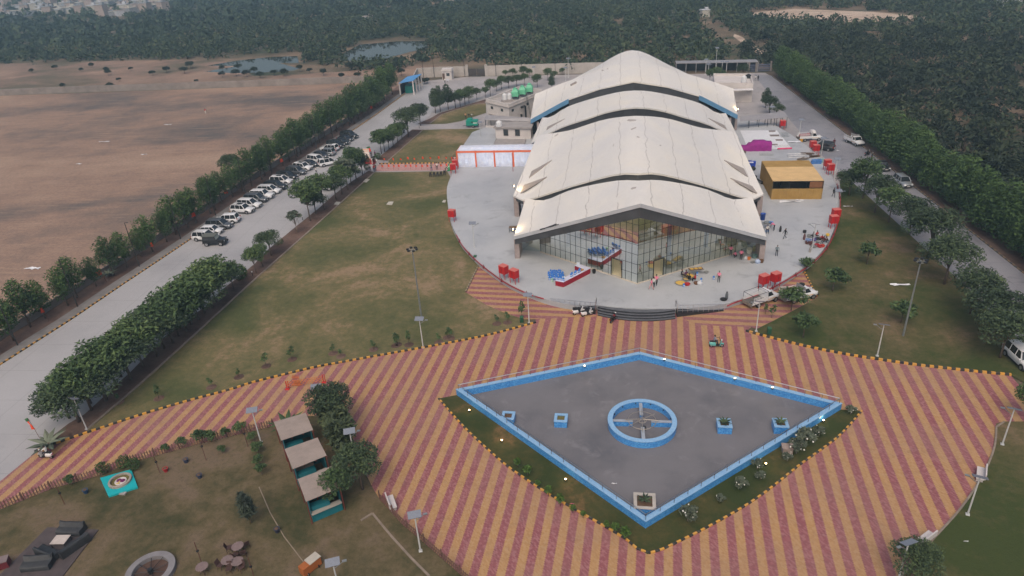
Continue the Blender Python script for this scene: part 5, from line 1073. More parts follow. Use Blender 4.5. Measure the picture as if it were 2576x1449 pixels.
a = wood(6.2, 225, 460, 5, (-420, 330), (150, 460)); sel = ~((np.hypot(a[0], a[1]) < 300) & (a[0] > 40)); woodmass('rear_wood', a[0][sel], a[1][sel], a[2], 80, 1.1, 4.6, 4.0, ML_FAR)
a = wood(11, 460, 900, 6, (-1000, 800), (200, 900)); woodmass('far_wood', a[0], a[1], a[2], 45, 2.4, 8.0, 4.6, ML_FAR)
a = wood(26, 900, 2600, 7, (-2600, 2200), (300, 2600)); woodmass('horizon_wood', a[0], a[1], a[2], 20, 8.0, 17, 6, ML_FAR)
a = wood(19, 480, 1100, 8, (-900, -200), (350, 1000), .6)
# trees among the far houses
kx, ky = a[0], a[1]; tp = W2P([(-20, 62), (-20, -30), (450, -30), (436, 24), (300, 48), (170, 62)])
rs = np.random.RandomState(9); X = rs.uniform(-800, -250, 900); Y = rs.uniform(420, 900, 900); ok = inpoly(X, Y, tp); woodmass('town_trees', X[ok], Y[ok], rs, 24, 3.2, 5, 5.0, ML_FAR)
# ================================================================== vehicles
def paint(name, c, metal=.0): return mat('car_paint_'+name, lin(c), .3, .03, 1, metal=metal, coat=.6)
PAINT = {'white': paint('white', (212, 214, 218)), 'silver': paint('silver', (160, 166, 172), .5), 'grey': paint('grey', (92, 96, 102), .4), 'black': paint('black', (28, 30, 34)), 'dark': paint('dark', (40, 46, 56), .2)}
M_TYRE = mat('tyre_rubber', (.015, .015, .016), .85, .1, 4); M_RIM = mat('alloy_rim', (.42, .43, .45), .35, .1, 4, metal=.8); M_CGLASS = mat('car_glass', (.018, .022, .026), .06, 0, spec=.8)
M_HEAD = mat('headlamp_glass', (.72, .74, .76), .15, 0); M_TAIL = mat('tail_lamp_red', (.35, .02, .02), .25, 0); M_PLATE = mat('number_plate', (.75, .75, .72), .5, 0); M_BLKTRIM = mat('black_plastic_trim', (.022, .022, .024), .6, .1, 3)
def loft(mb, st):
    """st: (x, z_low, z_high, half width) stations from rear to front -> rounded body shell"""
    rows = []
    for x, zl, zh, w in st: rows.append([(x, y, z) for y, z in ((-w*.9, zl), (-w, zl+(zh-zl)*.3), (-w, zh-.16), (-w*.9, zh-.02), (0, zh+.02), (w*.9, zh-.02), (w, zh-.16), (w, zl+(zh-zl)*.3), (w*.9, zl), (-w*.9, zl))])
    mb.grid(rows); mb.add(rows[0][:-1], [tuple(range(9))]); mb.add(rows[-1][:-1], [tuple(range(8, -1, -1))])
def wheels(t, pos, r, w=.22):
    for x, y in pos:
        mb = MB(); mb.tube([(x, y-w/2, r), (x, y+w/2, r)], r, 16); wl = mb.build('wheel', M_TYRE, t)
        mb = MB(); s = 1 if y > 0 else -1; mb.tube([(x, y+s*(w/2-.01), r), (x, y+s*(w/2+.015), r)], r*.62, 10); mb.build('rim', M_RIM, wl)
KINDS = {  # length, width, body height, roof height, bonnet start, windscreen base, roof front, roof rear, tail
    'suv': dict(L=4.6, W=.93, belt=1.03, roof=1.72, hood=.98, ws=1.02, rf=.36, rr=-1.75, tail=-2.12, nose=.78),
    'mpv': dict(L=4.7, W=.91, belt=1.02, roof=1.78, hood=.96, ws=1.25, rf=.42, rr=-1.95, tail=-2.25, nose=.72),
    'hatch': dict(L=3.9, W=.87, belt=.92, roof=1.5, hood=.88, ws=.98, rf=.32, rr=-1.4, tail=-1.85, nose=.66),
    'sedan': dict(L=4.4, W=.87, belt=.9, roof=1.46, hood=.86, ws=.95, rf=.3, rr=-.95, tail=-1.62, nose=.66),
    'bigsuv': dict(L=4.8, W=.95, belt=1.1, roof=1.84, hood=1.06, ws=1.05, rf=.45, rr=-1.9, tail=-2.25, nose=.84)}
CARDATA = {}
def car(kind, col, label, at, rz, group=None, roof=None, opt=()):
    K = KINDS[kind]; key = (kind, col, roof, opt)
    if key in CARDATA: return dup(CARDATA[key], at, rz, label, group)
    h2 = K['L']/2; W = K['W']; t = thing('parked_car', label, 'car', at, rz, group); pm = PAINT[col]; b = K['belt']
    mb = MB(); loft(mb, [(-h2, .5, b-.22, W*.84), (-h2+.12, .34, b-.04, W*.95), (-h2+.6, .26, b, W), (K['ws']-.1, .26, b, W), (K['ws']+.15, .26, K['hood'], W), (h2-.55, .28, K['hood']-.05, W*.97), (h2-.14, .32, K['nose']+.06, W*.9), (h2, .4, K['nose']-.1, W*.78)]); mb.build('body', pm, t, True)
    rb = lambda z, x0, x1, w: [(x0, -w, z), (x1, -w, z), (x1, w, z), (x0, w, z)]
    bl = rb(b-.05, K['tail'], K['ws']+.05, W*.93); rl = rb(K['roof']-.07, K['rr']-.08, K['rf']+.12, W*.74); rt = rb(K['roof'], K['rr']+.1, K['rf']-.08, W*.64)
    mb = MB()                                                   # pillars and roof skin
    for q0, q1 in ((rl, rt),): mb.add(q0+q1, [(4, 5, 6, 7), (0, 1, 5, 4), (1, 2, 6, 5), (2, 3, 7, 6), (3, 0, 4, 7)])
    mb.build('roof', PAINT[roof] if roof else pm, t, True)
    mb = MB()
    for i in range(4): v0, v1 = Vector(bl[i]), Vector(rl[i]); mb.tube([v0, v1], .06, 4)
    for xx in (.02, K['rr']*.55):
        for s in (-1, 1): mb.tube([(xx, s*W*.935, b-.04), (xx-.05, s*W*.75, K['roof']-.07)], .045, 4)
    mb.parts('pillar', pm, t)
    e = .015; nb, nr = [Vector(v) for v in bl], [Vector(v) for v in rl]
    for nm, i, j in (('windscreen', 1, 2), ('rear_window', 3, 0), ('side_window', 0, 1), ('side_window', 2, 3)):
        mb = MB(); mb.quad(nb[i], nb[j], nr[j], nr[i]); mb.build(nm, M_CGLASS, t)
    for s in (-1, 1):
        mb = MB(); mb.box((h2-.16, s*W*.66, K['nose']+.02), (.2, .36, .14), -s*.35); mb.build('headlight', M_HEAD, t)
        mb = MB(); mb.box((-h2+.08, s*W*.78, b-.18), (.14, .2, .3), s*.2); mb.build('tail_light', M_TAIL, t)
        mb = MB(); mb.box((K['ws']-.05, s*(W+.1), b+.02), (.16, .2, .14)); mb.build('wing_mirror', pm, t)
    mb = MB(); mb.box((h2-.03, 0, .46), (.12, W*1.5, .2)); mb.box((h2-.01, 0, K['nose']-.12), (.06, W*.95, .16)); mb.box((-h2+.03, 0, .44), (.12, W*1.6, .2))
    for s in (-1, 1): mb.box((0, s*W*.985, .3), (K['L']*.62, .06, .12))
    mb.parts(['bumper', 'grille', 'bumper', 'sill', 'sill'], M_BLKTRIM, t)
    mb = MB(); mb.box((h2+.035, 0, .5), (.02, .5, .11)); mb.box((-h2-.035, 0, .62), (.02, .5, .11)); mb.parts('number_plate', M_PLATE, t)
    if 'rails' in opt:
        mb = MB()
        for s in (-1, 1): mb.tube([(K['rr']+.15, s*W*.66, K['roof']+.03), (K['rf']-.2, s*W*.66, K['roof']+.03)], .025, 4)
        mb.parts('roof_rail', M_BLKTRIM, t)
    if 'sunroof' in opt: mb = MB(); mb.box((-.35, 0, K['roof']+.006), (1.2, .8, .012)); mb.build('sunroof', M_CGLASS, t)
    r = .34 if kind != 'hatch' else .3; wb = K['L']*.295
    mb = MB()
    for x in (wb+.02, -wb):
        for s in (-1, 1): mb.tube([(x, s*(W-.12), r+.03), (x, s*(W+.005), r+.03)], r+.07, 14)
    mb.parts('wheel_arch', M_BLKTRIM, t); wheels(t, [(x, s*(W-.08)) for x in (wb+.02, -wb) for s in (-1, 1)], r)
    CARDATA[key] = t; return t
def place(near_rear, near_front, W=.9):
    """from the two near-side wheel contact points"""
    a, b = g(*near_rear), g(*near_front); d = (b-a).normalized(); n = Vector((-d.y, d.x, 0)); c_ = (a+b)/2
    if n.dot(c_) < 0: n = -n
    c_ = c_+n*W*.9; c_.z = .008; return c_, atan2(d.y, d.x)
zA = lambda x, y: Z(680, 700, x, y); zB = lambda x, y: Z(1000, 480, x, y)
GC = 'cars parked side by side along the left road'
CARS = [('suv', 'white', zA(215, 825), zA(470, 830), 'white car at the near end of the parked row, half behind the black jeep', None, ('rails',)),
        ('hatch', 'white', zA(330, 735), zA(550, 730), 'small white hatchback parked second in the row, next to the black jeep', None, ()),
        ('mpv', 'grey', zA(430, 650), zA(680, 650), 'dark grey people carrier with a blue-grey bonnet, third in the parked row', None, ()),
        ('suv', 'white', zA(795, 560), zA(560, 568), 'white car parked nose-in with its red tail lamps to the road, fourth in the row', 'white', ()),
        ('suv', 'white', zA(800, 405), zA(1000, 415), 'white sport utility car with roof rails, fifth car of the parked row', None, ('rails', 'sunroof')),
        ('mpv', 'white', zA(900, 330), zA(1115, 337), 'white people carrier with a dark grille, sixth in the parked row', None, ()),
        ('mpv', 'grey', zA(985, 250), zA(1235, 252), 'grey people carrier seventh in the parked row, between two white cars', None, ()),
        ('bigsuv', 'white', zA(1090, 195), zA(1310, 195), 'large white sport utility car with big dark wheels, eighth in the parked row', None, ()),
        ('mpv', 'white', zA(1200, 120), zA(1425, 120), 'white people carrier ninth in the parked row, before the first black car', None, ('rails',)),
        ('bigsuv', 'black', zB(0, 940), zB(225, 945), 'black car tenth in the parked row, between two white people carriers', None, ()),
        ('mpv', 'white', zB(100, 858), zB(310, 860), 'white people carrier eleventh in the parked row, between two black cars', None, ('sunroof',)),
        ('bigsuv', 'black', zB(185, 785), zB(385, 800), 'big black sport utility car twelfth in the parked row', None, ('rails',)),
        ('mpv', 'grey', zB(320, 705), zB(525, 720), 'grey people carrier thirteenth in the parked row', None, ('rails',)),
        ('suv', 'white', zB(420, 640), zB(620, 655), 'white car with a dark glass sunroof, fourteenth in the parked row', None, ('sunroof',)),
        ('sedan', 'dark', zB(520, 590), zB(725, 600), 'dark car fifteenth in the parked row, between the sunroof car and a white people carrier', None, ()),
        ('mpv', 'white', zB(635, 520), zB(815, 545), 'white people carrier sixteenth in the parked row, behind the one driving off', 'white', ()),
        ('hatch', 'dark', zB(710, 450), zB(890, 472), 'small dark car seventeenth in the parked row, below the silver one', None, ()),
        ('suv', 'silver', zB(955, 428), zB(800, 425), 'silver car parked nose-in, eighteenth in the row', None, ('rails',)),
        ('suv', 'white', zB(1010, 365), zB(850, 358), 'white car parked nose-in just behind the silver one', None, ('sunroof',)),
        ('bigsuv', 'black', zB(925, 300), zB(1100, 320), 'black sport utility car above the white nose-in car, first of the last four dark cars', None, ('sunroof',)),
        ('sedan', 'black', zB(1030, 250), zB(1180, 265), 'black saloon, second of the last four dark cars in the row', None, ()),
        ('sedan', 'dark', zB(1080, 200), zB(1245, 215), 'dark blue-grey saloon, third of the last four dark cars in the row', None, ()),
        ('bigsuv', 'black', zB(1140, 158), zB(1305, 172), 'black sport utility car at the far end of the parked row', None, ('rails', 'sunroof'))]
for kind, col, a, b, lab, roof, opt in CARS: c_, rz = place(a, b); car(kind, col, lab, c_, rz, GC, roof, opt)
c_, rz = place(zB(975, 612), zB(1045, 545)); car('mpv', 'white', 'white people carrier driving away in the middle of the left road', g(828, 415), radians(38), None, None, ('rails', 'sunroof'))['label'] = 'white people carrier out in the middle of the left road, away from the parked row'
car('suv', 'white', 'white car half hidden behind the trees of the middle planting strip', g(836, 472), radians(75)); car('suv', 'silver', 'silver car half hidden behind the trees of the upper planting strip', g(1003, 338), radians(80))
car('suv', 'silver', 'silver car with a dark windscreen parked by the right kerb, nearest of the right road', g(2269, 465), radians(-84)); car('sedan', 'black', 'black car facing the viewer at the right kerb under the trees', g(2218, 424), radians(-86)); car('bigsuv', 'white', 'white car at the right edge of the picture, half under a tree', g(2568, 912), radians(-84), None, 'white'); car('suv', 'black', 'black car with a red-lamped tail, parked beside the two red boxes in the right yard', g(2069, 376), radians(150), None, None, ('rails',))
# black off-roader
c_, rz = place(zA(385, 905), zA(600, 897)); t = thing('off_road_jeep', 'black boxy jeep with a grey-green canvas roof, out in front of the parked row', 'jeep', c_, rz)
mb = MB(); mb.box((-.45, 0, .85), (2.75, 1.66, .62)); mb.box((1.35, 0, .86), (1.1, 1.4, .5)); mb.box((1.55, 0, .5), (.9, 1.5, .25)); mb.build('body', PAINT['black'], t); mb = MB(); mb.box((-.65, 0, 1.46), (2.3, 1.56, .62), 0, .93); mb.build('side_windows', M_CGLASS, t)
mb = MB(); mb.box((-.68, 0, 1.8), (2.4, 1.6, .1)); mb.build('roof', mat('canvas_grey', lin((92, 96, 92)), .9, .12, 2), t); mb = MB(); mb.add([(.58, -.74, 1.16), (.58, .74, 1.16), (.42, .7, 1.76), (.42, -.7, 1.76)], [(0, 1, 2, 3)]); mb.build('windscreen', mat('pale_windscreen', lin((150, 158, 152)), .1, 0), t)
mb = MB(); mb.box((1.4, .8, .72), (.85, .22, .1)); mb.box((1.4, -.8, .72), (.85, .22, .1)); mb.box((-1.15, .86, .72), (.85, .18, .1)); mb.box((-1.15, -.86, .72), (.85, .18, .1)); mb.box((1.95, 0, .52), (.14, 1.6, .18)); mb.box((-1.86, 0, .5), (.1, 1.6, .18)); mb.parts(['wing']*4+['bumper']*2, M_BLKTRIM, t)
for s in (-1, 1):
    mb = MB(); mb.tube([(1.88, s*.52, .9), (1.93, s*.52, .9)], .11, 10); mb.build('headlight', M_HEAD, t)
mb = MB(); mb.tube([(-1.85, .1, 1.0), (-2.05, .1, 1.0)], .34, 14); mb.build('spare_wheel', M_TYRE, t); wheels(t, [(x, s*.76) for x in (1.25, -1.2) for s in (-1, 1)], .38, .26)
# pickups
def pickup(label, at, rz, cage='rail', load=None, canopy=False):
    t = thing('pickup_truck', label, 'pickup truck', at, rz); W_ = PAINT['white']
    mb = MB(); loft(mb, [(.25, .5, 1.12, .84), (.4, .42, 1.16, .86), (1.15, .42, 1.16, .86), (1.35, .42, 1.1, .85), (2.1, .45, 1.02, .82), (2.32, .5, .88, .76), (2.38, .55, .78, .7)]); mb.build('cab_body', W_, t, True)
    mb = MB(); mb.add([(.22, -.8, 1.1), (1.28, -.8, 1.1), (1.28, .8, 1.1), (.22, .8, 1.1), (.28, -.68, 1.72), (.85, -.68, 1.72), (.85, .68, 1.72), (.28, .68, 1.72)], [(4, 5, 6, 7), (3, 0, 4, 7)]); mb.box((.56, 0, 1.75), (.66, 1.4, .06)); mb.build('cab_roof', W_, t)
    for nm, q in (('windscreen', [(1.28, -.8, 1.1), (1.28, .8, 1.1), (.85, .68, 1.72), (.85, -.68, 1.72)]), ('side_window', [(.3, -.79, 1.14), (1.2, -.79, 1.14), (.84, -.69, 1.66), (.34, -.69, 1.66)]), ('side_window', [(.3, .79, 1.14), (1.2, .79, 1.14), (.84, .69, 1.66), (.34, .69, 1.66)])):
        mb = MB(); mb.quad(*q); mb.build(nm, M_CGLASS, t)
    mb = MB()
    for s in (-1, 1): mb.tube([(1.26, s*.8, 1.1), (.85, s*.68, 1.72)], .04, 4); mb.tube([(.26, s*.8, 1.1), (.3, s*.68, 1.72)], .05, 4)
    mb.parts('pillar', W_, t)
    mb = MB(); mb.box((-1.15, 0, .72), (2.7, 1.76, .1)); mb.box((-1.15, .86, 1.0), (2.7, .05, .5)); mb.box((-1.15, -.86, 1.0), (2.7, .05, .5)); mb.box((.18, 0, 1.1), (.05, 1.76, .7)); mb.build('cargo_bed', W_, t)
    mb = MB(); mb.box((-1.15, 0, .775), (2.64, 1.66, .01)); mb.build('bed_floor', mat('dirty_bed_floor', lin((92, 88, 84)), .9, .25, 3), t)
    mb = MB(); mb.box((-2.62, 0, .7), (.06, 1.72, .42), 0); mb.build('tailgate', mat('dirty_tailgate', lin((122, 114, 106)), .8, .2, 3), t)
    for s in (-1, 1):
        mb = MB()
        for i in range(11): x = -2.45+i*.26; mb.tube([(x, s*.86, 1.25), (x, s*.86, 1.62)], .022, 4)
        mb.tube([(-2.48, s*.86, 1.62), (.18, s*.86, 1.62)], .03, 4); mb.tube([(-2.48, s*.86, 1.43), (.18, s*.86, 1.43)], .02, 4)
        mb.build('side_rail', W_, t)
    mb = MB()
    if cage == 'frame':
        for s in (-1, 1):
            for x in (-2.46, .16): mb.tube([(x, s*.86, .75), (x, s*.86, 2.0)], .035, 4)
            mb.tube([(-2.46, s*.86, 2.0), (.16, s*.86, 2.0)], .035, 4)
        for x in (-2.46, .16): mb.tube([(x, -.86, 2.0), (x, .86, 2.0)], .035, 4)
        mb.build('bed_frame', M_DARKM, t)
    else:
        mb.box((.15, 0, 1.6), (.06, 1.72, .9)); mb.build('headboard', M_SHEET, t)
    for s in (-1, 1):
        mb = MB(); mb.box((2.33, s*.6, .88), (.08, .24, .16)); mb.build('headlight', M_HEAD, t); mb = MB(); mb.box((-2.6, s*.78, .62), (.06, .14, .14)); mb.build('tail_light', M_TAIL, t)
    mb = MB(); mb.box((2.42, 0, .52), (.14, 1.66, .22)); mb.box((-1.1, 0, .55), (2.6, .7, .16)); mb.build('chassis', M_BLKTRIM, t); mb = MB(); mb.box((.7, -.867, .78), (1.6, .012, .06)); mb.box((.7, .867, .78), (1.6, .012, .06)); mb.parts('orange_stripe', mat('orange_stripe', lin((206, 150, 84)), .6), t)
    wheels(t, [(x, s*.76) for x in (1.62, -1.3) for s in (-1, 1)], .36, .24)
    if load:
        mb = MB(); rs = random.Random(4)
        for i in range(30): mb.box((-1.15+rs.uniform(-1.1, 1.1), rs.uniform(-.6, .6), .95+rs.random()*.5), (.4, .3, .3), rs.random()*3)
        mb.build('cargo', mat('red_white_load', lin((172, 120, 124)), .8, .3, 4), t)
    if canopy: mb = MB(); mb.box((.45, 0, 2.0), (1.0, 1.5, .5), 0, .7); mb.build('roof_load', mat('white_tarp', lin((206, 204, 206)), .7), t)
    return t
zP = lambda x, y: Z(2700, 1020, x, y, 480)
c_, rz = place(zP(740, 735), zP(1110, 600)); pickup('white pickup with a dark tubular frame over its empty bed, parked by the terrace', c_, rz, 'frame')
c_, rz = place(zP(1430, 650), zP(1880, 545)); t = pickup('second white pickup with a tyre behind its cab, half hidden by a small tree', c_, rz, 'rail'); mb = MB(); mb.lathe((.5, .3, 1.8), ((.18, 0), (.36, .02), (.38, .12), (.36, .22), (.18, .24)), 14); mb.build('spare_tyre', M_TYRE, t)
c_, rz = place(Z(2680, 280, 1340, 1015), Z(2680, 280, 1565, 1002)); pickup('white pickup loaded with goods standing in the right yard', c_, rz, 'rail', True, True)
c_ = g(2148, 362); t = pickup('small white truck parked under the trees on the far side of the right road', c_, radians(-70), 'rail')
# two-wheelers
def scooter(label, at, rz, body, seatm=None, kind='scooter', name=None):
    t = thing(name or 'scooter', label, kind, at, rz); sm_ = seatm or M_BLKTRIM
    for x in (.62, -.6):
        mb = MB(); mb.tube([(x, -.06, .24), (x, .06, .24)], .24, 12); w = mb.build('wheel', M_TYRE, t); mb = MB(); mb.tube([(x, -.065, .24), (x, .065, .24)], .13, 8); mb.build('rim', M_RIM, w)
    if kind == 'scooter':
        mb = MB(); loft(mb, [(-.88, .5, .7, .1), (-.7, .34, .78, .2), (-.25, .3, .74, .22), (-.1, .3, .6, .18)]); mb.build('rear_body', body, t, True)
        mb = MB(); mb.box((.12, 0, .3), (.5, .36, .1)); mb.build('footboard', M_BLKTRIM, t); mb = MB(); mb.add([(.34, -.22, .3), (.34, .22, .3), (.5, .18, .95), (.5, -.18, .95), (.42, -.2, .28), (.42, .2, .28), (.58, .14, .95), (.58, -.14, .95)], [(0, 3, 2, 1), (4, 5, 6, 7), (0, 1, 5, 4), (1, 2, 6, 5), (2, 3, 7, 6), (3, 0, 4, 7)]); mb.box((.62, 0, .5), (.4, .16, .12)); mb.build('front_shield', body, t)
        mb = MB(); mb.box((-.42, 0, .8), (.75, .28, .1)); mb.build('seat', sm_, t)
    else:
        mb = MB(); mb.tube([(-.6, 0, .3), (-.1, 0, .45), (.35, 0, .8)], .06, 6); mb.tube([(.62, 0, .26), (.42, 0, .85)], .05, 6); mb.box((-.02, 0, .4), (.4, .26, .34)); mb.tube([(-.1, -.14, .3), (-.75, -.16, .36)], .05, 6); mb.build('frame_and_engine', M_DARKM, t)
        mb = MB(); mb.box((.15, 0, .78), (.45, .26, .2), 0, .75); mb.build('fuel_tank', body, t); mb = MB(); mb.box((-.38, 0, .78), (.65, .26, .1)); mb.box((-.75, 0, .66), (.3, .14, .08)); mb.build('seat', sm_, t)
    mb = MB(); mb.tube([(.42, 0, .9), (.36, 0, 1.05)], .04, 6); mb.tube([(.3, -.34, 1.06), (.4, 0, 1.02), (.3, .34, 1.06)], .028, 6); mb.build('handlebar', M_DARKM, t); mb = MB(); mb.box((.55, 0, .98), (.12, .18, .14)); mb.build('headlight', M_HEAD, t)
    mb = MB()
    for s in (-1, 1): mb.tube([(.3, s*.26, 1.06), (.3, s*.32, 1.24)], .012, 4); mb.box((.3, s*.33, 1.26), (.03, .12, .07))
    mb.parts(['mirror_stalk', 'mirror'], M_DARKM, t); mb = MB(); mb.box((-.9, 0, .62), (.06, .2, .08)); mb.build('tail_light', M_TAIL, t); return t
SW = mat('scooter_white', lin((214, 214, 216)), .3, .03, coat=.5); STQ = mat('scooter_turquoise', lin((98, 176, 172)), .3, .05, coat=.5); SRD = mat('bike_red', lin((120, 36, 40)), .35, .05, coat=.5); SBK = mat('bike_black', lin((36, 37, 40)), .4, .05, coat=.4)
scooter('white scooter parked left of the entrance stairs, the left one of the pair', g(1456, 790), radians(28), SW); scooter('white scooter parked left of the entrance stairs, the one closer to the steps', g(1477, 794), radians(28), SW)
scooter('red and black motorcycle standing at the foot of the entrance stairs', g(1543, 808), radians(62), SRD, None, 'motorcycle', 'motorcycle')
sc1 = scooter('turquoise and white scooter being ridden across the striped plaza', g(1802, 873), radians(2), STQ); sc2 = scooter('white scooter being ridden where the left road meets the striped plaza', g(118, 1152), radians(178), SW)
for x, y, lab in ((2112, 443, 'dark motorcycle in the shrubs by the two far red boxes, left one'), (2119, 447, 'dark motorcycle in the shrubs by the two far red boxes, right one'), (2181, 391, 'dark motorcycle under the hedge trees of the right road, farther one'), (2193, 398, 'dark motorcycle under the hedge trees of the right road, nearer one'), (943, 402, 'dark motorcycle parked among the people at the road end of the pink walkway')): scooter(lab, g(x, y), radians(random.uniform(20, 70)), SBK, None, 'motorcycle', 'motorcycle')
# generator trailer
t = thing('generator_trailer', 'teal generator on a two-wheeled trailer beside the driveway', 'generator', g(1189, 320)); mb = MB(); mb.box((0, 0, 1.25), (3.0, 1.5, 1.3)); mb.box((-.55, 0, 2.1), (1.2, 1.2, .4)); M_TEAL = mat('teal_paint', lin((30, 140, 124)), .5, .1, 1); mb.build('housing', M_TEAL, t)
mb = MB(); mb.box((0, 0, .52), (3.2, 1.3, .12)); mb.tube([(-1.5, 0, .5), (-2.5, 0, .42)], .06, 5); mb.build('chassis', M_DARKM, t); mb = MB(); mb.box((.85, -.76, 1.25), (1.0, .02, .2)); mb.build('name_strip', M_PLATE, t); mb = MB(); mb.box((.1, -.755, 1.45), (.5, .012, .3)); mb.build('control_door', M_BLKTRIM, t); wheels(t, [(.3, s*.72) for s in (-1, 1)], .34, .22)
# ================================================================== lamps, masts, flags
M_POLEW = mat('white_pole_paint', lin((190, 192, 194)), .5, .06, 2); M_SOLAR = mat('solar_panel', lin((120, 126, 138)), .25, .08, 6); M_POLEB = mat('black_pole_paint', lin((44, 42, 42)), .6, .1, 2); M_GALV = mat('galvanised_steel', lin((140, 146, 150)), .45, .1, 2, metal=.5)
def solar(at, rz, label, h_=4.1, panel=0, arm=True):
    t = thing('solar_street_lamp', label, 'street lamp', at, rz); mb = MB(); mb.tube([(0, 0, 0), (0, 0, h_)], [.075, .05], 8); mb.box((0, 0, .03), (.3, .3, .06)); mb.build('pole', M_POLEW, t)
    mb = MB(); c_ = Vector((0, 0, h_+.08)); u = Vector((.55, 0, 0)); v = Vector((0, .3, .12)); mb.add([c_-u-v, c_+u-v, c_+u+v, c_-u+v]+[c_-u-v-Vector((0, 0, .05)), c_+u-v-Vector((0, 0, .05)), c_+u+v-Vector((0, 0, .05)), c_-u+v-Vector((0, 0, .05))], [(0, 1, 2, 3), (7, 6, 5, 4), (0, 4, 5, 1), (1, 5, 6, 2), (2, 6, 7, 3), (3, 7, 4, 0)]); mb.build('solar_panel', M_SOLAR, t)
    if arm: mb = MB(); mb.tube([(0, 0, h_-.65), (.75, 0, h_-.15)], .03, 5); mb.box((.86, 0, h_-.1), (.34, .2, .07)); mb.build('lamp_arm', M_GALV, t)
    return t
for x, y, z, rz, lab in ((1064.7, 874.7, .04, 0, 'white solar lamp post on the painted kerb in front of the tall floodlight mast'), (1331.2, 812.3, .04, 0, 'white solar lamp post at the lawn corner left of the entrance stairs'), (2206.7, 895.3, .04, 2.9, 'white solar lamp post at the kerb of the right lawn'), (1902.3, 833, .04, 3.1, 'white solar lamp post in front of the white pickup with the frame'), (218.3, 1079.3, .05, 2.8, 'white solar lamp post in the soil strip near the left road corner'), (656.7, 1112.7, .05, .3, 'white solar lamp post inside the picket fence left of the kiosks'), (1058, 1386, .05, .35, 'white solar lamp post on the plaza edge in the bottom middle'), (2521.3, 1117.7, .05, 2.8, 'white solar lamp post on the right edge of the plaza, uppermost'), (2434, 1294.3, .05, 2.8, 'leaning white solar lamp post beside the upper bench on the right'), (896.5, 1168.6, .05, .35, 'white solar lamp post at the plaza edge between the two kiosk trees'), (813, 1052, .05, .3, 'white solar lamp whose top sticks out above the kiosk tree'), (2258, 1462, .05, 3.6, 'white solar lamp behind the tree at the bottom right'), (860, 1508, .05, .4, 'white solar lamp cut off by the bottom edge in the park'),
                          (1193.7, 622, ZP, .1, 'thin white lamp post on the left part of the terrace'), (2042.5, 629.5, ZP, 2.7, 'white lamp post standing among the seated cooks on the right terrace'), (2097.8, 454.7, ZP, .1, 'white lamp post at the right terrace edge by the two far red boxes'), (2100, 540, ZP, .1, 'white lamp post at the right terrace edge nearest the walking man'), (1937.8, 312.8, .1, .2, 'white lamp post in front of the grey side canopy'), (2009.5, 347.8, .1, .1, 'thin lamp post beside the loaded white pickup'), (2064.5, 397.8, .1, .1, 'white lamp post beside the black car in the right yard'), (1210, 350.4, .05, .1, 'white lamp post on the upper lawn by the low service block'), (1283, 322, .05, .1, 'white lamp post rising behind the low service block')):
    solar(g(x, y, z), rz, lab)
for i, (x, y, hh) in enumerate(((1774, 187, 4.5), (1781, 188, 3.2), (1799, 188, 8), (1815, 187, 3.8), (1826, 189, 4), (1344, 201, 4), (1423, 203, 4), (1430, 195, 6))): solar(g(x, y), .1, 'small white lamp post in the rear yard behind the hall', hh)['group'] = 'white lamp posts of the rear yard'
def mast(at, label, h_):
    t = thing('floodlight_mast', label, 'light mast', at); mb = MB(); mb.tube([(0, 0, 0), (0, 0, h_)], [.13, .07], 8); mb.build('mast_pole', M_GALV, t); mb = MB()
    L = [(.55*cos(q*pi/8), .55*sin(q*pi/8), h_-.1) for q in range(17)]; mb.tube(L, .03, 5)
    for q in range(4): mb.tube([(0, 0, h_-.1), L[q*4]], .025, 4)
    mb.build('head_ring', M_GALV, t)
    for q in range(6): a = q*pi/3; mb = MB(); mb.box((cos(a)*.6, sin(a)*.6, h_-.02), (.3, .3, .16), a); mb.build('floodlight', M_DARKM, t)
mast(g(1060.3, 798, .04), 'tall floodlight mast with a ring of lamps on the left lawn', 10.0); mast(g(2271.7, 844.7, .04), 'tall floodlight mast with a ring of lamps on the right lawn', 9.9)
def blackpole(at, label, h_=7.7, group=None, rz=0):
    t = thing('black_lamp_pole', label, 'lamp pole', at, rz, group); mb = MB(); mb.tube([(0, 0, 0), (0, 0, h_)], [.09, .05], 6); mb.build('pole', M_POLEB, t); mb = MB(); mb.tube([(0, 0, h_), (.35, 0, h_+.05)], .03, 4); mb.box((.45, 0, h_+.04), (.35, .14, .07)); mb.box((.06, 0, h_*.55), (.14, .18, .3)); mb.build('lamp_head', M_POLEB, t)
for x, y in ((45, 869.7), (195.7, 772.3), (351, 671.3), (455, 602.3), (543, 543), (620, 492), (685.8, 445.3), (746.6, 410.3), (797.5, 376), (838, 348.7), (880, 318), (917, 290)): blackpole(g(x, y, .06), 'black street lamp pole in the verge of the left road', 7.7, 'black lamp poles along the left road')
for x, y in ((1067, 204), (1093, 194.3), (1169.6, 193.4), (1248, 191.8), (1313, 189), (1397, 187)): blackpole(g(x, y), 'black pole standing along the rear boundary wall', 6.6, 'black poles along the rear wall')
for x, y in ((2405, 443), (2515, 580), (2590, 700)): blackpole(g(x, y), 'grey lamp pole rising out of the hedge trees on the right road', 7.5, 'lamp poles in the right hedge', pi)
M_FLAGO = mat('orange_flag_cloth', lin((224, 74, 40)), .8, .1, 2); M_FLAGG = mat('green_flag_cloth', lin((52, 104, 62)), .8, .1, 2); M_FLAGW = mat('white_flag_cloth', lin((220, 214, 206)), .8, .05, 2); M_STICK = mat('flag_stick', lin((96, 66, 52)), .8)
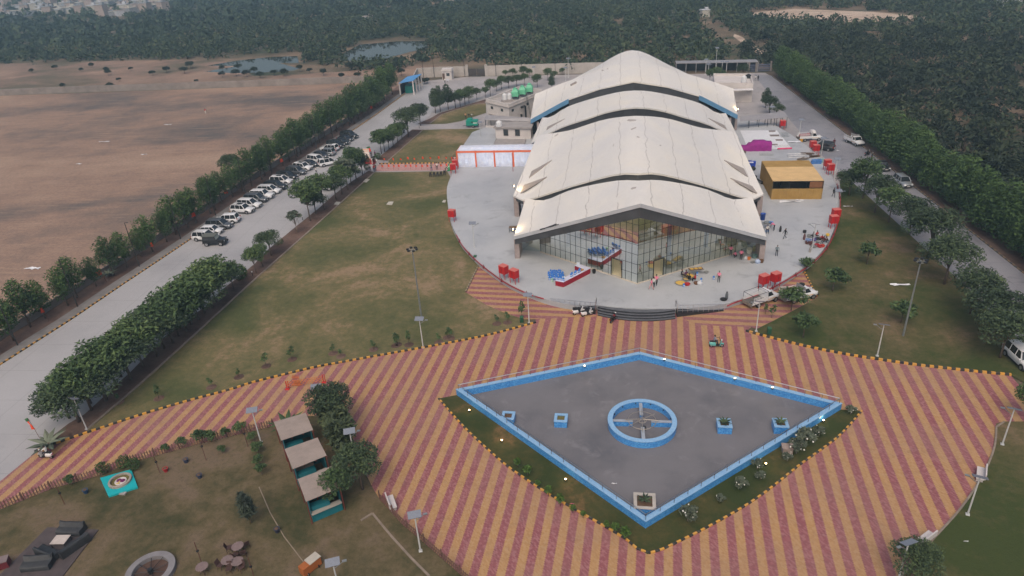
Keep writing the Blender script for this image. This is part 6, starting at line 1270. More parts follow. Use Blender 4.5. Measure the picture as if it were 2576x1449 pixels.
def flag(at, rz, label, h_, w, group=None, lean=.12, stripes=True):
    t = thing('party_flag', label, 'flag', at, rz, group); mb = MB(); tip = Vector((lean*h_, 0, h_)); mb.tube([(0, 0, 0), tip], .022, 5); mb.build('flag_stick', M_STICK, t)
    def cl(z0, z1, m, nm):
        mb = MB(); rows = []
        for z in (z0, (z0+z1)/2, z1): b_ = tip*(z/h_); rows.append([b_+Vector((.02+w*u, .1*w*sin(u*5+z*3), -.35*w*u*u)) for u in (0, .25, .5, .75, 1)])
        mb.grid(rows); mb.build(nm, m, t)
    a, b = h_*.55, h_*.98; s = b-.3*(b-a); cl(a, s, M_FLAGO, 'orange_field'); cl(s+.005, b, M_FLAGG if stripes else M_FLAGO, 'green_stripe' if stripes else 'upper_field')
for x, y in ((123, 808), (268, 709.7), (393, 639.7), (500, 561), (580, 503), (717.5, 422), (940, 285)): flag(g(x, y, .06), random.uniform(2.6, 3.6), 'orange and green flag on a stick in the verge of the left road', 2.5, .9, 'flags along the verge of the left road')
flag(g(751.7, 563, .06), 2.6, 'orange flag beside the nearly leafless tree in the planting strip', 2.4, .9); flag(g(568, 700, .06), 2.9, 'orange flag behind the feathery tree near the clipped bush', 2.2, .8); flag(g(108, 1116, .06), 2.7, 'leaning orange and green flag at the left road corner near the scooter rider', 3.0, 1.0, None, .28); flag(g(938, 398), 2.9, 'big orange flag among the people at the road end of the walkway', 2.8, 1.0)
zW = lambda x, y: Z(1340, 560, x, y, 420)
for row, lab, grp in (([(575, 467), (708, 465), (838, 465), (945, 463), (1100, 462), (1222, 458), (1350, 462), (1478, 470), (1610, 462), (1795, 440), (1910, 450), (2045, 445)], 'small orange flag stuck along the near edge of the pink walkway', 'small flags on the near edge of the walkway'), ([(615, 298), (820, 305), (985, 305), (1150, 288), (1300, 292), (1490, 280), (1670, 275), (1855, 272), (2030, 268), (2165, 285)], 'small orange flag stuck in the upper lawn along the walkway', 'small flags on the far edge of the walkway')):
    for i, q in enumerate(row): flag(g(*zW(*q), .05), random.uniform(-.4, .4), lab, 1.15, .34, grp, .08*random.uniform(-1, 1), i % 2 == 0)
# banner at the road end of the walkway
t = thing('banner_board', 'tall orange and white banner board with a red skirt by the walkway', 'banner', g(*zW(245, 335), 0), -.15); mb = MB(); mb.box((0, 0, 2.3), (1.5, .08, 2.4)); mb.build('banner_face', mat('banner_white', lin((226, 214, 206)), .6), t)
mb = MB(); mb.box((0, -.06, 1.25), (1.4, .03, .3)); mb.box((0, -.06, 3.3), (1.3, .02, .12)); mb.box((0, -.06, 2.95), (1.0, .02, .08)); mb.parts('orange_print', mat('banner_orange', lin((224, 140, 84)), .6), t); mb = MB(); mb.box((.1, -.055, 1.95), (.35, .02, .8)); mb.build('dark_print', mat('banner_dark', lin((84, 70, 62)), .6), t); mb = MB(); mb.box((.5, 0, .55), (2.6, .5, 1.1)); mb.build('red_skirt', mat('red_cloth', lin((176, 26, 34)), .85, .12, 1.5), t); mb = MB(); mb.tube([(-.7, .1, 0), (-.7, .1, 3.5)], .04, 5); mb.tube([(.7, .1, 0), (.7, .1, 3.5)], .04, 5); mb.parts('banner_post', M_DARKM, t)
# ================================================================== red hose boxes on legs
M_RED = mat('red_sheet_metal', lin((178, 30, 34)), .5, .1, 1.5); M_REDT = mat('faded_red_top', lin((196, 104, 96)), .6, .12, 2)
def hosebox(at, rz, label):
    t = thing('hose_box', label, 'hose box', at, rz, 'red hose boxes round the terrace'); mb = MB(); mb.box((0, 0, 1.45), (1.15, .9, 1.15)); mb.build('cabinet', M_RED, t); mb = MB(); mb.box((0, 0, 2.05), (1.2, .95, .05)); mb.build('lid', M_REDT, t)
    for sx in (-.48, .48):
        for sy in (-.36, .36): mb = MB(); mb.box((sx, sy, .45), (.07, .07, .9)); mb.build('leg', M_RED, t)
    mb = MB(); mb.box((0, -.46, 1.45), (.04, .02, 1.05)); mb.box((.1, -.465, 1.45), (.05, .03, .16)); mb.build('door_seam', mat('dark_red_paint', lin((106, 34, 40)), .5), t)
for x, y, z, rz, lab in ((1268.5, 700, ZP, -.6, 'red box on legs at the left front of the terrace, left one'), (1294.4, 711, ZP, -.6, 'red box on legs at the left front of the terrace, right one'), (1138.7, 556, ZP, -.2, 'lone red box at the left edge of the terrace'), (1146, 426, ZP, .1, 'red box at the corner of the glowing tent, the rear one'), (1141, 436, ZP, .1, 'red box at the corner of the glowing tent, the front one'), (1919, 726, ZP, .6, 'red box behind the framed pickup at the right front of the terrace'), (1948.7, 720.5, ZP, .6, 'red box on legs right of the framed pickup at the terrace edge'), (2100, 556, ZP, .2, 'red box at the right edge of the terrace, the rear one of the pair'), (2094, 573, ZP, .2, 'red box at the right edge of the terrace, the front one of the pair'), (1967, 325, .1, .1, 'lone red box in the yard beside the grey side canopy'), (2043, 379, .1, .2, 'red box beside the black car, the one touching its bonnet'), (2051, 389, .1, .2, 'red box beside the black car, the nearer one with the pale lid'), (2079, 428, ZP, .2, 'red box behind the golden tent, upper one of two'), (2087, 439, ZP, .2, 'red box behind the golden tent, lower one of two')): hosebox(g(x, y, z), rz, lab)
# ================================================================== park: fences, kiosks, seats
M_PICK = mat('weathered_pickets', lin((112, 84, 76)), .9, .25, 2)
def picket(label, line, h_=.95):
    L = resample(line, .26); t = thing('picket_fence', label, 'fence', L[0]); o = -L[0]; mb = MB()
    for i, v in enumerate(L):
        d = L[min(i+1, len(L)-1)]-L[max(i-1, 0)]; rz = atan2(d.y, d.x); v = v+o; mb.box((v.x, v.y, h_/2-.06), (.11, .03, h_-.12), rz); mb.box((v.x, v.y, h_-.06), (.11, .03, .12), rz, .15)
    mb.build('pickets', M_PICK, t); mb = MB(); off = Vector((0, .04, 0))
    for z in (.3, .7): mb.tube([v+o+off+Vector((0, 0, z)) for v in L[::8]+[L[-1]]], .035, 4)
    mb.build('rails', M_PICK, t); mb = MB()
    for v in L[::9]: mb.box(v+o+Vector((0, .09, .5)), (.09, .09, 1.0))
    mb.parts('post', M_PICK, t)
picket('weathered wooden picket fence between the park and the plaza, left of the kiosks', gp(FEN, .05)); picket('dark wooden picket fence on the plaza edge below the kiosk trees', gp(FEN2[1:], .05))
def kiosk(label, px, hR, front_shut):
    q = [g(x, y, hR) for x, y in px]; c_ = sum(q, Vector())/4; c_.z = .05; t = thing('food_kiosk', label, 'kiosk', c_); o = Vector((-c_.x, -c_.y, 0)); q = [v+o for v in q]
    mb = MB(); mb.add([v+Vector((0, 0, .1 if i > 1 else 0)) for i, v in enumerate(q)]+[v+Vector((0, 0, .15 if i > 1 else .05)) for i, v in enumerate(q)], [(3, 2, 1, 0), (4, 5, 6, 7), (0, 1, 5, 4), (1, 2, 6, 5), (2, 3, 7, 6), (3, 0, 4, 7)]); mb.build('roof', mat('faded_roof_sheet', lin((146, 134, 128)), .85, .14, .9), t)
    f = [v*.88 for v in q]; f = [Vector((v.x, v.y, 0)) for v in f]; M_TK = mat('teal_kiosk_panels', lin((26, 104, 116)), .6, .15, 1)
    mb = MB()
    for i, j, z0, z1 in ((3, 0, 0, hR-.1), (1, 2, 0, hR-.1), (2, 3, 0, hR), (0, 1, 0, 1.0)):
        d = (f[j]-f[i]).normalized(); n = Vector((d.y, -d.x, 0))*.05; mb.prism([f[i], f[j], f[j]-n, f[i]-n], z0, z1)
    mb.build('walls', M_TK, t)
    mb = MB(); d = (f[1]-f[0]).normalized(); n = Vector((d.y, -d.x, 0)); mb.prism([f[0]+n*.25, f[1]+n*.25, f[1]-n*.3, f[0]-n*.3], 1.0, 1.06); mb.build('counter', mat('kiosk_counter', lin((150, 146, 140)), .6), t)
    mb = MB(); mb.prism([f[0]*.9-n*.1, f[0]*.3+f[1]*.6, f[0]*.3+f[1]*.6-n*.6, f[0]*.9-n*.7], .1, 1.5); mb.build('inner_cabinet', M_TK, t)
    mb = MB()
    for v in q: mb.tube([(v.x*.97, v.y*.97, 0), (v.x*.97, v.y*.97, hR)], .05, 5)
    for a, b in ((0, 1), (3, 0), (1, 2)):
        for k_ in range(4): v = q[a].lerp(q[b], k_/3); w = v+(v-Vector((0, 0, v.z))).normalized()*.22; mb.tube([v*.98, Vector((w.x, w.y, v.z))], .025, 4)
    mb.parts(['post']*4+['purlin'], mat('red_brown_posts', lin((108, 52, 46)), .8, .1, 2), t)
    return t
kiosk('farthest of the three teal kiosks with grey roofs, under the overhanging tree', [(708, 1110), (788, 1083), (770, 1042), (689.8, 1065.3)], 2.7, 0); kiosk('middle of the three teal kiosks with grey roofs', [(737, 1182), (822, 1147.8), (799.8, 1104.5), (717, 1133.6)], 2.7, 0); kiosk('nearest of the three teal kiosks, half covered by a tree', [(770, 1264), (857, 1228), (836.7, 1176), (750, 1209.3)], 2.7, 1)
c_ = g(772, 1195, .05); t = thing('freezer_chest', 'pale chest between the middle and the nearest kiosk', 'freezer', c_, .45); mb = MB(); mb.box((0, 0, .45), (1.6, .8, .9)); mb.build('chest_body', M_SHEET, t); mb = MB(); mb.box((0, 0, .94), (1.66, .86, .07)); mb.build('chest_lid', mat('pale_lid', lin((170, 160, 152)), .7, .1, 2), t)
# teal emblem slab
q = gp([(251.7, 1202.7), (330, 1181), (346.7, 1226), (273, 1249)], .2); c_ = sum(q, Vector())/4; t = thing('emblem_slab', 'bright teal square slab with a round emblem, beside the picket fence', 'display slab', (c_.x, c_.y, .05)); o = Vector((-c_.x, -c_.y, 0)); mb = MB(); mb.prism([v+o for v in q], 0, .18); mb.build('slab', mat('bright_teal', lin((22, 160, 168)), .5, .06, 1), t)
mb = MB(); mb.lathe((0, .15, .18), ((1.05, 0), (1.05, .2), (.85, .22), (.85, .05)), 28, False); mb.build('ring_wall', mat('pale_ring', lin((150, 142, 134)), .8), t); mb = MB(); mb.lathe((0, .15, .18), ((.85, 0), (.84, .05)), 24); mb.build('ring_soil', M_SOILG, t); mb = MB(); mb.lathe((.1, .1, .2), ((.55, 0), (.54, .1)), 20); mb.build('emblem_disc', mat('emblem_white', lin((196, 190, 188)), .6), t)
mb = MB(); mb.lathe((-.1, .15, .31), ((.24, 0), (.2, .05)), 12); mb.lathe((.3, .15, .31), ((.24, 0), (.2, .05)), 12); mb.parts('emblem_lobe', mat('emblem_purple', lin((104, 34, 84)), .6), t); mb = MB(); mb.box((.1, -.12, .34), (.07, .4, .05)); mb.box((.1, -.28, .34), (.34, .06, .05)); mb.build('emblem_stem', mat('emblem_yellow', lin((206, 176, 80)), .6), t); mb = MB(); v = (q[3]+q[2])/2+o; mb.box((v.x, v.y-.1, .06), (.6, .35, .13)); mb.build('entry_step', M_GREYC, t)
# deck and covered sofas
mb = MB(); mb.prism(gp([(120, 1328), (248, 1334), (140, 1475), (-20, 1468)], .05), .05, .14); dk = mb.build('timber_deck', mat('dark_deck_boards', lin((76, 68, 70)), .8, .2, 1.5, world=True)); tag(dk, 'dark boarded deck under the covered sofas in the park', 'deck')
M_COVER = mat('black_furniture_cover', lin((48, 50, 54)), .55, .25, 2.5)
def sofa(label, at, rz, L, W_, arms=True):
    t = thing('covered_sofa', label, 'sofa', at, rz, 'covered sofas on the deck'); mb = MB(); rows = []
    for x in np.linspace(-L/2, L/2, 9):
        e = 1 if abs(x) > L/2-.25 else 0; rows.append([Vector((x, y, z+(.1*e if z > .3 else 0)+.02*sin(x*9+y*7))) for y, z in ((-W_/2, 0), (-W_/2, .36), (-W_/2+.1, .44), (.05, .45), (W_/2-.3, .5), (W_/2-.24, .8), (W_/2-.05, .84), (W_/2, .7), (W_/2, 0))])
    mb.grid(rows); mb.add([tuple(v) for v in rows[0]], [tuple(range(9))]); mb.add([tuple(v) for v in rows[-1]], [tuple(range(8, -1, -1))]); mb.build('sofa_cover', M_COVER, t, True)
sofa('black covered sofa at the far end of the deck', g(182, 1338, .14), .05, 2.3, 1.0); sofa('black covered sofa along the right side of the deck', g(188, 1378, .14), -2.0, 2.5, .95); sofa('black covered sofa in the middle of the deck below the white table', g(125, 1396, .14), 2.9, 2.2, .95); sofa('shiny black covered sofa at the near end of the deck', g(98, 1424, .14), 0.2, 2.4, 1.1)
def table(label, at, rz, L, W_, h_, top, legm, name='table', group=None):
    t = thing(name, label, 'table', at, rz, group); mb = MB(); mb.box((0, 0, h_-.025), (L, W_, .05)); mb.build('table_top', top, t)
    for sx in (-1, 1):
        for sy in (-1, 1): mb = MB(); mb.box((sx*(L/2-.06), sy*(W_/2-.06), (h_-.05)/2), (.05, .05, h_-.05)); mb.build('leg', legm, t)
    return t
table('square table with a white top between the covered sofas', g(157, 1368, .14), .1, 1.3, 1.0, .55, mat('white_table_top', lin((188, 178, 172)), .5), M_DARKM)
t = thing('red_box', 'dark red box with a pale lid at the left edge of the deck', 'box', g(10, 1424, .1), .5); mb = MB(); mb.box((0, 0, .35), (1.0, .8, .7)); mb.build('box_body', mat('maroon_box', lin((98, 34, 44)), .6), t); mb = MB(); mb.box((0, 0, .73), (1.04, .84, .06)); mb.build('box_lid', mat('greyish_lid', lin((120, 106, 108)), .7), t)
t = thing('ring_bench', 'round grey concrete ring bench at the bottom edge of the park', 'bench', g(381, 1442, .05)); mb = MB(); mb.lathe((0, 0, 0), ((1.95, 0), (1.95, .42), (1.42, .42), (1.42, 0)), 40, False); mb.build('ring_seat', mat('grey_concrete_ring', lin((124, 122, 126)), .8, .12, 1.5), t); mb = MB()
for q in range(9): a = q*2*pi/9; mb.tube([(0, 0, .25), (1.42*cos(a), 1.42*sin(a), .3)], .03, 4)
mb.lathe((0, 0, 0), ((.2, 0), (.2, .5)), 10); mb.build('inner_spokes', M_DARKM, t); mb = MB(); mb.lathe((0, 0, .02), ((1.4, 0), (1.38, .03)), 24); mb.build('inner_soil', M_SOIL, t)
M_WOODT = mat('greyed_timber', lin((122, 106, 106)), .8, .2, 3); M_WOODD = mat('dark_timber', lin((74, 54, 52)), .8, .2, 3)
def rtable(label, at):
    t = thing('round_garden_table', label, 'table', at, random.random(), 'round slatted tables in the park'); mb = MB()
    for i in range(9): y = -.44+i*.11; w = math.sqrt(max(.02, .5**2-y*y)); mb.box((0, y, .74), (2*w, .095, .03))
    mb.build('slatted_top', M_WOODT, t); mb = MB()
    for a in (0, pi/2): mb.tube([(-.35*cos(a), -.35*sin(a), 0), (.25*cos(a), .25*sin(a), .72)], .03, 4); mb.tube([(.35*cos(a), .35*sin(a), 0), (-.25*cos(a), -.25*sin(a), .72)], .03, 4)
    mb.parts('leg', M_WOODD, t)
zT = lambda x, y: Z(640, 1800, x, y)
rtable('round slatted table at the top of the table cluster', g(*zT(1040, 1090), .05)); rtable('round slatted table at the left of the table cluster', g(*zT(885, 1300), .05)); rtable('round slatted table at the right of the table cluster', g(*zT(1035, 1320), .05)); rtable('round slatted table standing apart under a pole at the bottom edge', g(*zT(505, 1400), .05))
def chair(label, at, rz, m, name='garden_chair', group=None, plastic=False):
    t = thing(name, label, 'chair', at, rz, group); mb = MB(); mb.box((0, 0, .44), (.46, .44, .05)); mb.build('seat', m, t); mb = MB(); mb.add([(-.23, .2, .46), (.23, .2, .46), (.21, .32, .92), (-.21, .32, .92), (-.23, .23, .46), (.23, .23, .46), (.21, .35, .92), (-.21, .35, .92)], [(0, 1, 2, 3), (7, 6, 5, 4), (0, 4, 5, 1), (1, 5, 6, 2), (2, 6, 7, 3), (3, 7, 4, 0)]); mb.build('backrest', m, t)
    for sx in (-.2, .2):
        for sy in (-.18, .2): mb = MB(); mb.tube([(sx*1.1, sy*1.12, 0), (sx, sy, .43)], .025, 4); mb.build('leg', m, t)
        if plastic: mb = MB(); mb.tube([(sx*1.15, -.18, .43), (sx*1.15, -.16, .66), (sx*1.12, .24, .68)], .025, 4); mb.build('armrest', m, t)
    return t
for x, y, rz, lab in ((900, 1070, 2.0, 'folding timber chair left of the top round table'), (1150, 1020, -2.2, 'dark chair behind the top round table'), (990, 1180, 3.0, 'dark timber chair between the top and left round tables'), (1110, 1150, -2.6, 'dark timber chair between the top and right round tables'), (770, 1340, 1.4, 'slatted timber chair at the left of the table cluster'), (900, 1390, .2, 'dark timber chair in front of the left round table'), (1080, 1370, -.5, 'dark timber chair in front of the right round table')): chair(lab, g(*zT(x, y), .05), rz, M_WOODD, group='timber chairs round the park tables')
t = thing('snack_cart', 'small orange cart with a white top at the bottom of the park', 'cart', g(783, 1432, .05), -.55); mb = MB(); mb.box((0, 0, .5), (.7, 1.7, .8)); mb.build('cart_body', mat('orange_cart', lin((160, 92, 46)), .6), t); mb = MB(); mb.box((0, .35, .95), (.8, 1.1, .06)); mb.build('cart_top', mat('pale_cart_top', lin((176, 170, 160)), .6), t); wheels(t, [(.36, -.5), (-.36, -.5), (.36, .5), (-.36, .5)], .15, .06)
M_WBENCH = mat('white_tiled_bench', lin((196, 190, 190)), .5, .1, 8)
def bench(label, at, rz):
    t = thing('plaza_bench', label, 'bench', at, rz, 'white tiled benches on the plaza edge'); mb = MB(); mb.box((0, 0, .45), (1.7, .6, .09)); mb.build('seat', M_WBENCH, t); mb = MB(); mb.box((0, .33, .75), (1.7, .1, .55)); mb.build('backrest', M_WBENCH, t)
    for s in (-.6, .6): mb = MB(); mb.box((s, 0, .2), (.16, .5, .4)); mb.build('leg', M_WBENCH, t)
bench('white bench behind the dark picket fence below the kiosk tree', g(987, 1272, .02), 2.1); bench('white bench at the lower right edge of the plaza beside the bottom tree', g(2326, 1362, .02), -2.45); bench('white bench at the right edge of the plaza under the leaning lamp', g(2464, 1200, .02), -2.0)
for x, y, hh, lab in ((493-35, 1196, 2.6, 'rusty thin pole behind the picket fence, nearest the teal board'), (403, 1191, 2.4, 'rusty thin pole in the park left of the middle'), (519, 1158, 2.9, 'rusty thin pole in the middle of the park fence'), (624, 1124, 2.8, 'rusty thin pole left of the solar lamp by the kiosks'), (163, 1269, 2.3, 'pale bent pole with a dark lamp by the picket fence at the left'), (509, 1420, 2.6, 'thin dark pole rising beside the lone round table'), (642, 1460, 2.6, 'thin dark pole at the bottom edge right of the tables')):
    if x == 458: continue
    t = thing('garden_pole', lab, 'pole', g(x, y, .05)); mb = MB(); mb.tube([(0, 0, 0), (.02, 0, hh)], .035, 5); mb.build('pole', mat('rusty_pole', lin((98, 66, 58)), .85), t); mb = MB(); mb.box((.02, 0, hh*.62), (.16, .16, .16)); mb.build('lamp_box', M_DARKM, t)
for x, y, c_, lab in ((469, 1163, (48, 56, 78), 'blue-black flower pot near the picket fence'), (503, 1202, (48, 56, 78), 'dark blue flower pot alone on the park lawn'), (217, 1240, (36, 62, 92), 'small blue pot in the grass left of the teal board'), (698, 1338, (44, 48, 66), 'dark pot on the soil path right of the conifer'), (418, 1186, (150, 36, 38), 'red pot near the rusty pole')):
    t = thing('flower_pot', lab, 'flower pot', g(x, y, .05)); mb = MB(); mb.lathe((0, 0, 0), ((.18, 0), (.26, .4), (.28, .42)), 12); mb.build('pot', mat('pot_%d%d' % c_[:2], lin(c_), .6), t); mb = MB(); mb.lathe((0, 0, .38), ((.24, 0), (.1, .1)), 10); mb.build('pot_soil', M_SOILB, t)
mb = MB(); mb.tube(gp([(652, 1225), (680, 1290), (715, 1350), (765, 1415)], .07), .05, 5); tag(mb.build('water_hose', mat('pale_hose', lin((132, 120, 106)), .8)), 'thin pale pipe lying across the park lawn towards the snack cart', 'hose')
mb = MB(); L = gp([(908, 1310), (937, 1292), (985, 1350), (1035, 1405), (1080, 1450)], .06)
for a, b in zip(L, L[1:]): d = (b-a).normalized(); n = Vector((-d.y, d.x, 0))*.09; mb.prism([a-n, b-n, b+n, a+n], .05, .15)
tag(mb.build('low_kerb_edging', M_STONE), 'pale low edging line on the bare ground in the bottom middle', 'edging')
# barricade
t = thing('folding_barricade', 'red and orange folding barricade stretched in front of the lawn kerb', 'barricade', g(*Z(940, 1300, 555, 645), 0)); o = -t.location; a, b = g(*Z(940, 1300, 555, 645))+o, g(*Z(940, 1300, 1105, 545))+o; MRB = mat('barrier_red', lin((190, 46, 40)), .6); MOB = mat('barrier_orange', lin((206, 118, 46)), .6); n = 10; mb = MB()
for i in range(n):
    p_, q = a.lerp(b, i/n), a.lerp(b, (i+1)/n)
    for z0, z1 in ((.25, .75), (.75, 1.05), (.75, .25), (1.05, .55)): mb.tube([p_+Vector((0, 0, z0)), q+Vector((0, 0, z1))], .022, 4)
mb.build('lattice', MOB, t)
for v in (a, b): mb = MB(); mb.tube([v, v+Vector((0, 0, 1.15))], .06, 5); mb.tube([v+Vector((.15, .15, 0)), v+Vector((.15, .15, 1.1))], .05, 5); mb.box(v+Vector((0, 0, .05)), (.5, .3, .06)); mb.build('end_post', MRB, t)
t = thing('folded_barricade', 'second barricade folded up and standing upright beside the stretched one', 'barricade', g(*Z(940, 1300, 700, 580))); mb = MB()
for i in range(6): x = -.35+.14*i; mb.tube([(x, 0, .1), (x+.06, .1, 1.35)], .03, 4); mb.tube([(x+.06, .1, .1), (x, 0, 1.3)], .025, 4)
mb.box((0, 0, .08), (1.0, .4, .06)); mb.box((0, 0, .6), (.95, .12, .05)); mb.box((0, 0, 1.1), (.95, .12, .05)); mb.build('folded_lattice', mat('barrier_dull_orange', lin((186, 108, 72)), .6), t)
for x, y, lab in ((1196, 657, 'green litter bin at the terrace edge by the paved corner'), (1882, 835, 'green litter bin at the lamp post on the right lawn corner'), (1313, 812, 'green litter bin at the lawn corner by the white lamp')):
    q = g(x, y) if x != 1882 else g(1934, 841); t = thing('litter_bin', lab, 'bin', q); mb = MB(); mb.box((0, 0, .5), (.42, .42, .75), 0, 1.08); mb.build('bin_body', mat('bin_green', lin((38, 78, 56)), .6), t); mb = MB(); mb.box((0, 0, .93), (.5, .5, .1), 0, .8); mb.build('bin_lid', mat('bin_lid_green', lin((48, 92, 66)), .6), t); mb = MB(); mb.tube([(-.2, 0, 0), (-.2, 0, .15)], .03, 4); mb.tube([(.2, 0, 0), (.2, 0, .15)], .03, 4); mb.parts('bin_leg', M_DARKM, t)
for pts in ([(972, 515), (978, 508), (990, 508), (986, 516)], [(1112, 509), (1116, 504), (1122, 504), (1120, 510)], [(840, 515), (846, 508), (857, 509), (852, 516)], [(913, 458), (920, 451), (930, 452), (922, 459)]):
    mb = MB(); q = gp(pts, .05); mb.prism(q, .05, .13); tag(mb.build('inspection_chamber', mat('pale_chamber_rim', lin((176, 172, 164)), .8)), 'small pale square inspection chamber set in the lawn edge', 'manhole', 'inspection chambers of the lawn')
for x, y in ((680, 648), (1050, 464), (1020, 470), (792, 552), (632, 1017-330), (545, 1110-340)):
    pass
for x, y in ((952, 391), (1055, 323), (762, 554), (883, 446), (636, 694), (504, 778), (917, 436)):
    t = thing('bollard_light', 'small black and white bollard light in the planting strip', 'light', g(x, y, .05), 0, 'bollard lights in the planting strip'); mb = MB(); mb.tube([(0, 0, 0), (0, 0, .62)], .05, 6); mb.build('bollard_post', M_DARKM, t); mb = MB(); mb.lathe((0, 0, .62), ((.1, 0), (.11, .16), (.04, .2)), 8); mb.build('bollard_head', M_POLEW, t)
for x, y, s in ((1203, 1070, .5), (2262, 718, 1.2)):
    pass
# litter: single scraps large enough to see
M_SCRAP = mat('white_plastic_scrap', lin((214, 216, 222)), .5, .1, 3)
def scrap(label, px, w, z=.06, m=M_SCRAP):
    rs = random.Random(int(px[0])); c_ = g(px[0], px[1], z); mb = MB(); n = 5; mb.grid([[Vector((c_.x+w*(i/n-.5)+rs.uniform(-.1, .1)*w, c_.y+w*.2*(j/3-.5)+rs.uniform(-.07, .07)*w, z+.02+rs.random()*.16*min(1, w))) for j in range(4)] for i in range(n+1)]); return tag(mb.build('plastic_scrap', m), label, 'litter')
scrap('large crumpled white plastic sheet lying on the right lawn', (2266, 717), 2.3); scrap('white sheet scraps on the terrace in front of the golden tent', (1990, 508), 3.2, ZP+.01); scrap('second white scrap on the terrace right of the tent front', (2012, 504), 1.3, ZP+.01); scrap('white scrap beside the red pipe behind the pickups', (1967, 723), .9, .03); scrap('pink plastic bag in the island grass', (1439, 1268), .35, .12, mat('pink_plastic', lin((206, 96, 122)), .6))
scrap('white rag on the bare dirt field, nearest the middle', (199, 413), 1.4, 0); scrap('long white strip on the dirt field near the left trees', (82, 676), 2.6, 0); scrap('white strip on the far part of the dirt field', (262, 357), 2.6, 0); scrap('pale strip on the dirt field below the far wall', (362, 389), 1.6, 0); scrap('thin white strip farther back on the dirt field', (422, 314), 2.2, 0); scrap('white litter at the right terrace kerb', (2132, 520), 1.4, .06); scrap('white litter in the park grass, bottom right', (2430, 1362), .35, .06); scrap('stick lying on the pool floor', (1545, 1217), .5, .04)
# ================================================================== people
M_SKIN = mat('skin', lin((112, 78, 60)), .6, .06, 6); M_HAIR = mat('black_hair', (.012, .01, .01), .6, .1, 8); M_SHOE = mat('dark_shoe', lin((34, 32, 32)), .6)
CLOTH = {n: mat('cloth_'+n, lin(c), .85, .1, 5) for n, c in dict(pink=(226, 124, 152), palepink=(214, 160, 158), white=(214, 212, 208), black=(30, 31, 34), dark=(52, 52, 58), red=(176, 40, 44), maroon=(84, 32, 44), grey=(128, 132, 138), jeans=(62, 76, 106), check=(112, 128, 134), olive=(118, 124, 108), brown=(104, 74, 56), purple=(98, 62, 96), peach=(206, 160, 122), bluegrey=(120, 134, 158)).items()}
def pose_joints(pose):
    J = dict(pel=(0, 0, .93), ch=(0, 0, 1.25), nk=(0, 0, 1.45), hd=(0, .015, 1.56), ht=(0, .0, 1.7))
    def side(s, sh, el, wr, hip, kn, an, toe): 
        k = 'L' if s < 0 else 'R'
        for n_, p_ in (('sh', sh), ('el', el), ('wr', wr), ('hip', hip), ('kn', kn), ('an', an), ('toe', toe)): J[n_+k] = (s*p_[0], p_[1], p_[2])
    if pose == 'stand':
        for s in (-1, 1): side(s, (.19, 0, 1.4), (.26, -.03, 1.13), (.27, .06, .88), (.1, 0, .9), (.11, .02, .49), (.11, 0, .08), (.13, .15, .03))
    elif pose == 'walk':
        side(-1, (.19, 0, 1.4), (.25, -.14, 1.15), (.26, -.1, .9), (.1, 0, .9), (.1, .2, .53), (.1, .26, .1), (.1, .42, .04)); side(1, (.19, 0, 1.4), (.25, .1, 1.14), (.25, .24, .93), (.1, 0, .9), (.1, -.05, .5), (.1, -.34, .14), (.1, -.2, .04))
    elif pose == 'reach':
        for s in (-1, 1): side(s, (.19, .02, 1.4), (.26, .2, 1.22), (.2, .42, 1.12+.1*s), (.1, 0, .9), (.11, .02+.08*s, .49), (.11, .1*s, .08), (.13, .15+.1*s, .03))
    elif pose == 'bend':
        J.update(ch=(0, .26, 1.12), nk=(0, .42, 1.22), hd=(0, .54, 1.24), ht=(0, .67, 1.28))
        for s in (-1, 1): side(s, (.19, .38, 1.18), (.23, .46, .92), (.2, .56, .7), (.1, -.02, .9), (.11, .05, .49), (.11, -.02, .08), (.13, .13, .03))
    elif pose in ('sit', 'ride'):
        z = .52 if pose == 'sit' else .86; J.update(pel=(0, 0, z), ch=(0, .04, z+.32), nk=(0, .07, z+.52), hd=(0, .1, z+.63), ht=(0, .09, z+.77))
        if pose == 'sit':
            for s in (-1, 1): side(s, (.19, .07, z+.47), (.25, .14, z+.22), (.14, .36, z+.16), (.1, 0, z-.02), (.15, .42, .5), (.14, .4, .08), (.15, .56, .03))
        else:
            for s in (-1, 1): side(s, (.19, .07, z+.47), (.27, .28, z+.28), (.3, .55, z+.26), (.1, 0, z-.02), (.16, .42, z-.05), (.14, .38, .42), (.15, .54, .36))
    elif pose == 'squat':
        J.update(pel=(0, -.05, .3), ch=(0, .12, .58), nk=(0, .2, .77), hd=(0, .27, .87), ht=(0, .28, 1.01))
        for s in (-1, 1): side(s, (.19, .18, .72), (.26, .34, .52), (.15, .52, .42), (.1, -.05, .3), (.2, .35, .5), (.15, .08, .08), (.17, .24, .03))
    return J
RAD = dict(pel=.135, ch=.145, nk=.058, hd=.092, ht=.07, sh=.062, el=.043, wr=.03, hip=.095, kn=.06, an=.042, toe=.036)
PB = {}
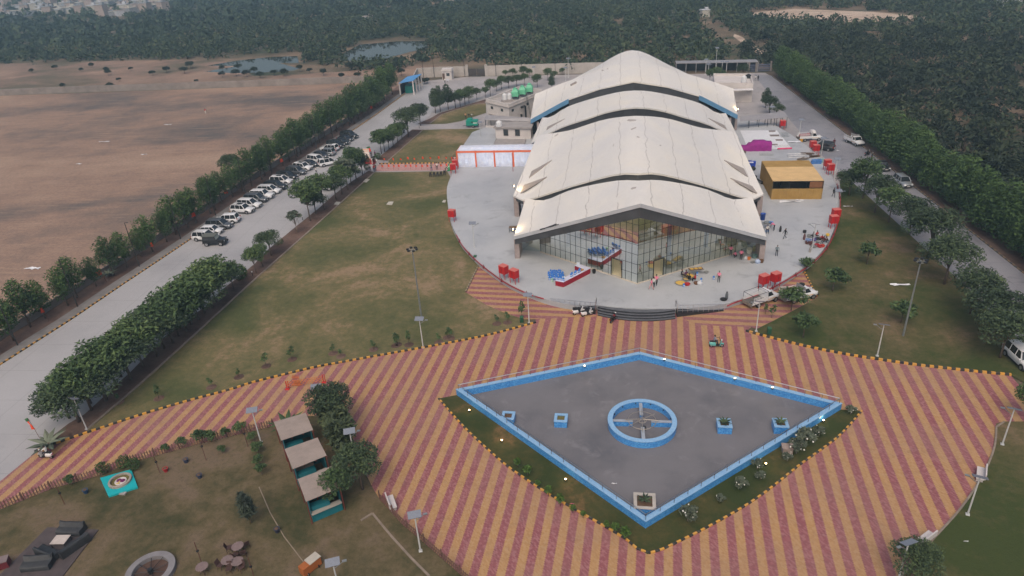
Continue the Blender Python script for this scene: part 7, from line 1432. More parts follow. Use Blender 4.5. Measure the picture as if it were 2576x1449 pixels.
def body(pose):
    if pose in PB: return PB[pose]
    J = pose_joints(pose); bm = bmesh.new(); sk = bm.verts.layers.skin.verify(); V = {}
    def v(n_, p_, r): q = bm.verts.new(p_); q[sk].radius = (r, r*(.78 if n_ in ('pel', 'ch') else 1)); V[n_] = q; return q
    for n_, p_ in J.items(): v(n_, p_, RAD[n_.rstrip('LR')] if n_.rstrip('LR') in RAD else RAD[n_])
    V['pel'][sk].use_root = True; E = [('pel', 'ch'), ('ch', 'nk'), ('nk', 'hd'), ('hd', 'ht')]
    for k_ in 'LR': E += [('ch', 'sh'+k_), ('sh'+k_, 'el'+k_), ('el'+k_, 'wr'+k_), ('pel', 'hip'+k_), ('hip'+k_, 'kn'+k_), ('kn'+k_, 'an'+k_), ('an'+k_, 'toe'+k_)]
    for a, b in E: bm.edges.new((V[a], V[b]))
    zone = [(Vector(J[a]), Vector(J[b]), z) for a, b, z in [('nk', 'hd', 0), ('hd', 'ht', 0), ('pel', 'ch', 1), ('ch', 'nk', 1)]]
    for k_ in 'LR':
        w = Vector(J['wr'+k_]); d = (w-Vector(J['el'+k_])).normalized(); s = -1 if k_ == 'L' else 1; sd = d.cross(Vector((s, 0, .2))).normalized()
        pm = v('pm'+k_, w+d*.06, .034); bm.edges.new((V['wr'+k_], pm)); zone.append((w, w+d*.2, 0))
        for i, L in enumerate((.07, .08, .075, .06)):                # four fingers of unequal length, slightly curled
            a = v('f%d%s' % (i, k_), w+d*.1+sd*(-.026+.018*i), .009); b = v('g%d%s' % (i, k_), w+d*(.1+L*.6)+sd*(-.028+.019*i)-Vector((s*.012, 0, 0)), .008); bm.edges.new((pm, a)); bm.edges.new((a, b))
        a = v('t'+k_, w+d*.05+sd*.05, .01); bm.edges.new((pm, a))
        for a, b, z in (('sh', 'el', 1), ('el', 'wr', 2), ('hip', 'kn', 3), ('kn', 'an', 3), ('an', 'toe', 4)): zone.append((Vector(J[a+k_]), Vector(J[b+k_]), z))
        zone.append((Vector(J['ch']), Vector(J['sh'+k_]), 1)); zone.append((Vector(J['pel']), Vector(J['hip'+k_]), 3))
    nz = v('nose', Vector(J['hd'])+Vector((0, .1, .0)), .014); bm.edges.new((V['hd'], nz))
    me = bpy.data.meshes.new('b'); bm.to_mesh(me); bm.free(); o = bpy.data.objects.new('b', me); C.objects.link(o); m1 = o.modifiers.new('s', 'SKIN'); m1.use_smooth_shade = True; o.modifiers.new('d', 'SUBSURF').levels = 1
    dg = bpy.context.evaluated_depsgraph_get(); dg.update(); out = bpy.data.meshes.new_from_object(o.evaluated_get(dg)); bpy.data.objects.remove(o); bpy.data.meshes.remove(me)
    idx = []
    for pl_ in out.polygons:
        c_ = pl_.center; best = (9, 0)
        for a, b, z in zone:
            ab = b-a; t = max(0, min(1, (c_-a).dot(ab)/ab.length_squared)); d = (c_-a-ab*t).length; best = min(best, (d, z))
        idx.append(best[1])
    out.materials.clear()
    for i in range(5): out.materials.append(M_SKIN)
    out.polygons.foreach_set('material_index', idx); out.polygons.foreach_set('use_smooth', [True]*len(idx))
    h_ = Vector(J['hd']).lerp(Vector(J['ht']), .62); mb = MB(); rows = []
    for i in range(5):
        t = i/4*pi*.58; rows.append([Vector((.098*sin(t)*cos(a), -.012+.112*sin(t)*sin(a)-(.012), .112*cos(t)-.012))+h_ for a in np.linspace(0, 2*pi, 11)])
    for r in rows[3:]:
        for p_ in r:
            if p_.y > h_.y+.02: p_.z += .07; p_.y -= .03
    mb.grid(rows); hm = mb.data('hair', M_HAIR, True); PB[pose] = (out, hm); return PB[pose]
def person(at, face, pose, shirt, trousers, label, sleeves='skin', shoes=None, hair=None, group=None, s=1.0, cap=None):
    """face: photo direction the figure looks, degrees about the vertical (0 = away from the viewer, +x right)"""
    me, hm = body(pose); me = me.copy(); mats = [M_SKIN, CLOTH[shirt], CLOTH[shirt] if sleeves == 'long' else M_SKIN, CLOTH[trousers], shoes or M_SHOE]
    for i, m_ in enumerate(mats): me.materials[i] = m_
    o = link('person', me); o.location = at; o.rotation_euler = (0, 0, -radians(face)); o.scale = (s,)*3; tag(o, label, 'person', group)
    if cap: hm = hm.copy(); hm.materials[0] = CLOTH[cap]
    link('hair' if not cap else 'cap', hm, o); return o
zD = lambda x, y: Z(2240, 880, x, y); zE = lambda x, y: Z(2700, 780, x, y, 480); TP = ZP+.004; WS = mat('white_shoe', lin((206, 206, 208)), .6)
def G_(q, z=TP): return g(q[0], q[1], z)
person(G_(zD(372, 560))+Vector((0, .6, .03)), 180, 'stand', 'red', 'grey', 'person in a red shirt standing inside the open glass doorway')
person(G_(zD(890, 768)), 20, 'walk', 'pink', 'black', 'person in a pink shirt walking past the glass corner, rightmost of three', shoes=WS); person(G_(zD(850, 808)), 30, 'walk', 'white', 'black', 'person in a white shirt between two pink-shirted people at the glass corner'); person(G_(zD(815, 830)), -60, 'walk', 'pink', 'palepink', 'person in a pink shirt and pale shorts at the glass corner, leftmost of three')
person(G_(zD(1830, 716)), 200, 'stand', 'pink', 'black', 'person in a pink shirt standing alone on the front terrace right of the cooks'); person(G_(zD(2090, 348)), -40, 'squat', 'pink', 'dark', 'person in pink squatting under the right eave'); person(G_(zD(2165, 382)), 20, 'stand', 'pink', 'black', 'person in pink standing among the pots under the right eave'); person(G_(zD(2010, 318)), 10, 'stand', 'pink', 'dark', 'person in pink half hidden at the right end of the glass')
person(G_(zD(1330, 655)), 150, 'sit', 'purple', 'dark', 'seated cook in purple with dark hair by the big pan'); person(G_(zD(1290, 660))+Vector((-.2, .3, 0)), 110, 'sit', 'dark', 'dark', 'seated cook in dark clothes on a chair at the left of the pans'); person(G_(zD(1480, 715)), -70, 'sit', 'red', 'black', 'seated cook in a red shirt right of the pans', shoes=WS); person(G_(zD(1385, 700)), 0, 'squat', 'black', 'black', 'dark-clothed cook squatting between the pans')
person(G_(zE(945, 488)), 180, 'sit', 'white', 'dark', 'person in a pale shirt sitting on a blue stool beside the hall corner'); person(G_(zE(1085, 455)), -60, 'bend', 'pink', 'black', 'person in pink bending over at the side of the hall'); person(G_(zE(1300, 620)), -110, 'walk', 'black', 'dark', 'person all in black striding across the right terrace with a hand held out', 'long'); person(G_(zE(1135, 965)), 190, 'stand', 'check', 'dark', 'person in a checked shirt standing on the right terrace corner', 'long')
for x, y, f, p_, c_, lab in ((1935, 610, 160, 'sit', 'red', 'cook in a red top sitting at the back of the right group'), (2050, 650, 200, 'squat', 'red', 'cook in red with long hair squatting in the right group'), (2090, 720, -120, 'sit', 'maroon', 'cook in maroon sitting with back to the terrace edge'), (2160, 690, -100, 'squat', 'brown', 'cook in brown squatting at the terrace edge, rightmost of the group'), (1850, 590, 140, 'squat', 'grey', 'cook in grey squatting left of the red-shirted one in the right group')): person(G_(zE(x, y)), f, p_, c_, 'dark', lab)
person(g(2096, 496, TP), 170, 'walk', 'black', 'dark', 'person in black walking along the right terrace edge past the golden tent', 'long'); person(g(1962, 476, TP), 180, 'stand', 'black', 'dark', 'dark figure standing inside the open strip of the golden tent'); person(g(2097, 368), 190, 'walk', 'maroon', 'maroon', 'person in maroon walking on the right road by the black car', 'long'); person(g(1900.5, 204), 0, 'walk', 'white', 'grey', 'person in pale clothes walking far off on the right road'); person(g(1906.5, 204), 0, 'walk', 'black', 'dark', 'person in dark clothes walking far off on the right road')
person(g(934, 362), 10, 'walk', 'bluegrey', 'grey', 'person in blue-grey with a pale cap walking up the left road', 'long', cap='white'); person(g(796.6, 439.5), 60, 'walk', 'white', 'dark', 'person in white shirt and dark waistcoat crossing the left road by the parked cars', shoes=WS)
for x, y, f, p_, c_, tr_, lab in ((325, 175, 120, 'stand', 'bluegrey', 'dark', 'person standing behind the banner board beside the orange flag'), (420, 200, 200, 'stand', 'purple', 'dark', 'person in dull purple behind the orange flag at the walkway end'), (350, 352, 100, 'stand', 'white', 'white', 'person in white right beside the red banner skirt'), (388, 362, 160, 'stand', 'black', 'black', 'person in black between two white-dressed people at the walkway end'), (440, 335, 190, 'stand', 'grey', 'dark', 'person in grey at the walkway kerb end'), (463, 372, -60, 'walk', 'white', 'white', 'person in white at the start of the painted walkway kerb'), (302, 495, 130, 'stand', 'white', 'dark', 'person in white with a reddish cap beside the round bush at the walkway'), (395, 528, 200, 'stand', 'red', 'jeans', 'person in a reddish top and jeans at the near edge of the walkway'), (428, 505, 200, 'stand', 'brown', 'jeans', 'person in brown next to the reddish one at the walkway edge'), (1710, 500, 0, 'reach', 'olive', 'jeans', 'person in an olive shirt and jeans, arms out, on the near walkway edge'), (1838, 475, 0, 'stand', 'white', 'black', 'person in a white shirt and black trousers on the walkway'), (2225, 322, 170, 'stand', 'dark', 'dark', 'dark-clothed person at the mouth of the glowing tent'), (2250, 325, 170, 'stand', 'palepink', 'maroon', 'person in pale pink at the mouth of the glowing tent'), (2030, 540, 60, 'bend', 'olive', 'brown', 'person bending over the last of the black chairs')):
    person(g(*zW(x, y), .055), f, p_, c_, tr_, lab)
person(g(1119.6, 209.5), 180, 'walk', 'white', 'black', 'person in white shirt walking on the rear yard before the guard cabin'); person(g(1171.8, 299.3, .05), 200, 'stand', 'peach', 'black', 'person in a pale shirt standing by the far lawn behind the generator'); person(g(1180, 297.6, .05), 180, 'bend', 'dark', 'dark', 'person in dark clothes bending by the far lawn'); person(g(1185.6, 297.8, .05), 120, 'bend', 'white', 'dark', 'person in white bending by the far lawn'); person(g(518.3, 286.7), 180, 'stand', 'red', 'white', 'lone person in red and white out on the dirt field')
r1_ = person((0, 0, 0), 0, 'ride', 'bluegrey', 'dark', 'rider in a pale shirt on the turquoise scooter'); v = sc1.location; r1_.location = v+Vector((cos(radians(2))*-.32, 0, .02)); r1_.rotation_euler.z = radians(2-90)
r2_ = person((0, 0, 0), 0, 'ride', 'white', 'dark', 'rider in a white shirt on the white scooter at the road corner'); r2_.location = sc2.location+Vector((.32, 0, .02)); r2_.rotation_euler.z = radians(178-90)
# ================================================================== catering on the terrace
M_CANB = mat('blue_water_can', lin((58, 122, 204)), .4, .12, 3); M_CANW = mat('white_can_label', lin((206, 214, 224)), .5); M_REDC = mat('crimson_cloth', lin((142, 18, 40)), .85, .12, 2); M_TOPW = mat('white_table_cover', lin((196, 198, 218)), .7, .06, 2); M_ALU = mat('dull_aluminium', lin((150, 152, 152)), .4, .1, 3, metal=.5)
def can0(lab, at, s=1.0):
    t = thing('water_can', lab, 'water can', at, random.random()*3, None, s); mb = MB(); mb.lathe((0, 0, 0), ((.14, 0), (.15, .03), (.15, .38), (.11, .42)), 12); mb.build('can_body', M_CANB, t); mb = MB(); mb.lathe((0, 0, .12), ((.153, 0), (.153, .14)), 12, False); mb.build('can_label', M_CANW, t); mb = MB(); mb.lathe((0, 0, .42), ((.1, 0), (.1, .06), (.06, .08)), 10); mb.build('can_lid', M_CANB, t); return t
zL = lambda x, y: Z(1640, 880, x, y)
c0 = can0('blue water can in the crowd of cans left of the crimson counter', G_(zL(1690, 640))); c0['group'] = 'blue water cans on the terrace floor'
rs = random.Random(3); n = 0
for i in range(8):
    for j in range(5):
        x, y = 1680+i*30+rs.uniform(-8, 8)+j*4, 575+j*25+rs.uniform(-6, 6)
        if (x-1790)**2/140**2+(y-630)**2/75**2 > 1 or (i == 0 and j == 0): continue
        dup(c0, G_(zL(x, y))+Vector((0, 0, 0)), rs.random()*3); n += 1
t = dup(c0, G_(zL(1737, 705)), 0, 'pale green water can standing in front of the blue cans'); del t['group']; t.children[0].name = 'can_body'
for ch in t.children:
    if ch.name.startswith('can_body') or ch.name.startswith('can_lid'): ch.data = ch.data.copy(); ch.data.materials[0] = mat('pale_green_can', lin((150, 200, 150)), .5)
A0, A1, B1_ = g(*zL(1905, 795), ZP), g(*zL(2312, 582), ZP), g(*zL(1785, 770), ZP); dA = (A1-A0).normalized(); nA = Vector((-dA.y, dA.x, 0)); dB = (B1_-A0).normalized(); nB = Vector((-dB.y, dB.x, 0)); nB = nB if nB.y > 0 else -nB
t = thing('catering_counter', 'L-shaped catering counter with a crimson cloth front and white top', 'counter', A0); o = -A0; w = .8
def slab(mb, a, d, n_, L, w_, z0, z1): mb.prism([a, a+d*L, a+d*L+n_*w_, a+n_*w_], z0, z1)
LA = (A1-A0).length; LB = (B1_-A0).length
mb = MB(); slab(mb, Vector((0, 0, 0)), dA, nA, LA, w, 0, .78); slab(mb, dB*.02, dB, nB, LB, w, 0, .779); slab(mb, dA*(LA-w)+nA*w, nA, dA, 1.5, w, 0, .778); mb.build('crimson_skirt', M_REDC, t)
mb = MB(); slab(mb, -dA*.03-nA*.03, dA, nA, LA+.06, w+.06, .785, .83); slab(mb, dB*.02-nB*.03, dB, nB, LB, w+.06, .784, .828); slab(mb, dA*(LA-w-.03)+nA*w, nA, dA, 1.5, w+.06, .783, .826); mb.build('white_top', M_TOPW, t)
for i in range(5): q = A0+dB*(.15+.38*i)+nB*(.35+.1*(i % 2)); dup(c0, q+Vector((0, 0, .835)), i, 'blue water can on the short arm of the crimson counter', 'cans on the short arm of the counter')
for i in range(6): q = A0+dA*(1.9+.4*i)+nA*(.3+.18*(i % 2)); dup(c0, q+Vector((0, 0, .835)), i, 'blue water can on the long arm of the crimson counter', 'cans on the long arm of the counter')
for q, lab in ((A0+dA*.5+nA*.4, 'white menu card standing at the corner of the crimson counter'), (A1+dA*-.5+nA*1.9, 'white menu card at the far end of the crimson counter')): mb = MB(); mb.box(q+Vector((0, 0, 1.1)), (.45, .04, .5), .2); tag(mb.build('menu_card', M_CANW), lab, 'card')
q = A0+dA*4.3+nA*.45; mb = MB(); mb.lathe(q+Vector((0, 0, .84)), ((.2, 0), (.3, .12), (.32, .14)), 12); tag(mb.build('bread_basket', mat('basket_straw', lin((176, 136, 84)), .9, .2, 6)), 'straw basket on the long arm of the crimson counter', 'basket')
def pot(lab, at, r, h_, m, name='cooking_pot', cat='pot', inner=None, lid=False):
    t = thing(name, lab, cat, at); mb = MB(); mb.lathe((0, 0, 0), ((r*.8, 0), (r, h_*.35), (r, h_*.9), (r*1.08, h_), (r*.95, h_-.005), (r*.92, h_*.5)), 14); mb.build('pot_body', m, t)
    mb = MB(); mb.lathe((0, 0, h_*(.62 if not lid else 1)), ((r*.93, 0), (r*.4, .03 if not lid else .06)), 14); mb.build('contents' if not lid else 'pot_lid', inner or m, t)
    if not lid:
        mb = MB()
        for s in (-1, 1): mb.tube([(s*r*1.02, -.06, h_*.75), (s*(r+.09), 0, h_*.8), (s*r*1.02, .06, h_*.75)], .015, 4)
        mb.parts('handle', m, t)
    return t
M_FOOD = mat('yellow_food', lin((204, 168, 84)), .8, .2, 8); M_BLKPOT = mat('black_iron', lin((38, 38, 40)), .6, .1, 3); M_PLBLUE = mat('plastic_blue', lin((70, 140, 214)), .4); M_BAGW = mat('white_sack', lin((196, 198, 204)), .8, .12, 3); M_REDP = mat('red_plastic', lin((166, 36, 40)), .5)
pot('black litter bin with an open top near the glass by the counter', G_(zL(2365, 580)), .25, .55, M_BLKPOT, 'waste_bin', 'bin'); pot('large shallow pan of yellow food on the terrace floor', G_(zD(1255, 735)), .72, .14, M_ALU, 'wide_pan', 'pan', M_FOOD); pot('big aluminium cooking pan between the seated cooks', G_(zD(1370, 650)), .85, .4, M_ALU, inner=M_FOOD); pot('second cooking pan with pale contents between the seated cooks', G_(zD(1345, 690)), .5, .35, M_ALU, inner=M_FOOD); pot('red plastic tub in front of the seated cooks', G_(zD(1355, 760)), .38, .25, M_REDP, 'plastic_tub', 'tub'); pot('small pot alone on the terrace right of the folding table', G_(zD(1645, 580)), .28, .25, M_ALU); pot('black iron pan beside the gas cylinder at the terrace edge', G_(zD(1905, 985)), .42, .16, M_BLKPOT, 'iron_pan', 'pan'); pot('wooden-brown crate tub beside the white sack of the cooks', G_(zD(1490, 745)), .3, .3, mat('brown_tub', lin((112, 78, 54)), .8), 'brown_tub', 'tub')
dup(c0, G_(zD(1305, 785)), 0, 'blue bucket-like water can in front of the red tub', 'single blue cans near the cooks'); dup(c0, G_(zD(1505, 610)), 0, 'blue water can behind the red-shirted cook', 'single blue cans near the cooks'); dup(c0, G_(zD(1567, 700)), 0, 'blue water can right of the white sack of the cooks', 'single blue cans near the cooks'); dup(c0, G_(zD(1755, 670)), 0, 'pale blue water can beside the lone pink-shirted person', 'single blue cans near the cooks')
for i, t in enumerate(o for o in bpy.data.objects if o.get('group') == 'single blue cans near the cooks'): del t['group']
def sack(lab, at, s, m=M_BAGW, rz=0):
    mb = MB(); rows = []
    for i in range(6):
        t = i/5; r = (.3+.1*sin(pi*t))*(1-.55*max(0, t-.6)/.4); rows.append([Vector((r*cos(a)*(1+.1*sin(a*3+i)), r*sin(a)*.75, .62*t)) for a in np.linspace(0, 2*pi, 11)])
    mb.grid(rows); mb.add([tuple(v) for v in rows[-1][:-1]], [tuple(range(10))]); o = mb.build('sack', m, None, True); o.location = at; o.scale = (s,)*3; o.rotation_euler.z = rz; return tag(o, lab, 'sack')
sack('white sack leaning by the red-shirted cook', G_(zD(1545, 755)), .95)
table('steel-legged table with food trays beside the glass, right of the cooks', G_(zD(1480, 590)), .25, 2.0, .85, .8, mat('brown_table_top', lin((112, 92, 74)), .7, .15, 2), M_STEEL, 'serving_table'); tq = G_(zD(1480, 590))
for dx, lab in ((-.55, 'food tray at the left end of the serving table'), (.05, 'round food tray in the middle of the serving table'), (.6, 'food tray at the right end of the serving table')): mb = MB(); mb.lathe(tq+Vector((dx, dx*.25, .805)), ((.22, 0), (.26, .05)), 10); tag(mb.build('food_tray', M_FOOD), lab, 'tray')
def gas(lab, at, m, s=1.0): t = thing('gas_cylinder', lab, 'gas cylinder', at, 0, None, s); mb = MB(); mb.lathe((0, 0, 0), ((.14, 0), (.16, .05), (.16, .6), (.1, .72)), 12); mb.build('cylinder', m, t); mb = MB(); mb.lathe((0, 0, .72), ((.1, 0), (.1, .14)), 10, False); mb.lathe((0, 0, .72), ((.03, 0), (.03, .1)), 6); mb.build('valve_guard', m, t); return t
M_GAS = mat('grey_cylinder', lin((92, 96, 100)), .5, .15, 2); M_GASR = mat('rusty_red_cylinder', lin((96, 60, 58)), .6, .2, 2)
gas('grey gas cylinder beside the black pan at the terrace edge', G_(zD(1950, 965)), M_GAS, 1.15); gas('brown gas cylinder standing left of the right-hand cooks', G_(zE(1690, 635)), M_GASR, 1.1); gas('grey gas cylinder in front of the lamp post on the right terrace', G_(zE(1805, 890)), mat('pale_cylinder', lin((150, 146, 142)), .5, .1, 2)); gas('dark gas cylinder beside the person bending at the hall side', G_(zE(1210, 475)), M_BLKPOT, 1.1)
mb = MB(); mb.lathe((0, 0, 0), ((.3, 0), (.36, .9), (.38, .92), (.33, .9), (.3, .4)), 14); t = mb.build('blue_drum', mat('deep_blue_plastic', lin((34, 76, 162)), .45), None, True); t.location = G_(zE(855, 232)); t.scale = (1.15,)*3; tag(t, 'tall deep blue drum against the right side wall of the hall', 'drum')
table('table with pans behind the seated person at the hall corner', G_(zE(940, 400)), .1, 1.5, .8, .8, M_ALU, M_STEEL, 'work_table'); tq = G_(zE(940, 400))
pot('wide steel pan on the work table at the hall corner', tq+Vector((0, .1, .8)), .5, .18, M_ALU, 'wide_pan', 'pan'); pot('blue basin on the work table at the hall corner', tq+Vector((.6, 0, .8)), .3, .2, M_PLBLUE, 'plastic_tub', 'tub')
t = thing('blue_stool', 'blue plastic stool under the seated person at the hall corner', 'stool', G_(zE(945, 484))); mb = MB(); mb.box((0, 0, .4), (.36, .36, .05)); mb.build('stool_seat', M_PLBLUE, t)
for sx in (-.15, .15):
    for sy in (-.15, .15): mb = MB(); mb.tube([(sx*1.2, sy*1.2, 0), (sx, sy, .38)], .03, 4); mb.build('leg', M_PLBLUE, t)
for x, y, r, h_, m_, lab, nm in ((585, 905, .4, .75, mat('cream_steel', lin((206, 206, 190)), .4), 'white stove box among the pots under the right eave', 'stove'), (715, 960, .3, .55, M_ALU, 'shiny pot catching the light under the right eave', 'pot'), (690, 870, .28, .8, mat('yellowish_steel', lin((210, 206, 160)), .35, .1, 2, metal=.4), 'tall bright pot near the right pillar', 'pot'), (560, 860, .6, .25, M_ALU, 'very wide pan leaning under the right eave', 'pan'), (800, 960, .38, .4, M_BAGW, 'white tub by the right pillar', 'tub'), (580, 1040, .22, .4, mat('orange_plastic', lin((206, 126, 60)), .5), 'orange pot on the floor under the right eave', 'pot'), (690, 1000, .4, .45, mat('teal_crate', lin((96, 122, 122)), .6), 'grey-green crate under the right eave', 'crate'), (830, 1095, .3, .4, mat('wicker_brown', lin((104, 76, 52)), .9, .2, 6), 'brown wicker basket in front of the right pillar', 'basket'), (650, 1100, .3, .15, M_ALU, 'low grey tray on the floor before the right eave', 'tray'),  # the tall pot near the right pillar is a pale yellowish steel
                              (1700, 500, .25, .4, M_BLKPOT, 'dark pot with a pale lid standing alone left of the right-hand cooks', 'pot'), (1790, 590, .3, .4, M_ALU, 'grey tub by the left of the right-hand cooks', 'tub'), (1770, 690, .38, .5, mat('pale_blue_sheet', lin((128, 150, 190)), .5), 'pale blue covered tub beside the lamp post', 'tub'), (1750, 720, .28, .4, M_GASR, 'brown pot at the near left of the right-hand cooks', 'pot'), (1830, 745, .3, .5, M_GASR, 'brown pot right by the lamp post foot', 'pot'), (1890, 790, .38, .35, M_ALU, 'shiny steel pot at the near corner of the right-hand group', 'pot'), (1945, 770, .3, .35, M_REDP, 'red tub at the near side of the right-hand group', 'tub'), (2010, 790, .3, .3, M_REDP, 'second red tub at the near side of the right-hand group', 'tub'), (2060, 780, .32, .3, mat('orange_red_plastic', lin((176, 66, 50)), .5), 'orange-red tub at the near side of the right-hand group', 'tub'), (1975, 700, .35, .3, M_ALU, 'steel pot in the middle of the right-hand group', 'pot'), (2030, 705, .28, .3, M_BAGW, 'white tub in the middle of the right-hand group', 'tub'), (1970, 640, .4, .25, M_BLKPOT, 'dark cooking pan in the middle of the right-hand group', 'pan'), (2020, 620, .3, .25, M_ALU, 'grey pot behind the dark pan of the right-hand group', 'pot'), (1890, 660, .3, .35, mat('violet_plastic', lin((92, 82, 140)), .5), 'violet tub beside the lamp post of the right-hand group', 'tub'), (2165, 560, .26, .32, mat('yellow_tin', lin((214, 176, 66)), .5), 'yellow tin standing at the terrace edge behind the cooks', 'tin')):
    pot(lab, G_(zE(x, y)), r, h_, m_, nm if nm != 'pot' else 'cooking_pot', nm)
sack('white sack under the right eave beside the standing person in pink', G_(zE(515, 1035)), .8, M_BAGW, .6); sack('pale blue and white bundle in front of the right pillar', G_(zE(755, 1110)), 1.0, mat('blue_white_bundle', lin((164, 180, 208)), .8, .2, 4))
for i, (x, y) in enumerate(((1685, 635), (1770, 630), (1850, 622), (1925, 618), (2005, 595))): chair('black plastic armchair in the row of five beside the walkway on the lawn', g(*zW(x, y), .05), .1, mat('black_plastic_chair', lin((36, 32, 34)), .5), 'plastic_chair', 'black chairs on the lawn', True)
chair('white plastic chair under the tree at the road end of the walkway', g(*zW(45, 565), .05), .4, mat('white_plastic_chair', lin((196, 198, 198)), .5), 'plastic_chair', None, True)
t = thing('entry_ramp_carpet', 'bright green carpeted ramp in front of the red boxes at the tent', 'ramp', g(1132, 425)); o = -t.location; q = gp([(1124, 431), (1144, 427.5), (1142, 412), (1127, 412)]); mb = MB(); q = [v+o for v in q]; mb.add([q[0], q[1]+Vector((0, 0, .7)), q[2]+Vector((0, 0, .7)), q[3], q[1], q[2]], [(0, 1, 2, 3), (0, 4, 1), (1, 4, 5, 2), (3, 2, 5), (0, 3, 5, 4)]); mb.build('carpet', mat('green_carpet', lin((40, 138, 88)), .9, .1, 3), t); mb = MB(); mb.tube([q[0]+Vector((0, 0, .8)), q[1]+Vector((0, 0, 1.5))], .03, 4); mb.tube([q[0], q[0]+Vector((0, 0, .8))], .03, 4); mb.tube([q[1], q[1]+Vector((0, 0, 1.5))], .03, 4); mb.build('ramp_rail', M_STEEL, t)
table('small brown table standing alone left of the hall eave', g(1291, 582, TP), .05, 1.3, .9, .8, mat('brown_table_top', lin((112, 92, 74)), .7, .15, 2), M_DARKM, 'side_table')
# ================================================================== right yard clutter
zY = lambda x, y: Z(2680, 280, x, y)
q = [g(*zY(*p_), TP) for p_ in ((385, 845), (935, 840), (1165, 1120), (505, 1125))]; mb = MB(); mb.prism(q, TP, TP+.03); tag(mb.build('white_floor_sheet', mat('white_floor_cloth', lin((206, 208, 214)), .7, .06, .6, world=True)), 'white floor sheet spread on the yard right of the hall', 'sheet')
for p_, lab in ((((815, 845), (920, 845), (915, 862), (822, 864)), 'grey mat on the white floor sheet, farthest'), (((825, 908), (975, 908), (970, 930), (845, 932)), 'grey mat on the white floor sheet, second from the back'), (((915, 978), (1025, 978), (1030, 998), (925, 998)), 'grey mat on the white floor sheet, third from the back'), (((850, 1048), (950, 1048), (950, 1064), (860, 1065)), 'grey mat on the white floor sheet, nearest')):
    mb = MB(); mb.prism([g(*zY(*v), TP+.03) for v in p_], TP+.034, TP+.1); tag(mb.build('floor_mat', mat('grey_mat', lin((122, 112, 110)), .9, .15, 2)), lab, 'mat')
t = thing('covered_stack', 'tall stack under a bright magenta cloth on the white floor sheet', 'covered goods', g(*zY(610, 1135), TP)); M_MAG = mat('magenta_cloth', lin((136, 32, 122)), .8, .18, 2.5); rows = []; mb = MB()
for i in range(15):
    a = i/14; x = -3.1+a*6.2; h_ = .9+.55*(a > .28)+.5*(a > .42)-.25*(a > .8); rows.append([Vector((x, y+.08*sin(x*5+y*3), z+.06*sin(x*7))) for y, z in ((-1.0, 0), (-.95, h_*.5), (-.8, h_), (0, h_+.05), (.8, h_), (.95, h_*.5), (1.0, 0))])
mb.grid(rows); mb.add([tuple(v) for v in rows[0]], [tuple(range(7))]); mb.add([tuple(v) for v in rows[-1]], [tuple(range(6, -1, -1))]); mb.build('cloth_cover', M_MAG, t, True)
scrap('crumpled teal cloth beside the magenta stack', zY(785, 1060), 1.5, TP+.04, mat('teal_cloth', lin((54, 132, 116)), .8))
def frame(lab, px, L, W_, h_, m_, rz, name='metal_frame', n=5):
    t = thing(name, lab, 'frame', g(*px, TP), rz); mb = MB()
    for z in (.04, h_):
        for y in (-W_/2, W_/2): mb.tube([(-L/2, y, z), (L/2, y, z)], .03, 4)
    for i in range(n+1): x = -L/2+L*i/n; mb.tube([(x, -W_/2, .04), (x, -W_/2, h_), (x, W_/2, h_), (x, W_/2, .04)], .025, 4); mb.tube([(x, -W_/2, .04), (min(L/2, x+L/n), W_/2, h_)], .018, 4)
    mb.build('frame_bars', m_, t); return t
frame('pale truss frame lying on the yard in front of the small tables', zY(1240, 1240), 3.4, .9, .5, M_STEEL, 0); frame('white ladder-like frame lying on the white floor sheet', zY(1010, 1090), 2.6, .7, .3, M_POLEW, .05); frame('steel rack lying beside the magenta stack', zY(780, 1215), 2.6, .8, .25, M_GALV, -.1); frame('tangle of steel stands at the edge of the white floor sheet', zY(1045, 935), 1.8, 1.0, .8, M_GALV, .3)
mb = MB(); L = [g(*zY(950, 1118), TP+.16), g(*zY(1060, 1114), TP+.16), g(*zY(1165, 1108), TP+.16)]; mb.tube(L, .16, 8); tag(mb.build('pink_roll', mat('hot_pink_cloth', lin((206, 64, 110)), .7, .15, 3)), 'rolled hot-pink carpet at the near edge of the white floor sheet', 'roll')
def planks(lab, px, rz, m_, L=2.2):
    t = thing('plank_pile', lab, 'pile', g(*px, TP), rz); rs = random.Random(int(px[0])); mb = MB()
    for i in range(14): mb.box((rs.uniform(-.3, .3), rs.uniform(-.5, .5), .06+.05*(i//3)), (L*rs.uniform(.7, 1.1), .16, .05), rs.uniform(-.25, .25))
    mb.build('planks', m_, t)
M_PLK = mat('old_planks', lin((96, 78, 66)), .9, .25, 3); planks('pile of brown planks near the red boxes and the black car', zY(1500, 1240), .2, M_PLK); planks('low heap of boards left of the plank pile', zY(1400, 1200), -.2, M_PLK); planks('scattered boards in front of the golden tent rear corner', zY(1330, 1280), .5, mat('grey_boards', lin((120, 110, 102)), .9, .2, 3)); planks('brown crates stacked between the hall and the magenta stack', zY(430, 1180), 1.4, M_PLK, 1.6)
def crates(lab, px, m_, n=3):
    t = thing('bottle_pack', lab, 'crates', g(*px, TP)); mb = MB()
    for i in range(n):
        for j in range(2): mb.box((i*.62-.6, j*.45, .2), (.58, .4, .36)); mb.box((i*.6-.5, j*.42, .58), (.56, .4, .34))
    mb.build('packs', m_, t)
crates('stack of blue shrink-wrapped bottle packs behind the golden tent', zY(1530, 1345), mat('blue_wrap', lin((72, 120, 184)), .35, .3, 4)); crates('pale green shrink-wrapped bottle packs beside the blue ones', zY(1625, 1330), mat('green_wrap', lin((132, 164, 166)), .35, .25, 4), 2)
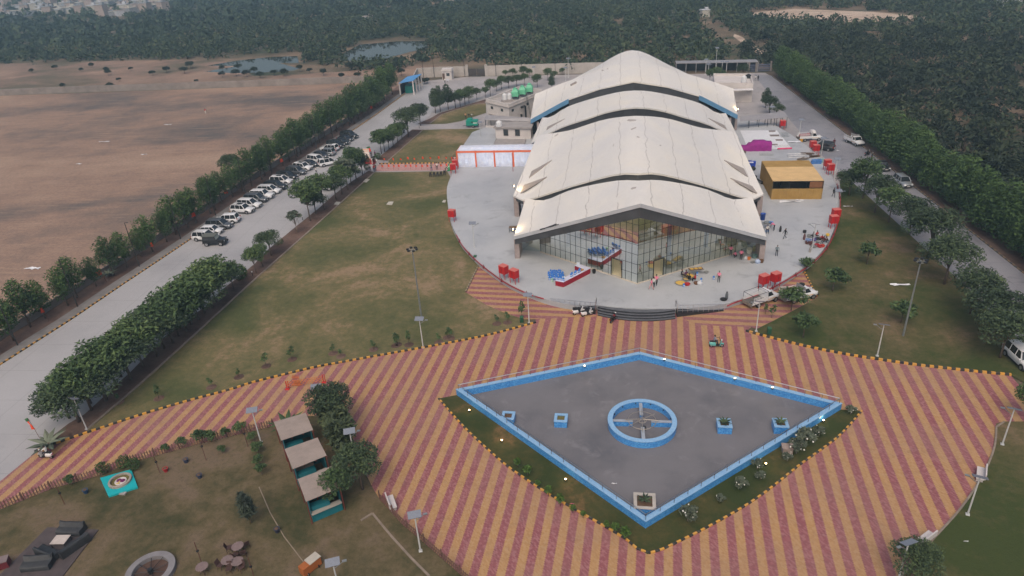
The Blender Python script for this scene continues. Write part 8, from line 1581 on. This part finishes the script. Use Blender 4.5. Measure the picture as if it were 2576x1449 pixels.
for i, (x, y, lab) in enumerate(((430, 1370, 'blue tub with a white lid nearest the hall, by the golden tent'), (448, 1400, 'blue tub in the front left of the blue cluster by the golden tent'), (487, 1378, 'blue tub at the back of the cluster by the golden tent'), (520, 1378, 'blue tub at the back right of the cluster by the golden tent'), (545, 1400, 'blue tub in the middle right of the cluster by the golden tent'), (580, 1385, 'blue tub closest to the golden tent corner'))):
    t = thing('blue_tub', lab, 'tub', g(*zY(x, y), TP)); mb = MB(); mb.box((0, 0, .5), (.72, .6, 1.0), 0, 1.08); mb.build('tub_body', mat('royal_blue_plastic', lin((32, 62, 168)), .45), t)
    mb = MB(); mb.box((0, 0, 1.03), (.8, .68, .06)); mb.build('tub_lid', M_TOPW if i % 2 == 0 else mat('royal_blue_plastic', lin((32, 62, 168)), .45), t)
zV = lambda x, y: Z(2680, 540, x, y)
for x, y, lab in ((520, 400, 'dark heap of covered goods below the blue tubs'), (575, 395, 'dark bundle against the rear left corner of the golden tent')): q = g(*zV(x, y), TP); sack(lab, q, 1.3, M_BLKPOT)
pot('black wok-like drum beside the left side of the golden tent', g(*zV(600, 520), TP), .45, .5, M_BLKPOT, 'iron_drum', 'drum'); t = thing('black_bench', 'long black bench along the left side of the golden tent', 'bench', g(*zV(665, 580), TP), -1.2); mb = MB(); mb.box((0, 0, .45), (2.4, .4, .08)); mb.build('bench_top', M_BLKPOT, t); mb = MB(); mb.box((-1, 0, .2), (.08, .36, .42)); mb.box((1, 0, .2), (.08, .36, .42)); mb.parts('bench_leg', M_BLKPOT, t)
pot('yellow can beside the loaded white pickup', g(*zY(1305, 1015), .1), .3, .6, mat('yellow_can', lin((222, 166, 44)), .5), 'yellow_can', 'can'); scrap('white and pink wrapping strewn by the edge of the white sheet', zY(1190, 1020), 2.6, TP+.03); scrap('clear plastic sheet heaped between the pickup and the black car', zY(1310, 1075), 2.4, .05, mat('clear_film', lin((170, 178, 180)), .3)); scrap('pale blue scrap lying on the right road', zY(1855, 1150), .9, .02)
# ================================================================== the air
mb = MB(); mb.box((0, 1500, 24.5), (7000, 4200, 51)); hz = mb.build('haze', None) if False else None
m = bpy.data.materials.new('haze_air'); m.use_nodes = True; t_ = m.node_tree; t_.nodes.remove(t_.nodes['Principled BSDF']); pv = t_.nodes.new('ShaderNodeVolumePrincipled'); pv.inputs['Color'].default_value = (.5, .78, 1, 1); pv.inputs['Density'].default_value = .00052; pv.inputs['Anisotropy'].default_value = .1
t_.links.new(pv.outputs[0], t_.nodes['Material Output'].inputs['Volume'])
hz = MB().box((0, 1500, 24.5), (7000, 4200, 52)).build('haze', m); tag(hz, kind='stuff')
